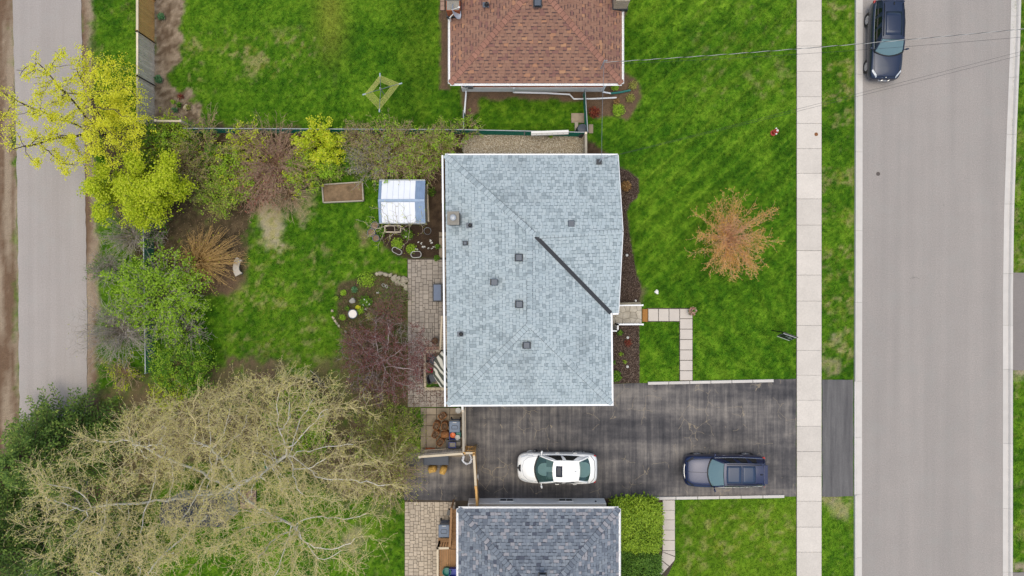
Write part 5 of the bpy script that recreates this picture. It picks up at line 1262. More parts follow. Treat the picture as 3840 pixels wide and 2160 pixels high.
mb = MB(); mb.grid([[rp(-.72 + 1.44 * i / 8, .10 + .60 * j / 5) + Vector((0, 0, .008)) for i in range(9)] for j in range(6)]); mb.build('roof_panel', M['p_navy'], tK, smooth=True, solid=.015)
# ------------------------------------------------------------------ trees and shrubs
def skel_mesh(name, nodes, par, rad, mat_, off, minr=0.0, maxr=9.0):
    """tapered prisms along a branching skeleton (numpy)"""
    nodes = np.asarray(nodes, float); par = np.asarray(par, int); rad = np.asarray(rad, float)
    N = len(nodes); ch = np.where(par >= 0)[0]; pa = par[ch]
    d = np.zeros((N, 3)); e = nodes[ch] - nodes[pa]; ln = np.linalg.norm(e, axis=1, keepdims=True); ln[ln < 1e-6] = 1; d[ch] = e / ln
    main = np.full(N, -1); order = np.argsort(rad[ch])
    main[pa[order]] = ch[order]            # thickest child written last
    ismain = main[pa] == ch
    dend = d[ch].copy(); has = main[ch] >= 0; dend[has] += d[main[ch][has]]
    dst = d[ch].copy(); dst[ismain] += d[pa[ismain]]
    for q in (dend, dst): q /= np.maximum(np.linalg.norm(q, axis=1, keepdims=True), 1e-6)
    r0 = np.where(ismain, rad[pa], np.minimum(rad[ch] * 1.15, rad[pa])); r1 = rad[ch]
    Vs = []; Fs = []; base = 0
    for lo, hi, k in ((0, .018, 3), (.018, .06, 5), (.06, 9, 9)):
        s = (r0 >= lo) & (r0 < hi) & (r0 >= minr) & (r0 < maxr)
        if not s.any(): continue
        def ring(p, dd, r):
            ref = np.tile(np.array([0.31, 0.17, 0.93]), (len(p), 1)); a = np.cross(dd, ref); a /= np.maximum(np.linalg.norm(a, axis=1, keepdims=True), 1e-6); b = np.cross(dd, a)
            t = np.arange(k) * 2 * math.pi / k
            return p[:, None, :] + (a[:, None, :] * np.cos(t)[None, :, None] + b[:, None, :] * np.sin(t)[None, :, None]) * r[:, None, None]
        A = ring(nodes[pa[s]], dst[s], r0[s]); B = ring(nodes[ch[s]], dend[s], r1[s]); n = len(A)
        Vs.append(np.concatenate([A, B], 1).reshape(-1, 3)); i = base + np.arange(n)[:, None] * 2 * k; j = np.arange(k)[None, :]; j2 = (j + 1) % k
        Fs.append(np.stack([i + j, i + j2, i + k + j2, i + k + j], -1).reshape(-1, 4)); base += n * 2 * k
    V = np.concatenate(Vs) - np.asarray(off)[None]; return fast_mesh(name, V, np.concatenate(Fs), mat_, smooth=True)
def leaf_mesh(name, pts, size, mat_, off, rng, up=0.5, aspect=0.7, rnd=None, jit=0.3):
    """kite-shaped leaves at points"""
    pts = np.asarray(pts, float); n = len(pts)
    nr = rng.normal(size=(n, 3)); nr[:, 2] = np.abs(nr[:, 2]) + up * 2; nr /= np.linalg.norm(nr, axis=1, keepdims=True)
    t = rng.normal(size=(n, 3)); a = np.cross(nr, t); a /= np.maximum(np.linalg.norm(a, axis=1, keepdims=True), 1e-6); b = np.cross(nr, a)
    s = size * (1 + jit * rng.uniform(-1, 1, n))[:, None]
    v = np.stack([pts - a * s * .5, pts + b * s * .5 * aspect - a * s * .05, pts + a * s * .5, pts - b * s * .5 * aspect - a * s * .05], 1) - np.asarray(off)[None, None]
    f = np.arange(4 * n).reshape(n, 4)
    if rnd is None: rnd = rng.random(n)
    return fast_mesh(name, v.reshape(-1, 3), f, mat_, rnd=rnd)
def colonize(rng, base, attr, step, infl, kill, iters, trunk=0.0, lean=(0, 0)):
    nodes = [np.array(base, float)]; par = [-1]
    if trunk:
        for k in range(int(trunk / step)): nodes.append(nodes[-1] + np.array([lean[0], lean[1], 1.0]) * step + rng.normal(size=3) * step * .08); par.append(len(nodes) - 2)
    attr = np.asarray(attr, float); nd = np.full(len(attr), 1e9); ni = np.zeros(len(attr), int); done = 0; alive = np.ones(len(attr), bool)
    for it in range(iters):
        new = np.array(nodes[done:]); 
        if len(new):
            for s in range(0, len(new), 400):
                D = np.linalg.norm(attr[:, None, :] - new[None, s:s + 400, :], axis=2); m = D.argmin(1); dm = D[np.arange(len(attr)), m]
                u = dm < nd; nd[u] = dm[u]; ni[u] = done + s + m[u]
            done = len(nodes)
        alive &= nd > kill
        act = alive & (nd < infl)
        if not act.any():
            if not alive.any(): break
            act = alive & (nd < nd[alive].min() * 1.5 + 1e-6)
        idx = ni[act]; NN = np.array(nodes); v = attr[act] - NN[idx]; v /= np.maximum(np.linalg.norm(v, axis=1, keepdims=True), 1e-6)
        acc = {}
        for k, vv in zip(idx, v): acc[k] = acc.get(k, 0) + vv
        for k, vv in acc.items():
            l = np.linalg.norm(vv)
            if l < 1e-3: continue
            q = vv / l + rng.normal(size=3) * 0.22; q /= np.linalg.norm(q); nodes.append(NN[k] + q * step); par.append(int(k))
    return np.array(nodes), np.array(par)
def pipe_radii(par, tip, expo=2.3):
    n = len(par); a = np.zeros(n); ch = np.zeros(n, int)
    for k in range(n):
        if par[k] >= 0: ch[par[k]] += 1
    for k in range(n - 1, -1, -1):
        if ch[k] == 0: a[k] += tip ** expo
        if par[k] >= 0: a[par[k]] += a[k]
    return a ** (1 / expo)
def add_twigs(rng, nodes, par, rad, sel, n, length, seg=3, r=0.006, spread=0.8, up=0.1):
    """short side twigs from chosen nodes"""
    N = [tuple(x) for x in nodes]; Pp = list(par); R = list(rad); dirs = {}
    for k in sel:
        pd = np.array(N[k]) - np.array(N[Pp[k]]) if Pp[k] >= 0 else np.array([0, 0, 1.0]); l = np.linalg.norm(pd); pd = pd / l if l > 0 else pd
        for q in range(n):
            d = pd + rng.normal(size=3) * spread; d[2] += up; d /= np.linalg.norm(d); L = length * rng.uniform(.5, 1.3); p = k; cur = np.array(N[k])
            for s in range(seg):
                d = d + rng.normal(size=3) * .25; d /= np.linalg.norm(d); cur = cur + d * L / seg; N.append(tuple(cur)); Pp.append(p); R.append(r * (1 - .25 * s)); p = len(N) - 1
    return np.array(N), np.array(Pp), np.array(R)
def fountain(rng, base, R, Hh, stems, seg=8, droop=0.6, spread=0.15, off=(0, 0), rough=0.08, r0=0.014, sq=1.0):
    """arching stems from a crown on the ground"""
    N = []; Pp = []; Rr = []
    for s in range(stems):
        az = rng.uniform(0, 2 * math.pi); rr = R * math.sqrt(rng.uniform(.05, 1.0)) * rng.uniform(.75, 1.1); hh = Hh * rng.uniform(.55, 1.1) * (1.05 - .35 * rr / R)
        b = np.array(base) + np.array([math.cos(az) * spread * rng.uniform(0, 1), math.sin(az) * spread * rng.uniform(0, 1), 0]); p = -1; ph = rng.normal(size=(3,)) * rough
        wob = np.zeros(3)
        for k in range(seg + 1):
            t = k / seg; wob = wob + rng.normal(size=3) * rough * .5 * R / seg * 2
            q = b + np.array([math.cos(az) * rr * t ** 1.15 + off[0] * t, math.sin(az) * rr * sq * t ** 1.15 + off[1] * t, hh * (t * (1 + droop) - droop * t * t)]) + wob * t
            N.append(q); Pp.append(p); Rr.append(r0 * (1 - .75 * t)); p = len(N) - 1
    return np.array(N), np.array(Pp), np.array(Rr)
BARK = {}
def bark(name, c, c2=None):
    if name not in BARK: BARK[name] = mat(name, c, 0.9, 0.4, 9, 0.2, 45, 0.3, col2=c2)
    return BARK[name]
def plant(name, label, cat, base, skel=None, barkm=None, leaves=None, group=None, trunk_name='trunk', crown_name='crown'):
    base = Vector(base); t = thing(name, label, cat, base, group=group)
    if skel is not None:
        o = link(trunk_name, skel_mesh(trunk_name, *skel, barkm, base), t)
    for k, (pts, size, lm, kw) in enumerate(leaves or []):
        rng = np.random.default_rng(100 + k + len(pts)); o = link(crown_name, leaf_mesh(crown_name, pts, size, lm, base, rng, **kw), t)
    return t
def around(rng, nodes, n, sd): return nodes[rng.integers(0, len(nodes), n)] + rng.normal(size=(n, 3)) * sd
def clumps(rng, cents, per, sd): return np.repeat(cents, per, 0) + rng.normal(size=(len(cents) * per, 3)) * sd
def ellip(rng, c, r, n, shell=0.0, zmin=None):
    v = rng.normal(size=(n, 3)); v /= np.linalg.norm(v, axis=1, keepdims=True); u = (shell + (1 - shell) * rng.random(n)) ** (1 / 3 if shell == 0 else 1)
    p = np.array(c) + v * u[:, None] * np.array(r)
    if zmin is not None: p[:, 2] = np.maximum(p[:, 2], zmin + rng.random(n) * .3)
    return p

# big bare maple with pale buds (lower left)
rng = np.random.default_rng(7)
LB_bud = leafmat('pale_yellow_bud', [(0, C(190, 180, 96)), (.4, C(222, 210, 124)), (.75, C(238, 226, 148)), (1, C(206, 200, 104))], trans=.3)
base = P(905, 1815); base.z = 0
cc = P(720, 1835, 8.5)
attr = np.concatenate([ellip(rng, (cc.x, cc.y, 8.2), (9.6, 7.4, 3.4), 4200, .15), ellip(rng, (cc.x + 3.5, cc.y + 1.4, 7.0), (6.5, 5.6, 2.8), 1600, .2)])
attr = attr[attr[:, 2] > 3.6]; attr = attr[(fbm(attr[:, 0] * .42 + 3, attr[:, 1] * .42, 77, 3) + .25 * rng.random(len(attr))) > .56]; ax_, ay_ = 1920 + attr[:, 0] * F / (H - attr[:, 2]), 1080 - attr[:, 1] * F / (H - attr[:, 2]); attr = attr[~((ax_ < 260) & (ay_ < 1740)) & ~((ax_ < 70) & (ay_ < 1900)) & (ay_ > 50 + np.interp(ax_, [0, 300, 600, 850, 1100, 1250, 1400, 1560], [1700, 1560, 1430, 1400, 1310, 1340, 1450, 1600]))]   # the conifers stand in this corner
# several leaning main limbs first
nodes = [np.array(base)]; par = [-1]
def limb(pts, start=0):
    p = start
    for q in pts:
        a = nodes[p]; q = np.array(q, float); n = max(1, int(np.linalg.norm(q - a) / .45))
        for k in range(1, n + 1): nodes.append(a + (q - a) * k / n + rng.normal(size=3) * .04); par.append(p if k == 1 else len(nodes) - 2)
        p = len(nodes) - 1
    return p
bx, by = base.x, base.y
limb([(bx - .2, by - .1, 1.2), (bx - 2.2, by + .2, 3.6), (bx - 5.0, by + .6, 6.2)]); limb([(bx + .3, by + .1, 1.1), (bx + .9, by + 1.6, 3.6), (bx + 1.2, by + 3.6, 6.6)]); limb([(bx + .3, by - .2, 1.0), (bx + 2.4, by - .4, 3.6), (bx + 5.2, by - .4, 6.2)])
limb([(bx - .3, by - .3, 1.0), (bx - 1.8, by - 2.0, 4.2), (bx - 3.6, by - 4.0, 6.8)]); limb([(bx, by, 1.4), (bx - .8, by + 2.2, 4.6), (bx - 2.4, by + 4.0, 7.2)]); limb([(bx, by, 1.3), (bx + 3.0, by + 2.0, 4.6), (bx + 5.0, by + 3.4, 6.8)])
N0 = np.array(nodes); P0 = par[:]
def colonize2(rng, nodes, par, attr, step, infl, kill, iters, jit=.16):
    nodes = [n for n in nodes]; par = list(par); nd = np.full(len(attr), 1e9); ni = np.zeros(len(attr), int); done = 0; alive = np.ones(len(attr), bool)
    for it in range(iters):
        new = np.array(nodes[done:])
        if len(new):
            for s in range(0, len(new), 500):
                D = ((attr[:, None, :] - new[None, s:s + 500, :]) ** 2).sum(2); m = D.argmin(1); dm = np.sqrt(D[np.arange(len(attr)), m])
                u = dm < nd; nd[u] = dm[u]; ni[u] = done + s + m[u]
            done = len(nodes)
        alive &= nd > kill; act = alive & (nd < infl)
        if not act.any(): break
        NN = np.array(nodes); idx = ni[act]; v = attr[act] - NN[idx]; v /= np.linalg.norm(v, axis=1, keepdims=True); acc = {}
        for k, vv in zip(idx, v): acc[k] = acc.get(k, 0) + vv
        for k, vv in acc.items():
            l = np.linalg.norm(vv)
            if l < 1e-3: continue
            q = vv / l + rng.normal(size=3) * jit; q /= np.linalg.norm(q); nodes.append(NN[k] + q * step); par.append(int(k))
    return np.array(nodes), np.array(par)
Nn, Pn = colonize2(rng, N0, P0, attr, .32, 4.5, .48, 100)
rad = pipe_radii(Pn, .0095, 2.4); rad = np.minimum(rad * 1.0, .30)
tips = np.where(rad < .05)[0]
n0_ = len(Nn); Nn, Pn, rad = add_twigs(rng, Nn, Pn, rad, tips[rng.random(len(tips)) < .9], 3, .85, 3, .0075, .42, .10)
sec = np.arange(n0_, len(Nn)); Nn, Pn, rad = add_twigs(rng, Nn, Pn, rad, sec[rng.random(len(sec)) < .25], 1, .42, 2, .0065, .6, .08)
fine = np.where(rad < .0108)[0]
buds = np.concatenate([around(rng, Nn[fine], 50000, .04)])
t_ = plant('maple_tree', 'huge spreading bare tree with pale grey limbs and tiny yellow buds', 'tree', base, None, None, [(buds, .056, LB_bud, dict(up=.6))])
link('trunk', skel_mesh('trunk', Nn, Pn, rad, bark('pale_grey_bark', C(238, 232, 222, 1.25), C(200, 190, 170, 1.25)), base, .017), t_)
link('twigs', skel_mesh('twigs', Nn, Pn, rad, bark('tan_twig', C(236, 218, 168, 1.22), C(192, 172, 120, 1.22)), base, 0, .017), t_)

# yellow maple over the lane
rng = np.random.default_rng(17)
LY = leafmat('yellow_blossom', [(0, C(220, 216, 40, 1.15)), (.35, C(240, 238, 56, 1.15)), (.7, C(252, 250, 90, 1.15)), (1, C(232, 230, 60, 1.15))], trans=.5)
base = P(425, 520); bx, by = base.x, base.y
nodes = [np.array(base)]; par = [-1]
limb([(bx - .2, by + .1, 1.4), (bx - 1.2, by + .4, 3.0), (bx - 2.4, by + 1.0, 4.6)]); limb([(bx, by, 1.2), (bx - .4, by + 1.4, 3.2), (bx - 1.2, by + 3.0, 4.8)]); limb([(bx, by, 1.3), (bx - 1.6, by - .8, 3.4), (bx - 2.6, by - 1.6, 4.6)]); limb([(bx, by, 1.2), (bx + .9, by + .8, 3.0), (bx + 1.2, by + 1.6, 4.2)])
cc = P(262, 420, 5)
attr = ellip(rng, (cc.x, cc.y, 4.9), (4.3, 3.6, 1.9), 900, .3)
Nn, Pn = colonize2(rng, np.array(nodes), par, attr, .26, 3.5, .45, 60); rad = np.minimum(pipe_radii(Pn, .012, 2.2), .16)
tips = np.where(rad < .03)[0]; Nn, Pn, rad = add_twigs(rng, Nn, Pn, rad, tips[rng.random(len(tips)) < .5], 1, .4, 3, .006)
fine = np.where(rad < .02)[0]; cen = Nn[fine[rng.integers(0, len(fine), 3200)]]
right = P(330, 0).x + 0.4
dens = np.where(cen[:, 0] > right - .6, .75, .26); cen = cen[rng.random(len(cen)) < dens]
low = ellip(rng, (P(430, 0, 3.2).x, P(0, 400, 3.2).y, 3.2), (1.9, 3.1, 1.4), 520, .1)
pts = np.concatenate([clumps(rng, cen, 7, (.11, .11, .06)), clumps(rng, low, 10, (.15, .15, .08))])
plant('maple_tree', 'sparse bright yellow flowering tree overhanging the back lane', 'tree', base, (Nn, Pn, rad), bark('dark_brown_bark', C(96, 80, 70), C(70, 56, 48)), [(pts, .075, LY, dict(up=.7, aspect=.85))])
# dense yellow-green tree below it
rng = np.random.default_rng(27)
LYG = leafmat('yellow_green_leaf', [(0, C(146, 170, 34, 1.2)), (.3, C(190, 210, 42, 1.2)), (.65, C(218, 230, 56, 1.2)), (1, C(240, 244, 96, 1.2))], trans=.5)
base = P(560, 715); cc = P(505, 710, 3)
attr = ellip(rng, (cc.x, cc.y, 3.0), (3.2, 2.5, 1.6), 500, .2)
Nn, Pn = colonize(rng, (base.x, base.y, 0), attr, .25, 3.5, .4, 60, trunk=1.4); rad = np.minimum(pipe_radii(Pn, .009, 2.2), .12)
lob = ellip(rng, (cc.x, cc.y, 2.9), (2.85, 2.2, 1.2), 44, .3); cen = np.concatenate([ellip(rng, q, (rr_, rr_, rr_ * .6), 52, .4) for q, rr_ in zip(lob, rng.uniform(.3, .7, len(lob)))] + [Nn[rng.integers(0, len(Nn), 160)]])
pts = clumps(rng, cen, 14, (.14, .14, .08))
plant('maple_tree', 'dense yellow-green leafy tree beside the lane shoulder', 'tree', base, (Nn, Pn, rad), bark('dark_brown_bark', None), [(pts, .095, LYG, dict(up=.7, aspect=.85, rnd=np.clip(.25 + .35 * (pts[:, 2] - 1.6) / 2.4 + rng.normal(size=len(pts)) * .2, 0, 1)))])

# conifer in the corner: tiers of feathery sprays
rng = np.random.default_rng(37)
LC = leafmat('dark_conifer_needle', [(0, C(58, 86, 36, 1.3)), (.35, C(94, 126, 50, 1.3)), (.7, C(138, 162, 68, 1.3)), (1, C(176, 190, 90, 1.3))], trans=.3)
def conifer(label, base, R, Hh, nbr, seed, lm, group, fl=0.17, blen=1.0, zmin=0.08, leaf=22):
    rng = np.random.default_rng(seed); N = [np.array([base[0], base[1], 0.0])]; Pp = [-1]; Rr = [R * .05]
    for k in range(12): N.append(np.array([base[0], base[1], Hh * (k + 1) / 12])); Pp.append(len(N) - 2); Rr.append(R * .05 * (1 - k / 12.5))
    lv = []
    for b in range(nbr):
        f = zmin + (1 - zmin) * rng.random() ** 1.25 * .97; az = rng.uniform(0, 2 * math.pi); L = R * (1 - f) ** .75 * rng.uniform(.75, 1.15) + .2; z0 = Hh * f
        p = 1 + int(f * 11); d = np.array([math.cos(az), math.sin(az), 0]); pv = np.array([-d[1], d[0], 0]); n = max(4, int(L / .22)); dirp = p
        for k in range(1, n + 1):
            t = k / n; q = np.array([base[0], base[1], z0]) + d * L * t + np.array([0, 0, .12 * L * (t - 1.1 * t * t)]) + pv * .06 * L * math.sin(t * 3 + b)
            N.append(q); Pp.append(dirp); Rr.append(.03 * (1 - .8 * t) * min(1, L / 2)); dirp = len(N) - 1
            if t > .2:
                for sg in (-1, 1):
                    fw = (.45 * L * (1.1 - t) * .55 + .14) * rng.uniform(.6, 1.1); e = (pv * sg + d * .8); e /= np.linalg.norm(e)
                    m = max(3, int(fw / .07))
                    for j in range(m): lv.append(q + e * fw * (j + 1) / m + rng.normal(size=3) * .02 - np.array([0, 0, .05 * (j / m) ** 2]))
                lv.append(q)
    lv = np.array(lv); zz = (lv[:, 2] - lv[:, 2].min()) / (np.ptp(lv[:, 2]) + 1e-6)
    rnd = np.clip(.15 + .5 * fbm(lv[:, 0] * 1.2, lv[:, 1] * 1.2, seed) + rng.normal(size=len(lv)) * .18, 0, 1)
    return plant('conifer_tree', label, 'tree', base, (np.array(N), np.array(Pp), np.array(Rr)), bark('conifer_bark', C(110, 88, 70)), [(lv, fl, lm, dict(up=.9, aspect=.42, rnd=rnd))], group)
conifer('dark green conifer with feathery boughs reaching over the lane end', P(300, 1655), 3.6, 6.2, 260, 38, LC, None)
conifer('dark green conifer standing beneath the budding bare limbs', P(430, 2040), 3.6, 7.0, 200, 39, LC, None)
conifer('dark green conifer at the lane side, fullest of the corner group', P(120, 1960), 4.2, 7.5, 210, 40, LC, None)

# front-lawn tree with orange buds
rng = np.random.default_rng(47)
LO = leafmat('orange_bud', [(0, C(214, 162, 72, 1.2)), (.4, C(234, 182, 88, 1.2)), (.75, C(244, 204, 116, 1.2)), (1, C(216, 140, 96, 1.2))], trans=.4)
base = P(2712, 905); nodes = [np.array(base)]; par = [-1]; bx, by = base.x, base.y
cc = P(2775, 878, 2.6)
limb([(bx + .05, by, .8), (cc.x - .4, cc.y - .1, 1.5)]); k0 = len(nodes) - 1
nodes_l = len(nodes)
N2, P2_, R2 = fountain(rng, (0, 0, 0), 2.5, 2.0, 95, 10, .15, .12, (0, 0), .13, .0135)
sk = np.array(nodes); Nn = np.concatenate([sk, N2 + np.array([cc.x - .4, cc.y - .1, 1.45])]); Pn = np.concatenate([np.array(par), np.where(P2_ < 0, k0, P2_ + nodes_l)]); rad = np.concatenate([np.full(nodes_l, .055), R2])
sel = np.where((np.arange(len(Nn)) >= nodes_l))[0]; Nn, Pn, rad = add_twigs(rng, Nn, Pn, rad, sel[rng.random(len(sel)) < .9], 3, .46, 3, .0065, .55, .06)
tipn = Nn[nodes_l:]; rr = np.hypot(tipn[:, 0] - cc.x + .3, tipn[:, 1] - cc.y); tipn = tipn[rng.random(len(tipn)) < np.clip((rr - .3) / 1.2, .05, 1)]
buds = around(rng, tipn, 15000, .025)
plant('ornamental_tree', 'small leafless tree with orange buds alone on the front lawn', 'tree', base, (Nn, Pn, rad), bark('pinkish_tan_bark', C(238, 190, 148, 1.2), C(212, 150, 112, 1.2)), [(buds, .042, LO, dict(up=.6))])

# Japanese maple over the patio
rng = np.random.default_rng(57)
LR = leafmat('dark_red_leaf', [(0, C(104, 58, 56)), (.5, C(136, 80, 76)), (1, C(172, 120, 108))], trans=.3)
base = P(1425, 1365); nodes = [np.array(base)]; par = [-1]; bx, by = base.x, base.y; cc = P(1450, 1350, 2.4)
limb([(bx, by, .5), (bx + .2, by + .2, 1.1)])
attr = ellip(rng, (cc.x, cc.y, 2.3), (3.0, 2.7, .95), 900, .2)
Nn, Pn = colonize2(rng, np.array(nodes), par, attr, .2, 3.0, .26, 60); rad = np.minimum(pipe_radii(Pn, .0075, 2.25), .08)
tips = np.where(rad < .03)[0]; Nn, Pn, rad = add_twigs(rng, Nn, Pn, rad, tips[rng.random(len(tips)) < .9], 2, .36, 3, .0065, .6)
fine = Nn[rad < .01]; fine = fine[fbm(fine[:, 0] * .8, fine[:, 1] * .8, 9) > .42]
pts = around(rng, fine, 11000, .07)
plant('japanese_maple', 'dark red Japanese maple with bare grey twigs spreading over the patio', 'tree', base, (Nn, Pn, rad), bark('mauve_grey_bark', C(190, 174, 168), C(150, 128, 124)), [(pts, .055, LR, dict(up=.6))])

# bare fruit tree at the shed
rng = np.random.default_rng(67)
LW = leafmat('white_blossom', [(0, C(236, 236, 226)), (1, C(250, 250, 246))], trans=.3)
base = P(1528, 868); nodes = [np.array(base)]; par = [-1]; bx, by = base.x, base.y
limb([(bx, by, 1.0), (bx - .3, by + .1, 1.6)]); limb([(bx, by, 1.0), (bx + .5, by + .1, 1.7)])
attr = np.concatenate([ellip(rng, (bx - .6, by + .2, 2.6), (2.3, 1.5, .8), 200, .3)])
Nn, Pn = colonize2(rng, np.array(nodes), par, attr, .18, 3, .34, 50); rad = np.minimum(pipe_radii(Pn, .008, 2.2), .06)
tips = np.where(rad < .02)[0]; Nn, Pn, rad = add_twigs(rng, Nn, Pn, rad, tips[rng.random(len(tips)) < .6], 1, .45, 3, .007, .5)
plant('fruit_tree', 'small bare tree with tan branches reaching over the white shed roof', 'tree', base, (Nn, Pn, rad), bark('tan_twig_bark', C(214, 198, 172), C(172, 154, 128)), [(around(rng, Nn[rad < .01], 260, .05), .05, LYG, dict(up=.6))])

# hedge and border shrubs: fountains with and without leaves
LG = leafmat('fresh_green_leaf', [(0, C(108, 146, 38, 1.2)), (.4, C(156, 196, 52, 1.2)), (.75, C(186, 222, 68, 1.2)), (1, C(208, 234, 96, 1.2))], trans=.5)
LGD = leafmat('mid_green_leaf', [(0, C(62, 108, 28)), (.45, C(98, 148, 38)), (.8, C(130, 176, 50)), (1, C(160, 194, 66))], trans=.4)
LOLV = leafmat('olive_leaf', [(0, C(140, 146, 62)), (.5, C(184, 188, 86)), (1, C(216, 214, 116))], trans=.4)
MAU = bark('mauve_brown_stem', C(178, 150, 132), C(132, 104, 92))
LRD2 = leafmat('reddish_bud', [(0, C(150, 84, 76)), (1, C(196, 124, 104))], trans=.2)
def shrub(label, c, Rp, Hh, stems, seed, barkc, leaves=(), base=None, droop=.5, twig=(1, .3), sq=1.0, name='shrub', seg=8, r0=.021, rough=.10, cat='shrub', spread=.25):
    """c: pixel of the crown centre, Rp: crown radius in pixels; leaves: (material,count,size,sd,mode)"""
    rng = np.random.default_rng(seed); z = Hh * .6; cw = P(c[0], c[1], z); b = P(*base) if base else Vector((cw.x, cw.y, 0)); R = Rp * (H - z) / F
    off = (cw.x - b.x, cw.y - b.y)
    N, Pp, Rr = fountain(rng, (b.x, b.y, 0), R, Hh, int(stems * 1.35), seg, droop, spread, off, rough, r0, sq)
    if twig[0]:
        sel = np.where((Pp >= 0) & (Rr < r0 * .8))[0]; N, Pp, Rr = add_twigs(rng, N, Pp, Rr, sel[rng.random(len(sel)) < .8], twig[0], twig[1], 3, r0 * .42, .75, .05)
    lv = []
    for (lm, n, size, sdv, mode) in leaves:
        q = N[(N[:, 2] > Hh * .3)]
        if mode == 'clump': pts = clumps(rng, q[rng.integers(0, len(q), n // 9)], 9, (sdv, sdv, sdv * .7))
        elif mode == 'dome':
            qq = ellip(rng, (b.x + off[0] * .8, b.y + off[1] * .8, Hh * .5), (R * .98, R * .98 * sq, Hh * .55), n // 9, .5); qq = qq[(fbm(qq[:, 0] * 1.6, qq[:, 1] * 1.6, seed) > .38) & (qq[:, 2] > .15)]; pts = clumps(rng, qq, 9, (sdv, sdv, sdv * .7))
        else: pts = around(rng, q, n, sdv)
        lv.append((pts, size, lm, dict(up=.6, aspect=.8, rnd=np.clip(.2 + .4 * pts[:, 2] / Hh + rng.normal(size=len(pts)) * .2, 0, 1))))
    return plant(name, label, cat, (b.x, b.y, 0), (N, Pp, Rr), barkc, lv, trunk_name='stems', crown_name='foliage')
TAN, TAN2, GRY, OCH = bark('tan_stem', C(214, 186, 150), C(168, 138, 108)), bark('pinkish_stem', C(212, 176, 148), C(170, 130, 108)), bark('grey_stem', C(206, 194, 180), C(160, 148, 136)), bark('ochre_stem', C(222, 184, 118), C(178, 138, 80))
GRN = bark('olive_stem', C(190, 178, 120), C(146, 134, 86))
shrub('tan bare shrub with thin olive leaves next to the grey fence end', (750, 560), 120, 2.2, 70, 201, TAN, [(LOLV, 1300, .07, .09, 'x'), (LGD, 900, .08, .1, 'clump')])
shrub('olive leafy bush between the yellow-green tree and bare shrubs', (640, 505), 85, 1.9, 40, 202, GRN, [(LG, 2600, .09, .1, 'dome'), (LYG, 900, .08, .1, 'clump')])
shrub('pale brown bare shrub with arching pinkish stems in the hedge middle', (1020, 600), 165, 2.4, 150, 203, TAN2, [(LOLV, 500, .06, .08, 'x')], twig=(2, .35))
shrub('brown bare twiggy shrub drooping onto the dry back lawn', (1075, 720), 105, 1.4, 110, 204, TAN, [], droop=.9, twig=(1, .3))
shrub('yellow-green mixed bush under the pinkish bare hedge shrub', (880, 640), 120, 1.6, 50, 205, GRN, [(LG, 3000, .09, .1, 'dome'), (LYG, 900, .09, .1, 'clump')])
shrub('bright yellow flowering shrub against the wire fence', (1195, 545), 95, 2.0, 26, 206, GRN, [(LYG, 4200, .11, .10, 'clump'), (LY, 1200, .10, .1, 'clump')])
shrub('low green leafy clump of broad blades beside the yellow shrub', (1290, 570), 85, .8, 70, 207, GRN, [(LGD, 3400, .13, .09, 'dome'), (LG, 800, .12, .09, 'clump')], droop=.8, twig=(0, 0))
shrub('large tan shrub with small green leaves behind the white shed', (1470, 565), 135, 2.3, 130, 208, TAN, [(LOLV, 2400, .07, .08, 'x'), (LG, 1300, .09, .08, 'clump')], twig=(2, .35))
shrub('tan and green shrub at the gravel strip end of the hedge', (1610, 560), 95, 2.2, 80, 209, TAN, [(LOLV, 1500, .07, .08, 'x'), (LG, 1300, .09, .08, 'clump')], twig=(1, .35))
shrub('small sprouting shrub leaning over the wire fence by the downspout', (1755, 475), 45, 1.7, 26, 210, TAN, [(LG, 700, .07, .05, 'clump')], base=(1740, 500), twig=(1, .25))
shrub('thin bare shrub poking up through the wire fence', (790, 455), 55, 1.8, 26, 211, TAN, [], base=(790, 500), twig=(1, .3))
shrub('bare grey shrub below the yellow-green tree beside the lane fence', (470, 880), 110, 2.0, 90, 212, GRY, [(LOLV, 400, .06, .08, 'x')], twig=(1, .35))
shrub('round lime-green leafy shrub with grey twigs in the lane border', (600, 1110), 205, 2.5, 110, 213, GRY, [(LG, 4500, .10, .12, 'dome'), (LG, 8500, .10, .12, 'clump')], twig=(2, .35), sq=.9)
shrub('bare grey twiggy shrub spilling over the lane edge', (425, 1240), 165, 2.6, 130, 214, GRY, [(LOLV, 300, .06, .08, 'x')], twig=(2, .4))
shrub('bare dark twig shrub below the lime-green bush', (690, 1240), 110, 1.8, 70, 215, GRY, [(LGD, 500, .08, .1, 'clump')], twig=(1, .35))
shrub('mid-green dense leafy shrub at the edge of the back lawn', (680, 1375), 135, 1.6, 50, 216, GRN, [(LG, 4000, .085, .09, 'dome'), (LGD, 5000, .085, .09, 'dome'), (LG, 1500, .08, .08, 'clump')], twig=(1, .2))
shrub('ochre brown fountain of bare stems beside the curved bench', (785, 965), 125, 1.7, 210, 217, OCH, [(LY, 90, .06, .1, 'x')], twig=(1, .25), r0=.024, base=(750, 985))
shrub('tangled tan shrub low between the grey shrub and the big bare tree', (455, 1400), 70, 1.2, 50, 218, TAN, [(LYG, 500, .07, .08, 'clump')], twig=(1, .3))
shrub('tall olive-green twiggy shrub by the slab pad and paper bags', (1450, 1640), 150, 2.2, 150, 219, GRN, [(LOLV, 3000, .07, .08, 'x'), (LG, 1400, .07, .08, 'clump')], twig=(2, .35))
shrub('olive-tan twiggy shrub at the rear corner of the driveway', (1440, 1780), 150, 2.0, 140, 220, TAN, [(LOLV, 3200, .07, .08, 'x')], twig=(2, .35))
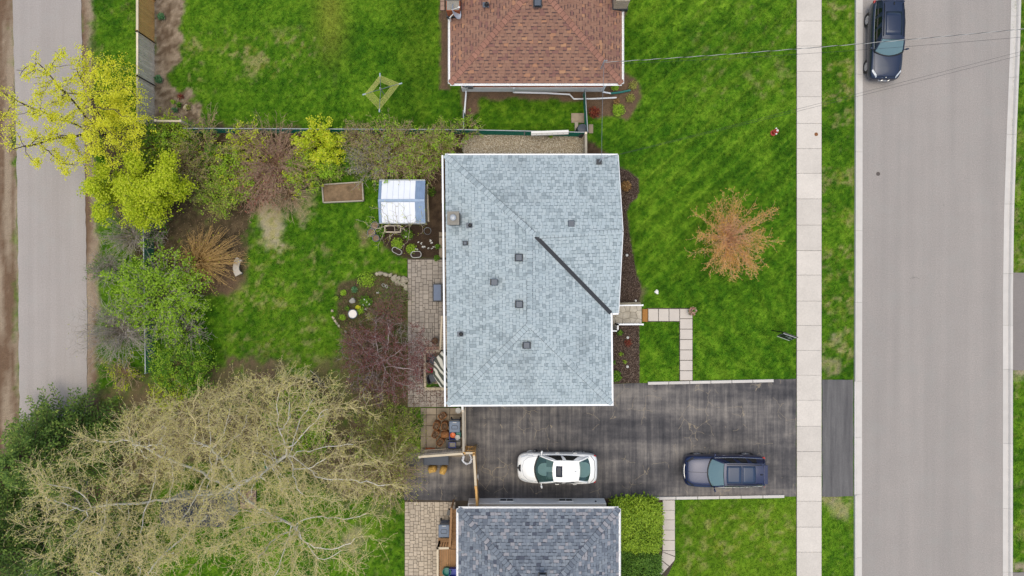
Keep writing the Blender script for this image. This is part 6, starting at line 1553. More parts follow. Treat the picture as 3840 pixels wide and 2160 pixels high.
shrub('yellow-green leafy bush beneath the spreading bare limbs', (1120, 1600), 150, 1.8, 60, 221, GRN, [(LG, 5200, .09, .10, 'dome'), (LYG, 1000, .08, .1, 'clump')], twig=(1, .3))
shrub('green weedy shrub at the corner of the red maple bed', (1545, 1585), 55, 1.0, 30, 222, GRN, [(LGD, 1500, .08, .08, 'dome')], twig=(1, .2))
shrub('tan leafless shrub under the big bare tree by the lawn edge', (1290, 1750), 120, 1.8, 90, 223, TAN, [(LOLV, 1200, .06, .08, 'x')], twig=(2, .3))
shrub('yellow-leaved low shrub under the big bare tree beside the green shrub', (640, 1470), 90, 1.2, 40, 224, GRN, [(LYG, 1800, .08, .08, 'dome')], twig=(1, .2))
for k, (c_, r_, h_, n_, bk, lv_, lb) in enumerate([
  ((1445, 1175), 62, .9, 70, MAU, [(LRD2, 500, .05, .1, 'x'), (LGD, 300, .06, .1, 'x')], 'low brown twig tangle beside the bird bath and the red maple'),
  ((1480, 1115), 50, .6, 50, MAU, [(LGD, 600, .06, .1, 'x')], 'thin brown weedy twigs around the terracotta tile'),
  ((1330, 1290), 65, .7, 60, MAU, [(LRD2, 500, .05, .1, 'x'), (LOLV, 300, .06, .1, 'x')], 'reddish low twigs at the lawn rim below the small edging stones'),
  ((1395, 1460), 75, .9, 70, MAU, [(LRD2, 600, .05, .1, 'x'), (LOLV, 400, .06, .1, 'x')], 'reddish-brown twig undergrowth below the red maple trunk'),
  ((690, 625), 95, 2.0, 80, TAN, [(LOLV, 1200, .07, .08, 'x')], 'tan twiggy shrub touching the dense yellow-green tree'),
  ((930, 535), 85, 2.0, 70, TAN, [(LYG, 1500, .09, .08, 'clump')], 'tan shrub with yellow sprays against the wire fence'),
  ((960, 700), 110, 1.5, 110, TAN2, [(LRD2, 700, .07, .1, 'x')], 'reddish-brown low twig shrub below the pinkish hedge shrub'),
  ((1135, 640), 85, 1.6, 60, GRN, [(LG, 2400, .09, .08, 'clump'), (LYG, 1200, .09, .08, 'clump')], 'yellow-green leafy shrub under the bright yellow flowering one'),
  ((1228, 640), 50, 1.2, 34, GRN, [(LG, 2600, .10, .08, 'dome')], 'lime leafy bush near the raised bed corner'),
  ((1390, 600), 95, 2.2, 110, GRY, [(LOLV, 1500, .07, .08, 'x')], 'greyish twig shrub between the green blades and the shed shrub'),
  ((1560, 630), 80, 1.9, 80, TAN, [(LG, 1400, .08, .08, 'clump')], 'tan shrub with lime tufts hanging over the shed roof end'),
  ((820, 735), 90, 1.5, 60, GRN, [(LOLV, 1500, .08, .1, 'x'), (LG, 1500, .09, .1, 'clump')], 'olive shrub at the bare soil edge of the border'),
  ((1340, 505), 60, 1.9, 50, TAN, [(LOLV, 700, .07, .08, 'x')], 'thin tan shrub rising above the green blade clump at the fence'),
  ((1660, 520), 70, 2.1, 60, TAN, [(LOLV, 700, .07, .08, 'x'), (LG, 900, .08, .07, 'clump')], 'tan shrub arching over the wire fence next to the downspout'),
  ((560, 560), 110, 1.8, 60, GRN, [(LGD, 3000, .09, .1, 'dome'), (LYG, 1400, .09, .1, 'clump')], 'green undergrowth bush beneath the sparse yellow tree'),
  ((390, 1010), 70, 1.4, 60, GRY, [(LGD, 700, .07, .08, 'clump')], 'thin grey shrub on the lane side of the wire fence'),
  ((560, 860), 70, 1.5, 50, GRY, [(LGD, 900, .08, .08, 'clump')], 'dark green and grey shrub below the dense yellow-green tree')]):
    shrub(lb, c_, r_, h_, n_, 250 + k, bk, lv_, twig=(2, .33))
# cedar hedge bushes by the south house
LCB = leafmat('bright_cedar_spray', [(0, C(78, 112, 24)), (.35, C(126, 160, 34)), (.7, C(164, 194, 50)), (1, C(190, 212, 72))], trans=.2)
LCD = leafmat('dark_yew_leaf', [(0, C(50, 84, 24)), (.4, C(80, 120, 34)), (.75, C(112, 152, 46)), (1, C(140, 174, 62))], trans=.2)
def hedge_bush(label, rect, Hh, lm, seed, n, fl):
    rng = np.random.default_rng(seed); z = Hh * .7; a = P(rect[0], rect[1], z); b = P(rect[2], rect[3], z)
    c = ((a.x + b.x) / 2, (a.y + b.y) / 2); rx, ry = abs(b.x - a.x) / 2, abs(b.y - a.y) / 2
    u = rng.uniform(-1, 1, (n, 3)); k = np.maximum(np.abs(u[:, 0]) ** 5 + np.abs(u[:, 1]) ** 5, 1e-6) ** .2; s = rng.uniform(.55, 1, n) / np.maximum(k, .55); 
    x = c[0] + u[:, 0] * rx * np.minimum(s, 1.0 / np.maximum(k, 1e-3)); y = c[1] + u[:, 1] * ry * np.minimum(s, 1.0 / np.maximum(k, 1e-3))
    edge = np.maximum(np.abs((x - c[0]) / rx), np.abs((y - c[1]) / ry)); bumpy = fbm(x * 2.2, y * 2.2, seed)
    top = Hh * (1 - .35 * edge ** 4) * (.72 + .5 * bumpy); zz = top * np.where(rng.random(n) < .7, rng.uniform(.82, 1.0, n), rng.uniform(.1, 1, n))
    cen = np.stack([x, y, zz], 1)
    # sprays: short rows of flat scales
    d = rng.normal(size=(n, 3)); d[:, 2] = np.abs(d[:, 2]) * .5; d /= np.linalg.norm(d, axis=1, keepdims=True)
    pts = np.concatenate([cen + d * (j * fl * .55) + rng.normal(size=(n, 3)) * .012 for j in range(5)])
    rnd = np.clip(.1 + .55 * np.tile(bumpy, 5) + np.repeat([-.05, 0, .05, .12, .2], n) + rng.normal(size=5 * n) * .12, 0, 1)
    N, Pp, Rr = fountain(rng, (c[0], c[1], 0), min(rx, ry) * .8, Hh * .85, 24, 6, .1, .3, (0, 0), .05, .02)
    plant('cedar_bush', label, 'shrub', (c[0], c[1], 0), (N, Pp, Rr), bark('conifer_bark', None), [(pts, fl, lm, dict(up=.8, aspect=.5, rnd=rnd))], trunk_name='stems', crown_name='foliage')
hedge_bush('bright green cedar hedge bush at the south house corner', (2292, 1872, 2480, 2072), 1.9, LCB, 301, 5200, .12)
hedge_bush('dark green clipped yew bush behind the bright cedar bush', (2288, 2060, 2480, 2260), 1.8, LCD, 302, 6000, .09)
# ------------------------------------------------------------------ garden and yard things
def single(mb, name, m, base, label, cat, group=None, **k):
    o = mb.build(name, m, None, base=base, **k); tag(o, label, cat, group); return o
# rotary clothes dryer: four arms, square spiral of lines
c = P(1442, 356, 0); tipp = [P(1425, 283, 1.75), P(1500, 314, 1.75), P(1423, 412, 1.75), P(1368, 353, 1.75)]
cd = thing('clothes_dryer', 'rotary clothes dryer with grey arms and yellow lines on the lawn', 'clothes dryer', (c.x, c.y, 0))
mb = MB(); mb.tube([(c.x, c.y, 0), (c.x, c.y, 1.45)], .028, 10); mb.build('pole', M['galv'], cd)
hub = Vector((c.x, c.y, 1.15)); mb = MB(); mb.lathe([(.05, 1.05), (.06, 1.1), (.06, 1.22), (.05, 1.26)], (c.x, c.y, 0), 12); mb.build('hub', M['metal'], cd)
for p in tipp:
    mb = MB(); mb.tube([hub, hub.lerp(p, .55) + Vector((0, 0, .05)), p], .020, 8); ar = mb.build('arm', M['metal'], cd)
    d = (p - hub).normalized(); mb = MB(); mb.tube([p - d * .06, p + d * .14], .042, 8); mb.build('end_cap', mat('pale_blue_cap', C(196, 210, 222), .5, .05) if 'pale_blue_cap' not in bpy.data.materials else bpy.data.materials['pale_blue_cap'], ar)
YL = flat('yellow_line', C(222, 214, 128, 1.2), .5)
for k in range(8):
    f = .55 + .45 * k / 7
    for a, b in zip(tipp, tipp[1:] + tipp[:1]):
        mb = MB(); mb.tube(sagline(hub.lerp(a, f) + Vector((0, 0, .03)), hub.lerp(b, f) + Vector((0, 0, .03)), .03, 6), .0075, 4); mb.build('line', YL, cd)
# fire hydrant
b = P(2899, 499); hy = thing('fire_hydrant', 'red fire hydrant with white caps on the front lawn', 'fire hydrant', (b.x, b.y, 0))
mb = MB(); mb.lathe([(.17, 0), (.17, .05), (.12, .06), (.12, .42), (.15, .43), (.15, .47), (.12, .48)], (b.x, b.y, 0), 18); mb.build('barrel', M['red'], hy)
mb = MB(); mb.lathe([(.12, .48), (.125, .54), (.11, .62), (.06, .69), (.03, .70), (.03, .76), (0, .76)], (b.x, b.y, 0), 18); mb.build('bonnet', M['red'], hy, smooth=True); mb = MB(); mb.lathe([(.07, .685), (.045, .71), (.035, .72), (.035, .77), (0, .775)], (b.x, b.y, 0), 14); mb.build('operating_nut', M['whitep'], hy)
for q in (math.pi / 2, -math.pi / 2):
    AX = Matrix.Rotation(q, 3, 'Z') @ Matrix.Rotation(math.pi / 2, 3, 'Y'); mb = MB(); mb.lathe([(.045, .10), (.045, .15), (.055, .15), (.055, .185), (.02, .19), (.02, .21), (0, .21)], (b.x, b.y, .5), 12, axis=AX); mb.build('nozzle_cap', M['whitep'], hy)
# utility covers
mb = MB(); p = P(3060, 504); mb.lathe([(.11, 0), (.11, .036), (.09, .036), (.085, .031), (.03, .031), (.028, .036), (0, .036)], (p.x, p.y, 0), 20); single(mb, 'valve_cover', mat('rusty_iron', C(150, 96, 54), .8, .3, 15, .15), (p.x, p.y, 0), 'rusty round iron cover set in the concrete sidewalk', 'cover')
mb = MB(); p = P(3293, 652); mb.lathe([(.12, -.01), (.12, .008), (.10, .008), (.095, .004), (.03, .004), (.028, .008), (0, .008)], (p.x, p.y, 0), 20); single(mb, 'valve_cover', mat('dark_iron', C(104, 94, 88), .8, .3, 15, .15), (p.x, p.y, 0), 'dark round iron cover set in the street asphalt', 'cover')
# realty sign
pb = P(2894.5, 1239); top = P(2937, 1241, 1.75); e = P(2992, 1265, 1.75)
sg = thing('yard_sign', 'hanging dark yard sign with white borders on a post by the sidewalk', 'sign', (pb.x, pb.y, 0))
d = Vector((e.x - pb.x, e.y - pb.y, 0)); L = d.length; d.normalize()
mb = MB(); mb.box((pb.x, pb.y, .92), (.06, .06, 1.84)); mb.build('post', M['p_dark'], sg)
mb = MB(); mb.bar((pb.x, pb.y, 1.74), (pb.x + d.x * (L + .02), pb.y + d.y * (L + .02), 1.74), .05, .05); mb.build('arm', M['p_dark'], sg)
n = Vector((d.y, -d.x, 0))
if n.y < 0: n = -n
n = Vector((-d.y, d.x, 0))
def sgpt(t, z, o=0.0): return Vector((pb.x, pb.y, 0)) + d * (.06 + t) + n * (o - (1.7 - z) * .30) + Vector((0, 0, z))   # the panel hangs a little swung out
W_ = L - .10
def strip(t0, t1, z0, z1, o, name, m_, par, th=.004): mb = MB(); mb.grid([[sgpt(t0, z0, o), sgpt(t1, z0, o)], [sgpt(t0, z1, o), sgpt(t1, z1, o)]]); return mb.build(name, m_, par, solid=th)
pn = strip(0, W_, .87, 1.68, -.01, 'panel', M['p_dark'], sg, .02)
tl = mat('sign_mark', C(150, 166, 150), .6, .05)
for s in (.022, -.042):
    strip(0, W_, 1.60, 1.69, s, 'border', M['whitep'], sg); strip(0, W_, .86, .92, s, 'border', M['whitep'], sg)
    strip(0, .03, .92, 1.60, s, 'border', M['metal'], sg); strip(W_ - .03, W_, .92, 1.60, s, 'border', M['metal'], sg)
    for (t0, t1, z) in ((.28, .42, 1.36), (.46, .62, 1.40), (.46, .70, 1.30), (.48, .66, 1.20), (.70, .78, 1.22)): strip(t0, t1, z - .03, z + .03, s, 'lettering', tl, pn)
# shed with white and blue roof panels
zt, zr_ = 1.9, 2.25
sx0, sx1 = P(1424, 0, zt).x, P(1594, 0, zt).x; sy0, sy1 = P(0, 676, zt).y, P(0, 837, zt).y; ym = P(0, 752, zr_).y
shd = thing('garden_shed', 'small garden shed with white panels and blue-grey metal edges on its roof', 'shed', ((sx0 + sx1) / 2, (sy0 + sy1) / 2, 0))
walls(shd, [(sx0 + .1, sy1 + .1), (sx1 - .1, sy1 + .1), (sx1 - .1, sy0 - .1), (sx0 + .1, sy0 - .1)], 0, zt - .02, M['siding'])
BLU = mat('blue_grey_sheet', C(148, 170, 198), .4, .25, 3, .06, metal=.2); WHT = mat('white_sheet', C(246, 248, 252, 1.3), .5, .12, 1.5, .03, col2=C(206, 212, 222))
def rpt(x, t, s): # t 0 ridge 1 eave ; s +1 north
    ye = sy0 if s > 0 else sy1; return Vector((x, ym + (ye - ym) * t, zr_ + (zt - zr_) * t))
xs = [P(q, 0, 2.05).x for q in (1431, 1453, 1474.5, 1495.5, 1516, 1538, 1558)]
for s in (1, -1):
    for k in range(6):
        mb = MB(); mb.grid([[rpt(xs[k] + .006, t, s) + Vector((0, 0, .03)), rpt((xs[k] + xs[k + 1]) / 2, t, s) + Vector((0, 0, .034)), rpt(xs[k + 1] - .006, t, s) + Vector((0, 0, .03))] for t in (.07, .5, .98)]); mb.build('white_panel', WHT, shd, solid=.02)
    for (xa, xb) in ((sx0 - .02, xs[0] - .004), (xs[6] + .004, sx1 + .02)):
        mb = MB(); nn = 12 if xb - xa > .3 else 3; mb.grid([[rpt(xa + (xb - xa) * i / nn, t, s) + Vector((0, 0, .035 + .012 * (i % 2))) for i in range(nn + 1)] for t in (0.0, .5, 1.0)]); mb.build('metal_panel', BLU, shd, solid=.015)
    mb = MB(); mb.bar(rpt(sx0, 1.0, s) + Vector((0, 0, .02)), rpt(sx1, 1.0, s) + Vector((0, 0, .02)), .06, .08); mb.build('eave_trim', M['metal'], shd)
    mb = MB(); mb.grid([[rpt(x, t, s) + Vector((0, 0, .012)) for x in (sx0, sx1)] for t in (0, 1)]); mb.build('roof_sheet', BLU, shd)
mb = MB(); mb.bar((sx0 - .02, ym, zr_ + .05), (sx1 + .02, ym, zr_ + .05), .14, .03); mb.build('ridge_cap', BLU, shd)
for xx in (sx0 + .09, sx1 - .09): mb = MB(); mb.face([(xx, sy0 - .1, zt - .03), (xx, sy1 + .1, zt - .03), (xx, ym, zr_ - .03)]); mb.build('gable', M['siding'], shd)
mb = MB(); a = P(1603, 692); b = P(1608, 832); mb.bar((a.x, a.y, .08), (b.x, b.y, .08), .09, .16); single(mb, 'timber_beam', M['woodold'], (a.x, a.y, 0), 'grey timber beam lying along the shed side', 'beam')
for (rect, lb) in (((1657, 715, 1668, 762), 'upright grey board leaning at the house wall beside the shed'),):
    a = P(rect[0], rect[1]); b = P(rect[2], rect[3]); mb = MB(); mb.box(((a.x + b.x) / 2, (a.y + b.y) / 2, .1), (abs(b.x - a.x), abs(b.y - a.y), .2)); single(mb, 'timber_board', M['mossy_slab'], ((a.x + b.x) / 2, (a.y + b.y) / 2, 0), lb, 'board')
# raised bed frame
qb = [P(1207, 692, .25), P(1358, 682, .25), P(1362, 752, .25), P(1212, 759, .25)]
rb = thing('raised_bed', 'grey timber raised garden bed frame filled with bare soil', 'garden bed', (P(1285, 720).x, P(1285, 720).y, 0))
for a, b in zip(qb, qb[1:] + qb[:1]):
    mb = MB(); mb.bar((a.x, a.y, .12), (b.x, b.y, .12), .07, .26); mb.build('side_board', M['woodgrey'], rb)
mb = MB(); mb.prism([(p.x, p.y) for p in qb], .0, .14); mb.build('soil', mat('bed_soil', C(150, 124, 94), .95, .6, 3, .3, 30, .6, col2=C(104, 86, 62)), rb)
HARD.append([(p.x, p.y) for p in qb])
# curved bench
bc = P(1010, 1003, .45); 
bn = thing('garden_bench', 'curved grey concrete bench on two feet beside the ochre shrub', 'bench', (P(890, 1003).x, P(890, 1003).y, 0))
pts = [P(*q, .45) for q in ((887, 963), (877, 980), (873, 1002), (876, 1022), (883, 1037))]; pin = [P(*q, .45) for q in ((907, 976), (899, 990), (896, 1003), (898, 1014), (908, 1024))]
def smooth_curve(c, n=12):
    out = []
    for k in range(n + 1):
        t = k / n * (len(c) - 1); i = min(int(t), len(c) - 2); f = t - i; p0 = c[max(i - 1, 0)]; p1, p2 = c[i], c[i + 1]; p3 = c[min(i + 2, len(c) - 1)]
        out.append(.5 * (2 * p1 + (p2 - p0) * f + (2 * p0 - 5 * p1 + 4 * p2 - p3) * f * f + (3 * p1 - p0 - 3 * p2 + p3) * f ** 3))
    return out
so, si = smooth_curve(pts), smooth_curve(pin)
mb = MB(); mb.prism([(p.x, p.y) for p in so] + [(p.x, p.y) for p in si[::-1]], .38, .46); mb.build('seat', mat('bench_concrete', C(206, 196, 180), .9, .25, 6, .1, 50, .2), bn, bevel=.012)
for k in (2, 10): m_ = (so[k] + si[k]) / 2; mb = MB(); mb.box((m_.x, m_.y, .19), (.30, .14, .38), rz=.3 if k < 6 else -.3, taper=.85); mb.build('foot', M['cement'], bn)
# barrels / pots
def round_pot(px_, r, hgt, m, label, fill=None, name='planter', cat='planter', group=None, z=0.0):
    p = P(px_[0], px_[1], hgt); t = thing(name, label, cat, (p.x, p.y, z), group=group)
    mb = MB(); mb.lathe([(r * .82, z), (r * .97, z + hgt * .96), (r, z + hgt), (r * .90, z + hgt), (r * .88, z + hgt * .6)], (p.x, p.y, 0), 22); mb.build('shell', m, t)
    mb = MB(); mb.lathe([(r * .9, z + hgt * .86), (r * .5, z + hgt * .89), (0, z + hgt * .9)], (p.x, p.y, 0), 22); mb.build('fill', fill or M['potsoil'], t); return t, p
GB = mat('grey_blue_barrel', C(120, 128, 140), .6, .2, 5, .06); soilb = mat('dry_pot_soil', C(148, 122, 98), .95, .4, 9, .25, 50, .5)
round_pot((1404, 846), .23, .5, GB, 'soil-filled barrel planter against the shed corner', soilb); round_pot((1392, 872), .24, .5, GB, 'soil-filled barrel planter, outermost of three by the shed', soilb); round_pot((1409, 893), .21, .45, GB, 'soil-filled barrel planter next to the dark garden bed edge', soilb)
def oval_ring(px_, rx, ry, ang, label):
    p = P(px_[0], px_[1], .35); t = thing('planter', label, 'planter', (p.x, p.y, 0)); R = Matrix.Rotation(ang, 3, 'Z')
    def st(z, k): # stadium outline
        pts = []
        for q in range(24):
            a = 2 * math.pi * q / 24; cx = (rx - ry) * (1 if math.cos(a) > 0 else -1); v = R @ Vector((cx + ry * math.cos(a) * k, ry * math.sin(a) * k, 0)); pts.append(Vector((p.x, p.y, z)) + v)
        return pts
    mb = MB(); rows = [st(0, .95), st(.33, 1.0), st(.36, 1.0), st(.36, .86), st(.2, .82)]; mb.grid([r + r[:1] for r in rows]); mb.build('shell', M['wirel'], t)
    mb = MB(); mb.face(st(.26, .83)); mb.build('fill', mat('dark_pot_soil', C(62, 48, 40), .95, .3, 9, .2) if 'dark_pot_soil' not in bpy.data.materials else bpy.data.materials['dark_pot_soil'], t)
oval_ring((1488, 941), .31, .17, -.5, 'white-rimmed oval planter nearest the lawn in the dark bed'); oval_ring((1560, 954), .32, .20, .06, 'white-rimmed oval planter at the patio edge in the dark bed')
mb = MB(); p = P(1603, 866, .3); mb.tube([(p.x + .21 * math.cos(q), p.y + .21 * math.sin(q), .3) for q in [2 * math.pi * k / 24 for k in range(25)]], .012, 5); o = single(mb, 'plant_hoop', M['metal'], (p.x, p.y, 0), 'thin round wire hoop support in the dark bed near the house', 'plant support')
for k in range(3): mm = MB(); q = 2 * math.pi * k / 3; mm.tube([(.21 * math.cos(q), .21 * math.sin(q), 0), (.21 * math.cos(q), .21 * math.sin(q), .3)], .008, 5); mm.build('leg', M['metal'], o) if False else None
a, b = P(1446, 872), P(1500, 867); tb = thing('planter_box', 'open timber planter box behind the shed end', 'planter', ((a.x + b.x) / 2, (a.y + b.y) / 2, 0))
c1, c2 = P(1443, 846, .3), P(1502, 870, .3)
for (p, q) in (((c1.x, c1.y), (c2.x, c1.y)), ((c2.x, c1.y), (c2.x, c2.y)), ((c2.x, c2.y), (c1.x, c2.y)), ((c1.x, c2.y), (c1.x, c1.y))): mb = MB(); mb.bar((*p, .15), (*q, .15), .06, .30); mb.build('side_board', M['woodold'], tb)
mb = MB(); mb.box(((c1.x + c2.x) / 2, (c1.y + c2.y) / 2, .08), (abs(c2.x - c1.x), abs(c1.y - c2.y), .1)); mb.build('soil', bpy.data.materials['dark_pot_soil'], tb)
# rocks
def rock(px_, rx, ry, h, label, seed, m=None, ang=0.0, name='boulder', group=None):
    p = P(px_[0], px_[1], h * .5); rng = random.Random(seed); bm = bmesh.new(); bmesh.ops.create_icosphere(bm, subdivisions=2, radius=1)
    ph = [rng.uniform(0, 6) for _ in range(6)]
    for v in bm.verts:
        k = 1 + .16 * math.sin(2.3 * v.co.x * 2 + ph[0]) + .14 * math.sin(2.9 * v.co.y * 2 + ph[1]) + .10 * math.sin(4 * v.co.z + ph[2]) + rng.uniform(-.06, .06)
        co = v.co * k; co.z = max(-.6, min(.75, co.z)); c_, s_ = math.cos(ang), math.sin(ang); x, y = co.x * rx, co.y * ry; v.co = (x * c_ - y * s_, x * s_ + y * c_, (co.z + .6) * h * .72)
    me = bpy.data.meshes.new(name); bm.to_mesh(me); bm.free(); me.materials.append(m or M['stone']); o = bpy.data.objects.new(name, me); COL.objects.link(o); o.location = (p.x, p.y, 0); LOC[o] = Vector((p.x, p.y, 0))
    tag(o, label, 'stone', group); return o
for k, (q, rx, ry, an) in enumerate((((1414, 1027), .16, .10, .1), ((1427, 1026), .22, .13, .1), ((1447, 1029), .17, .13, -.3), ((1464, 1032), .15, .14, -.6), ((1478, 1045), .18, .24, -.4), ((1495, 1042), .16, .14, .2), ((1514, 1052), .26, .22, .1), ((1493, 1060), .22, .20, -.5), ((1512, 1068), .20, .12, -.4), ((1522, 1081), .12, .22, 0))):
    rock(q, rx, ry, .22, 'pale garden stone in the curved edging row beside the patio corner', 400 + k, M['stone'], an, 'edging_stone', 'stones edging the round bed at the patio')
for k, q in enumerate(((1246, 1165), (1250, 1192), (1257, 1204), (1263, 1213), (1270, 1222), (1297, 1245), (1305, 1262), (1318, 1272))): rock(q, .10, .07, .12, 'small pale edging stone on the lawn side of the round bed', 430 + k, M['chimstone'] if k < 3 else M['stone'], -.9, 'edging_stone', 'small stones on the lawn side of the round bed')
rock((1322, 1127), .21, .17, .28, 'grey lumpy boulder in the round bed above the bird bath', 450, mat('grey_boulder', C(176, 172, 162), .9, .3, 7, .15, 45, .5), .6)
rock((2463, 1094), .13, .15, .12, 'small white stone lying on the front lawn', 451, M['whitep'], .2, 'stone'); rock((2384, 1128), .07, .07, .08, 'small white stone at the porch end of the mulch bed', 452, M['whitep'], 0, 'stone')
for k, q in enumerate(((1513, 1681), (1540, 1681), (1557, 1681), (1500, 1655), (1490, 1690))): rock(q, .12, .09, .14, 'mossy stone in the row below the olive shrub by the slab pad', 460 + k, M['stone'], .2, 'edging_stone', 'mossy stones below the olive shrub')
rock((697, 403), .13, .19, .16, 'flat pale upright stone slab in the fence-side bed', 470, M['chimstone'], 0, 'stone')
# bird bath
p = P(1323, 1177, .6); bb = thing('bird_bath', 'round white bird bath on a pedestal in the round bed', 'bird bath', (p.x, p.y, 0))
mb = MB(); mb.lathe([(.20, 0), (.16, .06), (.07, .14), (.06, .45), (.12, .54)], (p.x, p.y, 0), 18); mb.build('pedestal', M['cement'], bb)
mb = MB(); mb.lathe([(.10, .52), (.26, .58), (.28, .64), (.27, .655), (.24, .64), (.20, .60)], (p.x, p.y, 0), 26); mb.build('basin', M['metal'], bb)
mb = MB(); mb.lathe([(.245, .635), (0, .637)], (p.x, p.y, 0), 26); mb.build('water', flat('pale_water', C(232, 222, 212), .1), bb)
mb = MB(); p = P(1448, 1124); mb.box((p.x, p.y, .05), (.24, .22, .10), rz=.2); single(mb, 'paving_brick', mat('terracotta', C(184, 110, 80), .9, .2), (p.x, p.y, 0), 'square terracotta tile lying in the round bed', 'tile', bevel=.01)
p = P(1445, 1072, .5); orn = thing('garden_ornament', 'white wire butterfly ornament on a stake in the round bed', 'ornament', (p.x, p.y, 0))
mb = MB(); mb.tube([(p.x, p.y, 0), (p.x, p.y, .5)], .008, 5); mb.build('stake', M['metal'], orn)
for s in (1, -1): mb = MB(); mb.tube([(p.x + s * .01 + (.15 * s) * (1 - math.cos(q)) * .5, p.y - .08 * s * (1 - math.cos(q)) * .4 + .09 * math.sin(q), .5 + .1 * (1 - math.cos(q))) for q in [2 * math.pi * k / 14 for k in range(15)]], .014, 5); mb.build('wing', M['wirel'], orn)
# patio: storage box, pot, timber stair, sunken seating with parasol
def lidbox(name, label, rect, z, m, lm, cat='box', zb=0.0, inset=.05, rz=0.0, group=None, ribs=0):
    a = P(rect[0], rect[1], z); b = P(rect[2], rect[3], z); cx, cy = (a.x + b.x) / 2, (a.y + b.y) / 2; w, h_ = abs(b.x - a.x), abs(b.y - a.y)
    t = thing(name, label, cat, (cx, cy, zb), group=group)
    mb = MB(); mb.box((cx, cy, (z + zb) / 2 - .03), (w - 2 * inset, h_ - 2 * inset, z - zb - .06), rz, taper=1.03); mb.build('bin', m, t, bevel=.02)
    mb = MB(); mb.box((cx, cy, z - .03), (w, h_, .06), rz); ld = mb.build('lid', m, t, bevel=.02)
    mb = MB(); mb.box((cx, cy, z + .008), (w - .14, h_ - .14, .022), rz); mb.build('lid_panel', lm, ld, bevel=.008)
    for k in range(ribs):
        mb = MB(); x = cx - w / 2 + .12 + (w - .24) * k / (ribs - 1); mb.box((x, cy, z + .022), (.02, h_ - .2, .012)); mb.build('lid_rib', m, ld)
    return t
lidbox('storage_box', 'blue-lidded patio storage box against the house wall', (1622, 1063, 1658, 1131), .6, M['dark'], M['slate'])
t_, p = round_pot((1631, 1278), .22, .35, M['pot'], 'round dark pot of dead stems on the patio', M['leaflitter'])
rng = np.random.default_rng(5); N_, P_, R_ = fountain(rng, (p.x, p.y, .3), .25, .35, 14, 5, .4, .05, (0, 0), .1, .006); link('dead_stems', skel_mesh('dead_stems', N_, P_, R_, TAN, LOC[t_]), t_)
a = P(1651, 1184, .6); b = P(1690, 1312, .6); dk = thing('timber_steps', 'narrow timber steps with pale side rail under the house eave', 'steps', ((a.x + b.x) / 2, (a.y + b.y) / 2, 0))
n = 14
for k in range(n):
    y = a.y + (b.y - a.y) * (k + .5) / n; mb = MB(); mb.box(((a.x + b.x) / 2 + .1, y, .48), (abs(b.x - a.x) + .1, abs(b.y - a.y) / n - .02, .05)); mb.build('tread', M['woodold'], dk)
mb = MB(); q0, q1 = P(1657, 1184, 1.2), P(1651, 1312, 1.2); mb.bar(q0, q1, .10, .05); mb.build('hand_rail', M['woodpale'], dk)
for k in range(13):
    p = q0.lerp(q1, (k + .5) / 13); mb = MB(); mb.box((p.x + .02, p.y, .6), (.04, .04, 1.2)); mb.build('baluster', M['woodold'], dk)
# sunken stair well with low stone walls
sw1 = [((1592, 1316), (1594, 1454)), ((1590, 1320), (1652, 1316)), ((1594, 1458), (1690, 1458))]
well = thing('low_wall', 'low pale stone wall framing the patio seating corner', 'wall', (P(1640, 1390).x, P(1640, 1390).y, 0))
for (p, q) in sw1:
    A2, B2 = P(*p, .3), P(*q, .3); n = max(3, int((B2 - A2).length / .28))
    for k in range(n):
        c0, c1 = A2.lerp(B2, (k + .02) / n), A2.lerp(B2, (k + .98) / n); mb = MB(); mb.bar((c0.x, c0.y, .15), (c1.x, c1.y, .15), .16, .30); mb.build('coping_stone', M['chimstone'], well, bevel=.01)
for k in range(5): p = P(1600 + 11 * k, 1308, .15); mb = MB(); mb.box((p.x, p.y, .07), (.17, .26, .14)); mb.build('step_brick', M['paver3'], well, bevel=.01)
sheet('seating_floor', [(1592, 1318), (1700, 1318), (1700, 1456), (1592, 1456)], .004, M['mossy_slab'])
sheet('planted_strip', [(1600, 1440), (1700, 1440), (1700, 1455), (1600, 1455)], .03, mat('moss_green', C(70, 110, 30), .95, .4, 8, .3, 40, .5))
def patio_chair(px_, label, rz):
    p = P(px_[0], px_[1], .45); t = thing('patio_chair', label, 'chair', (p.x, p.y, 0), rz, local=True)
    mb = MB(); mb.box((0, 0, .43), (.50, .48, .05)); mb.build('seat', M['slated'], t, bevel=.02)
    mb = MB(); mb.box((-.24, 0, .68), (.05, .48, .50), rot=Matrix.Rotation(-.18, 3, 'Y')); mb.build('backrest', M['black'], t, bevel=.02)
    for s in (1, -1):
        mb = MB(); mb.tube([(-.22, s * .27, .62), (.2, s * .27, .62), (.24, s * .27, .55), (.24, s * .26, 0)], .02, 6); mb.build('arm', M['black'], t); mb = MB(); mb.tube([(-.22, s * .25, .45), (-.26, s * .26, 0)], .02, 6); mb.build('leg', M['black'], t)
patio_chair((1624, 1350), 'black patio chair beside the low wall steps', -.5); patio_chair((1622, 1418), 'black patio chair next to the mossy strip', .3)
p = P(1614, 1386, .3); t_, p = round_pot((1614, 1388), .14, .28, M['pot'], 'small pot of pink flowers between the black patio chairs')
rng = np.random.default_rng(6); LPK = leafmat('pink_petal', [(0, C(206, 24, 84)), (1, C(240, 70, 130))], trans=.2)
tag(link('flowers', leaf_mesh('flowers', np.concatenate([clumps(rng, np.array([[p.x + dx, p.y + dy, .40] for dx, dy in ((.05, .09), (-.10, -.06), (.08, -.08))]), 28, .045)]), .06, LPK, LOC[t_], rng), t_), kind='stuff'); link('leaves', leaf_mesh('leaves', np.array([p.x, p.y, .32]) + rng.normal(size=(120, 3)) * .09, .07, LGD, LOC[t_], rng), t_)
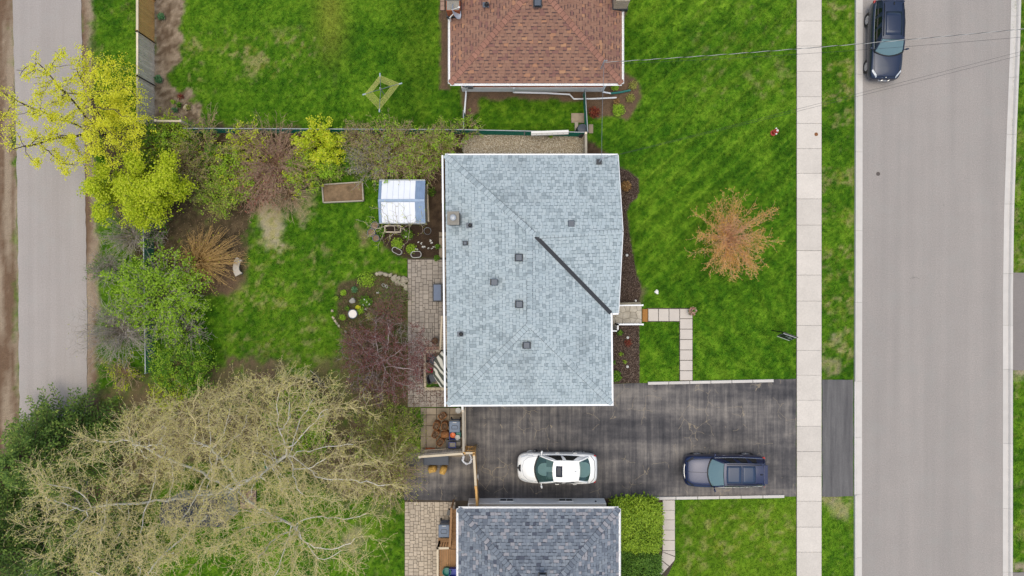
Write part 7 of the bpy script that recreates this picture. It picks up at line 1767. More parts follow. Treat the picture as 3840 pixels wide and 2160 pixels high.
# parasol with leaf print
m, nt, b_ = newmat('leaf_print_fabric'); v = pos(nt); wv = nt.nodes.new('ShaderNodeTexWave'); wv.inputs['Scale'].default_value = 1.3; wv.inputs['Distortion'].default_value = 6.0; wv.inputs['Detail'].default_value = 1.0; wv.bands_direction = 'DIAGONAL'; nt.links.new(v, wv.inputs['Vector'])
nt.links.new(ramp(nt, wv.outputs['Fac'], [(0, C(226, 222, 206)), (.52, C(214, 208, 192)), (.56, C(62, 66, 58)), (1, C(84, 88, 76))]), b_.inputs['Base Color']); b_.inputs['Roughness'].default_value = .9
pc = P(1677, 1385, 1.9); ps_ = thing('parasol', 'patterned leaf-print patio parasol half under the roof eave', 'parasol', (pc.x, pc.y, 0))
mb = MB(); R = []
for k in range(4):
    r = 1.05 * k / 3; R.append([(pc.x + r * math.cos(2 * math.pi * j / 8 + .3) * .8, pc.y + r * math.sin(2 * math.pi * j / 8 + .3) * 1.1, 2.25 - .35 * (k / 3) ** 1.3) for j in range(9)])
mb.grid(R); mb.build('canopy', m, ps_); mb = MB(); mb.tube([(pc.x, pc.y, 0), (pc.x, pc.y, 2.3)], .022, 8); mb.build('pole', M['dark'], ps_)
# yard waste and bins on the slab pad
def paper_bag(px_, label, seed, m=None, tilt=(0, 0), rz=0.0, h=.75, closed=False, group=None):
    rng = random.Random(seed); p = P(px_[0], px_[1], h); t = thing('paper_bag', label, 'bag', (p.x, p.y, 0), rz, group, local=True); m = m or M['paperbag']
    rows = []; w, d = .23, .18
    for (z, k) in ((0, 1.0), (.15, 1.05), (.35, 1.06), (.55, 1.03), (.72 if not closed else .68, 1.02 if not closed else .75), (h if not closed else .80, .98 if not closed else .25)):
        row = []
        for j in range(16):
            a = 2 * math.pi * j / 16; c, s_ = math.cos(a), math.sin(a); q = (abs(c) ** 4 + abs(s_) ** 4) ** -.25
            row.append((c * q * w * k * rng.uniform(.93, 1.07) + tilt[0] * z, s_ * q * d * k * rng.uniform(.93, 1.07) + tilt[1] * z, z + rng.uniform(-.012, .012)))
        rows.append(row + row[:1])
    mb = MB(); mb.grid(rows)
    if not closed:
        top = rows[-1]; inn = [((x - tilt[0] * h) * .93 + tilt[0] * h, (y - tilt[1] * h) * .93 + tilt[1] * h, z - .004) for x, y, z in top]; low = [(x * .9, y * .9, z - .16) for x, y, z in inn]; mb.grid([top, inn, low])
    else: mb.face(rows[-1][:-1])
    mb.build('sack', m, t, smooth=False)
    if not closed:
        mb = MB(); R = [[(tilt[0] * (h - .1) + math.cos(2 * math.pi * j / 14) * w * .92 * k / 3, tilt[1] * (h - .1) + math.sin(2 * math.pi * j / 14) * d * .92 * k / 3, h - .10 + rng.uniform(-.04, .04)) for j in range(15)] for k in range(4)]
        for r in R: r[-1] = r[0]
        mb.grid(R); o = mb.build('leaf_fill', M['leaflitter'], t)
        rn = np.random.default_rng(seed); pts = np.stack([rn.normal(size=60) * w * .4 + tilt[0] * h, rn.normal(size=60) * d * .4 + tilt[1] * h, h - .07 + rn.normal(size=60) * .02], 1)
        link('dead_leaves', leaf_mesh('dead_leaves', pts, .07, DL, (0, 0, 0), rn), t)
    return t
DL = leafmat('dead_leaf', [(0, C(84, 62, 46)), (.5, C(128, 100, 74)), (1, C(176, 150, 122))], trans=.1)
paper_bag((1657, 1568), 'brown paper bag of clippings, uppermost of the cluster by the wheeled bin', 1, tilt=(.1, .12), rz=.6)
paper_bag((1635, 1598), 'brown paper bag full of dead leaves on the outer side of the cluster', 2, rz=1.3); paper_bag((1666, 1600), 'brown paper bag full of dead leaves touching the wheeled bin', 3, rz=1.6)
paper_bag((1632, 1630), 'brown paper bag full of dead twigs next to the folded bag', 4, rz=1.0); paper_bag((1667, 1633), 'folded-over brown paper bag beside the orange bucket', 5, rz=.1, closed=True); paper_bag((1650, 1660), 'brown paper bag of dry twigs standing by the black chest', 6, rz=.9)
paper_bag((1620, 1762), 'yellow paper bag with crumpled top beside the dark deck box, frayed one', 7, M['paperbagy'], rz=.3, h=.6, closed=True); paper_bag((1661, 1766), 'yellow paper bag with open dark slit standing on the driveway end', 8, M['paperbagy'], rz=1.2, h=.62, closed=True)
def wheelie(label, rect, z, m, rz=0.0, hdl=1):
    a = P(rect[0], rect[1], z); b = P(rect[2], rect[3], z); cx, cy = (a.x + b.x) / 2, (a.y + b.y) / 2; w, d = abs(b.x - a.x), abs(b.y - a.y)
    t = thing('wheeled_bin', label, 'bin', (cx, cy, 0)); rot = Matrix.Rotation(rz, 3, 'Z')
    mb = MB(); mb.box((cx, cy, z / 2), (w * .80, d * .74, z - .04), rz, taper=1.14); mb.build('body', m, t, bevel=.03)
    mb = MB(); mb.box((cx, cy, z), (w, d * .92, .07), rz, taper=.96); ld = mb.build('lid', m, t, bevel=.03)
    path = [Vector(q) for q in ((-.15, -.10), (-.17, 0), (-.13, .10), (.13, .10), (.17, 0), (.15, -.10), (-.15, -.10))]
    mb = MB(); mb.tube([Vector((cx, cy, z + .035)) + rot @ Vector((q.x * w / .62, (q.y * hdl - .02) * d / .7, 0)) for q in path], .014, 6); mb.build('lid_ridge', M['dark'], ld)
    mb = MB(); mb.box(Vector((cx, cy, z + .04)) + rot @ Vector((0, hdl * d * .36, 0)), (w * .34, .04, .012), rz); mb.build('lid_label', M['wirel'], ld)
    mb = MB(); mb.bar(Vector((cx, cy, z - .02)) + rot @ Vector((-w * .42, hdl * d * .50, 0)), Vector((cx, cy, z - .02)) + rot @ Vector((w * .42, hdl * d * .50, 0)), .04, .04); mb.build('handle', M['dark'], t)
    for s in (1, -1): mb = MB(); mb.lathe([(.0, -.03), (.10, -.03), (.10, .03), (0, .03)], Vector((cx, cy, .1)) + rot @ Vector((s * w * .42, hdl * d * .40, 0)), 14, axis=rot @ Matrix.Rotation(math.pi / 2, 3, 'Y')); mb.build('wheel', M['rubber'], t)
    return t
wheelie('grey wheeled bin beside the brown paper bags', (1684, 1577, 1726, 1624), 1.05, M['greybin'])
def open_box(name, label, rect, z0, z1, m, fill=None, cat='box', rz=0.0):
    a = P(rect[0], rect[1], z1); b = P(rect[2], rect[3], z1); cx, cy = (a.x + b.x) / 2, (a.y + b.y) / 2; w, d = abs(b.x - a.x), abs(b.y - a.y); t = thing(name, label, cat, (cx, cy, z0)); rot = Matrix.Rotation(rz, 3, 'Z')
    def ring(k, z): return [Vector((cx, cy, z)) + rot @ Vector((sx * w / 2 * k, sy * d / 2 * k, 0)) for sx, sy in ((-1, -1), (1, -1), (1, 1), (-1, 1), (-1, -1))]
    mb = MB(); mb.grid([ring(.86, z0), ring(1, z1), ring(1.03, z1), ring(.92, z1), ring(.80, z0 + .02)]); mb.build('tub', m, t); mb = MB(); mb.face(ring(.84, z0 + (z1 - z0) * (.6 if fill else .08))[:4]); mb.build('contents' if fill else 'floor', fill or m, t); return t
open_box('recycling_box', 'open blue recycling box holding the orange bucket', (1685, 1617, 1712, 1650), 0, .4, M['blue'])
t_, p = round_pot((1698, 1632), .16, .55, M['orange'], 'orange plastic bucket standing in the blue box', M['orange'], 'bucket', 'bucket')
mb = MB(); mb.tube([P(1688, 1626, .55), P(1698, 1640, .5), P(1708, 1643, .56)], .01, 5); mb.build('handle', M['orange'], t_)
mb = MB(); p = P(1719, 1632, .5); mb.box((p.x, p.y, .25), (.30, .36, .5), taper=.94); single(mb, 'teal_crate', M['teal'], (p.x, p.y, 0), 'dark teal crate behind the orange bucket at the fence', 'crate', bevel=.03)
t_, p = round_pot((1716, 1641), .15, .62, M['galv'], 'round metal pail with white lid against the teal crate', M['wirel'], 'pail', 'pail')
lidbox('storage_chest', 'black plastic chest under the blue tub near the gate', (1672, 1650, 1728, 1684), .45, M['black'], M['dark'])
open_box('recycling_box', 'blue tub with white rim on top of the black chest', (1683, 1659, 1709, 1680), .47, .75, M['blue'], M['cement'])
for k in range(4): mb = MB(); p = P(1718, 1660 + k * 3.2, .5); mb.bar((p.x - .16, p.y, .48), (p.x + .14, p.y + .01, .48), .03, .02); single(mb, 'garden_stake', M['woodgrey'], (p.x, p.y, .47), 'thin grey stake lying on the black chest beside the fence', 'stake', 'stakes on the black chest')
lidbox('storage_chest', 'long black bin lying along the gate boards', (1648, 1686, 1728, 1702), .35, M['black'], M['black'])
mb = MB(); mb.bar(P(1669, 1678, .5), P(1700, 1692, .45), .025, .02); single(mb, 'garden_stake', M['woodgrey'], P(1685, 1685, .4), 'pale stick lying across the long black bin', 'stick')
p = P(1614, 1681); bs = thing('brick_stack', 'short row of red bricks on the pad by the gate', 'bricks', (p.x, p.y, 0))
for k in range(4): mb = MB(); mb.box((p.x - .21 + k * .14, p.y, .08), (.125, .09, .10)); mb.build('brick', M['brick'], bs, bevel=.004)
round_pot((1718, 1540), .17, .36, M['wirel'], 'white round bucket at the house corner', M['wirel'], 'bucket', 'bucket')
lidbox('deck_box', 'long dark slate deck box behind the open gate', (1588, 1706, 1682, 1744), .6, M['slated'], M['slated'], ribs=20)
# white plastic bag coiled
p = P(1752, 1722, .2); cb = MB(); rn = random.Random(4)
cb.tube([(p.x + (.26 + rn.uniform(-.03, .03)) * math.cos(q), p.y + (.28 + rn.uniform(-.03, .03)) * math.sin(q), .14 + rn.uniform(-.03, .03)) for q in [math.pi * .75 + 1.55 * math.pi * k / 26 for k in range(27)]], [.05 + rn.uniform(0, .035) for _ in range(27)], 8); single(cb, 'plastic_bag', mat('white_plastic', C(232, 236, 246, 1.3), .35, .1), (p.x, p.y, 0), 'crumpled white plastic bag curled behind the short orange fence', 'bag')
mb = MB(); p = P(1790, 1791, .3); mb.box((p.x, p.y, .15), (.14, .34, .3)); single(mb, 'utility_box', M['wirel'], (p.x, p.y, 0), 'small white box attached beside the pale-capped driveway fence', 'box', bevel=.01)
rng = np.random.default_rng(8); p = P(1782, 1683, 1.0); N_, P_, R_ = fountain(rng, (p.x, p.y, 0), .3, 1.5, 40, 6, .3, .1, (0, 0), .1, .007); plant('dried_grass', 'tuft of dried pale grass behind the short orange fence', 'plant', (p.x, p.y, 0), (N_, P_, R_), bark('straw_stem', C(222, 208, 176)), [], trunk_name='stalks')
# deck and bins at the south house
ZD = .6; a = P(1640, 1905, ZD); b = P(1716, 2260, ZD)
dk = thing('timber_deck', 'brown timber deck with rails beside the slate-roofed house', 'deck', ((a.x + b.x) / 2, (a.y + b.y) / 2, 0))
def planks(x0, x1, y0, y1, z, n, vertical, m, parent, nm='plank'):
    for k in range(n):
        mb = MB()
        if vertical: w = (x1 - x0) / n; mb.box((x0 + w * (k + .5), (y0 + y1) / 2, z), (w - .012, abs(y1 - y0), .035))
        else: w = (y1 - y0) / n; mb.box(((x0 + x1) / 2, y0 + w * (k + .5), z), (abs(x1 - x0), abs(w) - .012, .035))
        mb.build(nm, m, parent)
X = lambda q: P(q, 0, ZD).x
Yq = lambda q: P(0, q, ZD).y
planks(X(1648), X(1716), Yq(2060), Yq(2240), ZD, 8, True, M['deck'], dk); planks(X(1692), X(1716), Yq(1910), Yq(2058), ZD, 9, False, M['deck'], dk); planks(X(1642), X(1690), Yq(2022), Yq(2058), ZD - .18, 2, False, M['deck'], dk, 'step')
for (p, q) in (((1693, 1905), (1687, 2056)), ((1641, 2056), (1688, 2055)), ((1641, 2056), (1641, 2240))):
    A2, B2 = P(*p, 1.5), P(*q, 1.5); mb = MB(); mb.bar(A2, B2, .12, .05); mb.build('hand_rail', M['deck'] if p[0] > 1650 else M['woodpale'], dk); n = int((B2 - A2).length / .13)
    for k in range(n): c_ = A2.lerp(B2, (k + .5) / n); mb = MB(); mb.box((c_.x, c_.y, 1.05), (.035, .035, .9)); mb.build('baluster', M['deck'], dk)
    for c_ in (A2, B2): mb = MB(); mb.box((c_.x, c_.y, .78), (.09, .09, 1.56)); mb.build('post', M['deck'], dk)
wheelie('grey wheeled bin standing at the timber deck rail', (1644, 1965, 1686, 2017), 1.05, M['greybin'])
mb = MB(); p = P(1683, 1920, 1.0); mb.box((p.x, p.y, .98), (.16, .34, .26), rz=-.3); mb.box((p.x + .06, p.y, .45), (.05, .05, .9)); single(mb, 'mailbox', M['black'], (p.x, p.y, 0), 'small black box on a post at the deck corner', 'box')
t_ = round_pot((1675, 2146), .26, .9, M['teal'], 'green round bin on the deck floor', M['teal'], 'garden_bin', 'bin'); open_box('recycling_box', 'blue recycling box next to the green bin on the deck', (1684, 2134, 1712, 2170), ZD + .02, 1.0, M['blue'])
# composter, slab, boards, white trough at the north fence
p = P(2184, 482, .9); cp_ = thing('composter', 'dark round composter bin with handle in the fence corner', 'composter', (p.x, p.y, 0))
mb = MB(); mb.lathe([(.36, 0), (.30, .7), (.30, .84), (.27, .90), (0, .93)], (p.x, p.y, 0), 20); mb.build('drum', M['slated'], cp_); mb = MB(); mb.tube([(p.x + .1, p.y + .25, .86), (p.x + .16, p.y + .2, .97), (p.x + .2, p.y + .1, .9)], .02, 6); mb.build('handle', M['metal'], cp_)
for (rect, m_, lb, nm, h_) in (((2142, 425, 2190, 461), M['mossy_slab'], 'square concrete slab on the grass by the composter', 'paving_slab', .06), ((2207, 467, 2224, 500), M['mossy_slab'], 'narrow concrete slab outside the short wire fence', 'paving_slab', .05), ((2155, 459, 2168, 492), M['woodgrey'], 'pale plank lying beside the composter', 'plank', .08)):
    a, b = P(rect[0], rect[1]), P(rect[2], rect[3]); mb = MB(); mb.box(((a.x + b.x) / 2, (a.y + b.y) / 2, h_ / 2), (abs(a.x - b.x), abs(a.y - b.y), h_)); single(mb, nm, m_, ((a.x + b.x) / 2, (a.y + b.y) / 2, 0), lb, nm.split('_')[-1], bevel=.008)
a, b = P(1992, 497, 1.22), P(2132, 492, 1.22); tr = thing('fence_trough', 'long white trough planter hung along the chain-link fence', 'planter', ((a.x + b.x) / 2, (a.y + b.y) / 2, 1.0))
mb = MB(); mb.bar(a + Vector((0, .0, .03)), b + Vector((0, .0, .03)), .12, .06); mb.build('rim', M['whitep'], tr); mb = MB(); mb.bar(a + Vector((0, -.09, -.10)), b + Vector((0, -.09, -.10)), .16, .20); mb.build('body', M['wirel'], tr)
for k in range(6): mb = MB(); q = a.lerp(b, (k + 1) / 7); mb.box((q.x, q.y - .12, q.z + .004), (.03, .03, .012)); mb.build('drain_hole', M['dark'], tr)
# dark box / wheelbarrow at lawn edge, blue bucket, green feeder, dark shed under the tree
p = P(1190, 1432, .4); wbw = thing('wheelbarrow', 'dark wheelbarrow parked at the lawn edge under the bare tree', 'wheelbarrow', (p.x, p.y, 0), -.7, local=True)
mb = MB(); R = []
for (z, k) in ((.28, .6), (.55, 1.0)): R.append([(sx * .38 * k, sy * .28 * k, z) for sx, sy in ((-1, -1), (1, -1), (1, 1), (-1, 1), (-1, -1))])
mb.grid(R); mb.face(R[0][:4]); mb.build('tray', M['black'], wbw, solid=.01)
for s in (1, -1): mb = MB(); mb.tube([(.5, s * .06, .2), (-.2, s * .22, .30), (-.75, s * .27, .5)], .018, 6); mb.build('handle', M['woodold'], wbw); mb = MB(); mb.tube([(-.25, s * .2, .3), (-.3, s * .22, 0)], .015, 6); mb.build('leg', M['dark'], wbw)
mb = MB(); mb.lathe([(0, -.04), (.18, -.04), (.18, .04), (0, .04)], (.5, 0, .18), 16, axis=Matrix.Rotation(math.pi / 2, 3, 'X')); mb.build('wheel', M['rubber'], wbw)
round_pot((914, 1880), .13, .3, flat('sky_blue_plastic', C(40, 140, 176), .4), 'small sky-blue bucket on the pinkish paving under the tree', None, 'bucket', 'bucket')
p = P(998, 1755, 3.2); fd = thing('bird_feeder', 'green round bird feeder hanging in the bare tree', 'bird feeder', (p.x, p.y, 2.8))
mb = MB(); mb.lathe([(.16, 3.25), (.13, 3.32), (.04, 3.38), (0, 3.39)], (p.x, p.y, 0), 14); mb.build('roof', flat('feeder_green', C(36, 140, 84), .5), fd); mb = MB(); mb.lathe([(.10, 2.85), (.09, 3.25)], (p.x, p.y, 0), 12); mb.build('tube', M['dark'], fd); mb = MB(); mb.tube([(p.x, p.y, 3.35), (p.x, p.y, 5.4)], .006, 4); mb.build('cord', M['wire'], fd)
a, b = P(610, 1868, 2.0), P(850, 1975, 2.0); ds = thing('garden_shed', 'dark slate-roofed shed half hidden beneath the bare tree', 'shed', ((a.x + b.x) / 2, (a.y + b.y) / 2, 0))
walls(ds, [(a.x + .15, b.y + .15), (b.x - .15, b.y + .15), (b.x - .15, a.y - .15), (a.x + .15, a.y - .15)], 0, 2.0, M['siding']); mb = MB(); ymid = (a.y + b.y) / 2
DSH = mat('dark_shed_felt', C(66, 70, 82), .85, .25, 3, .12)
for s, ye in ((1, a.y), (-1, b.y)): mb = MB(); mb.grid([[(a.x, ymid, 2.4), (b.x, ymid, 2.4)], [(a.x, ye, 2.0), (b.x, ye, 2.0)]]); mb.build('roof_slope', DSH, ds, solid=.04)
for xx in (a.x + .16, b.x - .16): mb = MB(); mb.face([(xx, a.y - .15, 1.98), (xx, b.y + .15, 1.98), (xx, ymid, 2.33)]); mb.build('gable', M['siding'], ds)
# front flowers, path lights, bed plants
t_, p = round_pot((2596, 1167), .20, .3, M['pot'], 'pot of pink and white flowers at the front path corner')
rng = np.random.default_rng(9); LFL = leafmat('mixed_petal', [(0, C(220, 150, 140)), (.35, C(236, 196, 170)), (.6, C(196, 80, 84)), (.85, C(250, 240, 226)), (1, C(170, 120, 110))], trans=.2)
q = ellip(rng, (p.x, p.y, .42), (.27, .27, .16), 70, .6); tag(link('flowers', leaf_mesh('flowers', clumps(rng, q, 4, .025), .06, LFL, LOC[t_], rng), t_), kind='stuff'); q = ellip(rng, (p.x, p.y, .36), (.28, .28, .16), 160, .4); link('leaves', leaf_mesh('leaves', q, .09, LGD, LOC[t_], rng), t_)
for (q, lb) in (((2354, 1266), 'small clear path light nearest the porch in the mulch bed'), ((2353, 1375), 'small clear path light by the green clump in the mulch bed'), ((2351, 957), 'thin white stake light in the long mulch bed')):
    p = P(*q, .25); t = thing('path_light', lb, 'light', (p.x, p.y, 0)); mb = MB(); mb.tube([(p.x, p.y, 0), (p.x, p.y, .22)], .012, 6); mb.build('stake', M['dark'], t); mb = MB(); mb.lathe([(.05, .2), (.085, .23), (.085, .26), (.05, .29), (0, .295)], (p.x, p.y, 0), 14); mb.build('lens', M['wirel'], t)
def tuft(px_, r, h, n, lm, label, seed, size=.09, name='garden_plant', cat='plant', group=None):
    rng = np.random.default_rng(seed); p = P(*px_); N_, P_, R_ = fountain(rng, (p.x, p.y, 0), r, h, 12, 5, .5, .05, (0, 0), .08, .006)
    c_ = ellip(rng, (p.x, p.y, h * .5), (r, r, h * .5), n, .3, .03); plant(name, label, cat, (p.x, p.y, 0), (N_, P_, R_), GRN, [(c_, size, lm, dict(up=.6, aspect=.5))], group, 'stems', 'foliage')
LBG = leafmat('blue_green_leaf', [(0, C(60, 110, 70)), (.5, C(96, 148, 96)), (1, C(130, 176, 116))], trans=.3)
LRD = leafmat('red_brown_leaf', [(0, C(90, 34, 26)), (.5, C(140, 56, 44)), (1, C(160, 96, 60))], trans=.2)
LBR = leafmat('dry_brown_leaf', [(0, C(110, 80, 46)), (.5, C(150, 112, 66)), (1, C(190, 156, 96))], trans=.2)
for k, (q, r, h, n, lm, lb, s) in enumerate([
  ((609, 66), .24, .3, 240, LBG, 'round blue-green plant in the bed by the orange fence panel', .1), ((599, 300), .26, .3, 260, LBG, 'blue-green plant at the joint of the grey fence panels', .1),
  ((662, 415), .2, .25, 140, LBG, 'small blue-green plant in front of the flat pale stone', .09), ((683, 366), .2, .2, 120, LRD, 'small red-green plant in the fence-side bed', .08), ((655, 385), .16, .2, 90, LG, 'small bright green sprout in the fence-side bed', .08), ((676, 397), .16, .25, 100, LGD, 'small grassy tuft beside the flat pale stone', .12), ((710, 405), .18, .2, 110, LOLV, 'olive tuft on the lawn side of the flat pale stone', .08),
  ((2318, 415), .42, .3, 700, LG, 'bright green mound plant at the north house corner bed', .09), ((2226, 425), .38, .6, 420, LRD, 'dark red shrub beside the short wire fence', .1), ((2305, 329), .25, .4, 260, LG, 'yellow-green plant under the brown roof corner', .09), ((2372, 325), .3, .25, 240, LOLV, 'olive ground plant beside the green drain hose', .08), ((2362, 370), .3, .2, 220, LOLV, 'low olive ground plant at the lawn rim of the corner bed', .08), ((2310, 385), .2, .25, 140, LBR, 'dry tan plant above the green mound plant', .1),
  ((2345, 700), .32, .45, 380, LBR, 'dry brown grass clump at the head of the mulch bed', .13), ((2308, 1410), .34, .35, 420, LGD, 'deep green clump in the lower mulch bed by the wall', .16), ((2322, 1247), .2, .25, 160, LGD, 'small green plant under the porch corner', .1), ((2355, 1285), .26, .12, 150, LRD, 'low red-brown ground plant in the lower mulch bed', .08), ((2327, 1327), .16, .2, 70, LG, 'small yellow-green sprout in the lower mulch bed', .07), ((2341, 1356), .14, .2, 60, LG, 'tiny green sprout below the yellow-green one', .07), ((2300, 1358), .14, .2, 70, LGD, 'small green sprout against the house wall in the lower bed', .08),
  ((1291, 1098), .2, .3, 170, LG, 'fresh green plant near the lawn in the round bed', .1), ((1332, 1086), .2, .3, 160, LBG, 'blue-green sprig above the grey boulder', .09), ((1263, 1119), .16, .2, 120, LG, 'bright lime plant at the lawn rim of the round bed', .09), ((1375, 1130), .4, .3, 420, LGD, 'dark green leafy patch of bulbs in the round bed middle', .11), ((1355, 1165), .24, .3, 200, LG, 'green leafy plant right of the bird bath', .09), ((1288, 1190), .22, .25, 170, LG, 'green plant below the bird bath beside the small edging stones', .09), ((1375, 1050), .55, .35, 520, LG, 'feathery yellow-green patch at the top of the round bed', .09), ((1345, 1152), .16, .3, 110, LY, 'yellow-leaved plant touching the bird bath', .08), ((1390, 1185), .3, .3, 200, LOLV, 'yellowish spreading plant between bird bath and red maple', .08), ((1305, 1155), .16, .2, 90, LGD, 'small low plant left of the bird bath', .08),
  ((1430, 870), .35, .4, 330, LGD, 'green leafy clump beside the barrel planters', .1), ((1492, 915), .4, .35, 330, LG, 'green leaf clump above the oval planter', .09), ((1545, 935), .35, .3, 300, LG, 'green leaf clump between the two oval planters', .09), ((1530, 880), .4, .35, 260, LGD, 'green patch under the small bare fruit tree', .1), ((1643, 925), .16, .3, 130, LGD, 'small bright green plant at the side slabs', .09), ((1638, 968), .2, .25, 140, LGD, 'green tuft at the patio and slab corner', .08), ((1620, 720), .3, .2, 160, LGD, 'green weeds between the shed and the house', .08),
  ((2065, 512), .16, .3, 90, LG, 'lone bright green weed in the gravel strip', .09), ((1610, 1440), .3, .35, 220, LGD, 'green plants in the strip below the parasol', .08)]): tuft(q, r, h, n, lm, lb, 600 + k, s)
# white narcissus blooms
def blooms(label, cents, lm, size, z=.3):
    rng = np.random.default_rng(len(cents)); C0 = np.array([tuple(P(x, y, z)) for x, y in cents]); b0 = C0.mean(0); t = thing('flower_patch', label, 'flowers', (b0[0], b0[1], 0))
    tag(link('blooms', leaf_mesh('blooms', clumps(rng, C0, 7, .03), size, lm, LOC[t], rng, up=1.2), t), kind='stuff')
    N_ = np.concatenate([np.stack([c * np.array([1, 1, 0]), c]) for c in C0]); P_ = np.array([v for k in range(len(C0)) for v in (-1, 2 * k)]); link('stalks', skel_mesh('stalks', N_, P_, np.full(len(N_), .006), GRN, LOC[t]), t)['kind'] = 'stuff'
blooms('white flowers blooming in the dark bed near the side slabs', [(1569, 908), (1580, 912), (1585, 924), (1592, 925), (1615, 902), (1617, 910), (1607, 930), (1620, 931), (1628, 925), (1563, 934)], LW, .07)
blooms('single white bloom under the small bare fruit tree', [(1521, 888)], LW, .10); blooms('white flowers among the bulbs beside the bird bath', [(1366, 1125), (1376, 1132), (1384, 1140), (1372, 1160), (1360, 1143), (1418, 1098)], LW, .06)

# ------------------------------------------------------------------ loose stuff: gravel, mulch, grass
def chips(name, label, cat, poly, n, size, m, seed, zr=(0.0, .03), flat_=.5, rect=None):
    rng = np.random.default_rng(seed); xs = [p[0] for p in poly]; ys = [p[1] for p in poly]; X_ = rng.uniform(min(xs), max(xs), n); Y_ = rng.uniform(min(ys), max(ys), n); k = sdf(X_, Y_, poly) < -.02
    X_, Y_ = X_[k], Y_[k]; n = len(X_); R = rng.normal(size=(n, 3, 3)); A = R[:, 0] / np.linalg.norm(R[:, 0], axis=1, keepdims=True); B = np.cross(A, R[:, 1]); B /= np.linalg.norm(B, axis=1, keepdims=True); Cc = np.cross(A, B)
    s = size * rng.uniform(.6, 1.4, n)[:, None]; cen = np.stack([X_, Y_, rng.uniform(*zr, n)], 1)
    a, b, c = A * s, B * s * (flat_ if rect is None else rect), Cc * s * .45
    v = np.stack([cen + a, cen + b, cen - a, cen - b, cen + c, cen - c], 1).reshape(-1, 3); q = np.array([[0, 1, 4], [1, 2, 4], [2, 3, 4], [3, 0, 4], [1, 0, 5], [2, 1, 5], [3, 2, 5], [0, 3, 5]]); f = (np.arange(n)[:, None, None] * 6 + q[None]).reshape(-1, 3)
    o = link(name, fast_mesh(name, v, f, m, rnd=np.repeat(rng.random(n), 8))); tag(o, label, cat, kind='stuff')
GV = leafmat('pebble_colour', [(0, C(160, 144, 120, 1.2)), (.35, C(210, 196, 170, 1.2)), (.7, C(236, 226, 204, 1.2)), (.9, C(250, 244, 230, 1.15)), (1, C(140, 126, 110))], .9, 0.0)
MU = leafmat('mulch_colour', [(0, C(66, 50, 44)), (.4, C(98, 80, 70)), (.75, C(130, 110, 98)), (1, C(160, 142, 126))], .95, 0.0)
gp = px([(1738, 507), (1860, 504), (2000, 508), (2188, 512), (2189, 582), (1740, 582), (1725, 540)])
sheet('gravel_bed', [(1738, 505), (2189, 510), (2189, 585), (1740, 585)], -.004, mat('gravel_base', C(176, 160, 134), .95, .4, 20, .3, 60, .6))
chips('gravel', 'pale pebble gravel strip between the wire fence and the grey roof', 'gravel', gp, 9000, .030, GV, 1, (0, .03), .8)
mp1 = px([(2290, 600), (2318, 628), (2357, 641), (2395, 671), (2397, 720), (2388, 745), (2358, 765), (2352, 795), (2357, 860), (2369, 919), (2385, 1018), (2402, 1068), (2400, 1140), (2290, 1140)]); mp2 = px([(2275, 1212), (2398, 1212), (2399, 1437), (2275, 1437)])
chips('mulch', 'brown bark mulch in the long bed along the front gable', 'mulch', mp1, 15000, .045, MU, 2, (-.02, .02), .4); chips('mulch', 'brown bark mulch in the lower bed beside the front path', 'mulch', mp2, 9000, .045, MU, 3, (-.02, .02), .4)
chips('leaf_litter', 'fallen red maple leaves scattered on the patio pavers', 'leaves', px([(1529, 1200), (1640, 1300), (1600, 1320), (1590, 1460), (1690, 1460), (1690, 1524), (1530, 1524)]), 2600, .03, leafmat('litter_red', [(0, C(96, 52, 50)), (.5, C(130, 76, 70)), (1, C(150, 112, 96))], .9, 0.0), 4, (.035, .05), .6)
chips('leaf_litter', 'dead leaves and small weeds over the round garden bed', 'leaves', px([(1262, 1110), (1275, 1070), (1335, 1045), (1480, 1030), (1526, 1090), (1526, 1520), (1420, 1505), (1360, 1400), (1310, 1290), (1268, 1215)]), 5200, .045, leafmat('litter_mixed', [(0, C(90, 70, 54)), (.4, C(134, 108, 86)), (.65, C(164, 128, 112)), (.8, C(96, 124, 48)), (1, C(120, 150, 60))], .9, 0.0), 6, (-.03, .02), .5)
chips('leaf_litter', 'dead leaves and twigs under the hedge shrubs', 'leaves', px([(560, 500), (1735, 500), (1735, 640), (1330, 650), (1200, 690), (1000, 760), (930, 830), (920, 960), (870, 1080), (600, 1080), (440, 820)]), 9000, .05, leafmat('litter_brown', [(0, C(84, 66, 50)), (.5, C(126, 102, 78)), (1, C(170, 146, 116))], .9, 0.0), 5, (-.03, .02), .5)

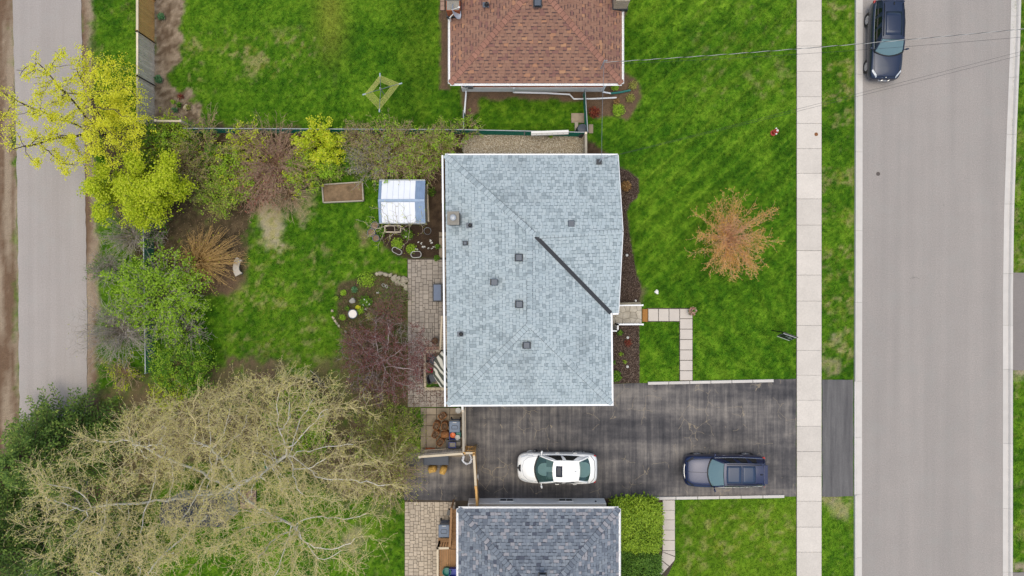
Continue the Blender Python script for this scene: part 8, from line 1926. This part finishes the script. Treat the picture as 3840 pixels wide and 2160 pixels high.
def grass(n, seed):
    rng = np.random.default_rng(seed); X_ = rng.uniform(-36, 36, n); Y_ = rng.uniform(-22, 22, n)
    ok = np.ones(n, bool)
    for poly in HARD:
        xs = [p[0] for p in poly]; ys = [p[1] for p in poly]; s = np.where((X_ > min(xs)) & (X_ < max(xs)) & (Y_ > min(ys)) & (Y_ < max(ys)) & ok)[0]
        if len(s): ok[s[sdf(X_[s], Y_[s], poly) < -.035]] = False
    X_, Y_ = X_[ok], Y_[ok]; col, bare = ground_look(X_, Y_); k = rng.random(len(X_)) > bare * 1.25; X_, Y_, col = X_[k], Y_[k], col[k]; n = len(X_)
    col = col * (1.12 + .40 * rng.uniform(-1, 1, n)[:, None]) * (1 + rng.normal(size=(n, 3)) * .05); col = np.clip(col, .003, .9)
    z0 = (fbm(X_ * .8, Y_ * .8, 5) - .5) * .05 - .04; V = []; 
    hs = rng.uniform(.035, .085, n); 
    for b in range(3):
        az = rng.uniform(0, 2 * math.pi, n); w = rng.uniform(.010, .020, n); lean = rng.uniform(.4, 1.3, n) * hs; d = np.stack([np.cos(az), np.sin(az)], 1); pv = np.stack([-d[:, 1], d[:, 0]], 1)
        c0 = np.stack([X_, Y_], 1) + rng.normal(size=(n, 2)) * .02
        V.append(np.stack([np.column_stack([c0 + pv * w[:, None], z0]), np.column_stack([c0 - pv * w[:, None], z0]), np.column_stack([c0 + d * lean[:, None], z0 + hs])], 1))
    V = np.concatenate(V, 0); cc = np.repeat(np.concatenate([col] * 3), 3, 0); f = np.arange(len(V) * 3).reshape(-1, 3)
    m, nt, b = newmat('grass_blade'); ca = nt.nodes.new('ShaderNodeVertexColor'); ca.layer_name = 'col'; nt.links.new(ca.outputs[0], b.inputs['Base Color']); b.inputs['Roughness'].default_value = .7; b.inputs['Specular IOR Level'].default_value = .2
    tr = nt.nodes.new('ShaderNodeBsdfTranslucent'); nt.links.new(ca.outputs[0], tr.inputs[0]); mx = nt.nodes.new('ShaderNodeMixShader'); mx.inputs[0].default_value = .4
    nt.links.new(b.outputs[0], mx.inputs[1]); nt.links.new(tr.outputs[0], mx.inputs[2]); nt.links.new(mx.outputs[0], nt.nodes['Material Output'].inputs[0])
    o = link('grass', fast_mesh('grass', V.reshape(-1, 3), f, m, col=cc)); tag(o, 'short green grass covering the lawns and verges', 'grass', kind='stuff')
grass(530000, 11)
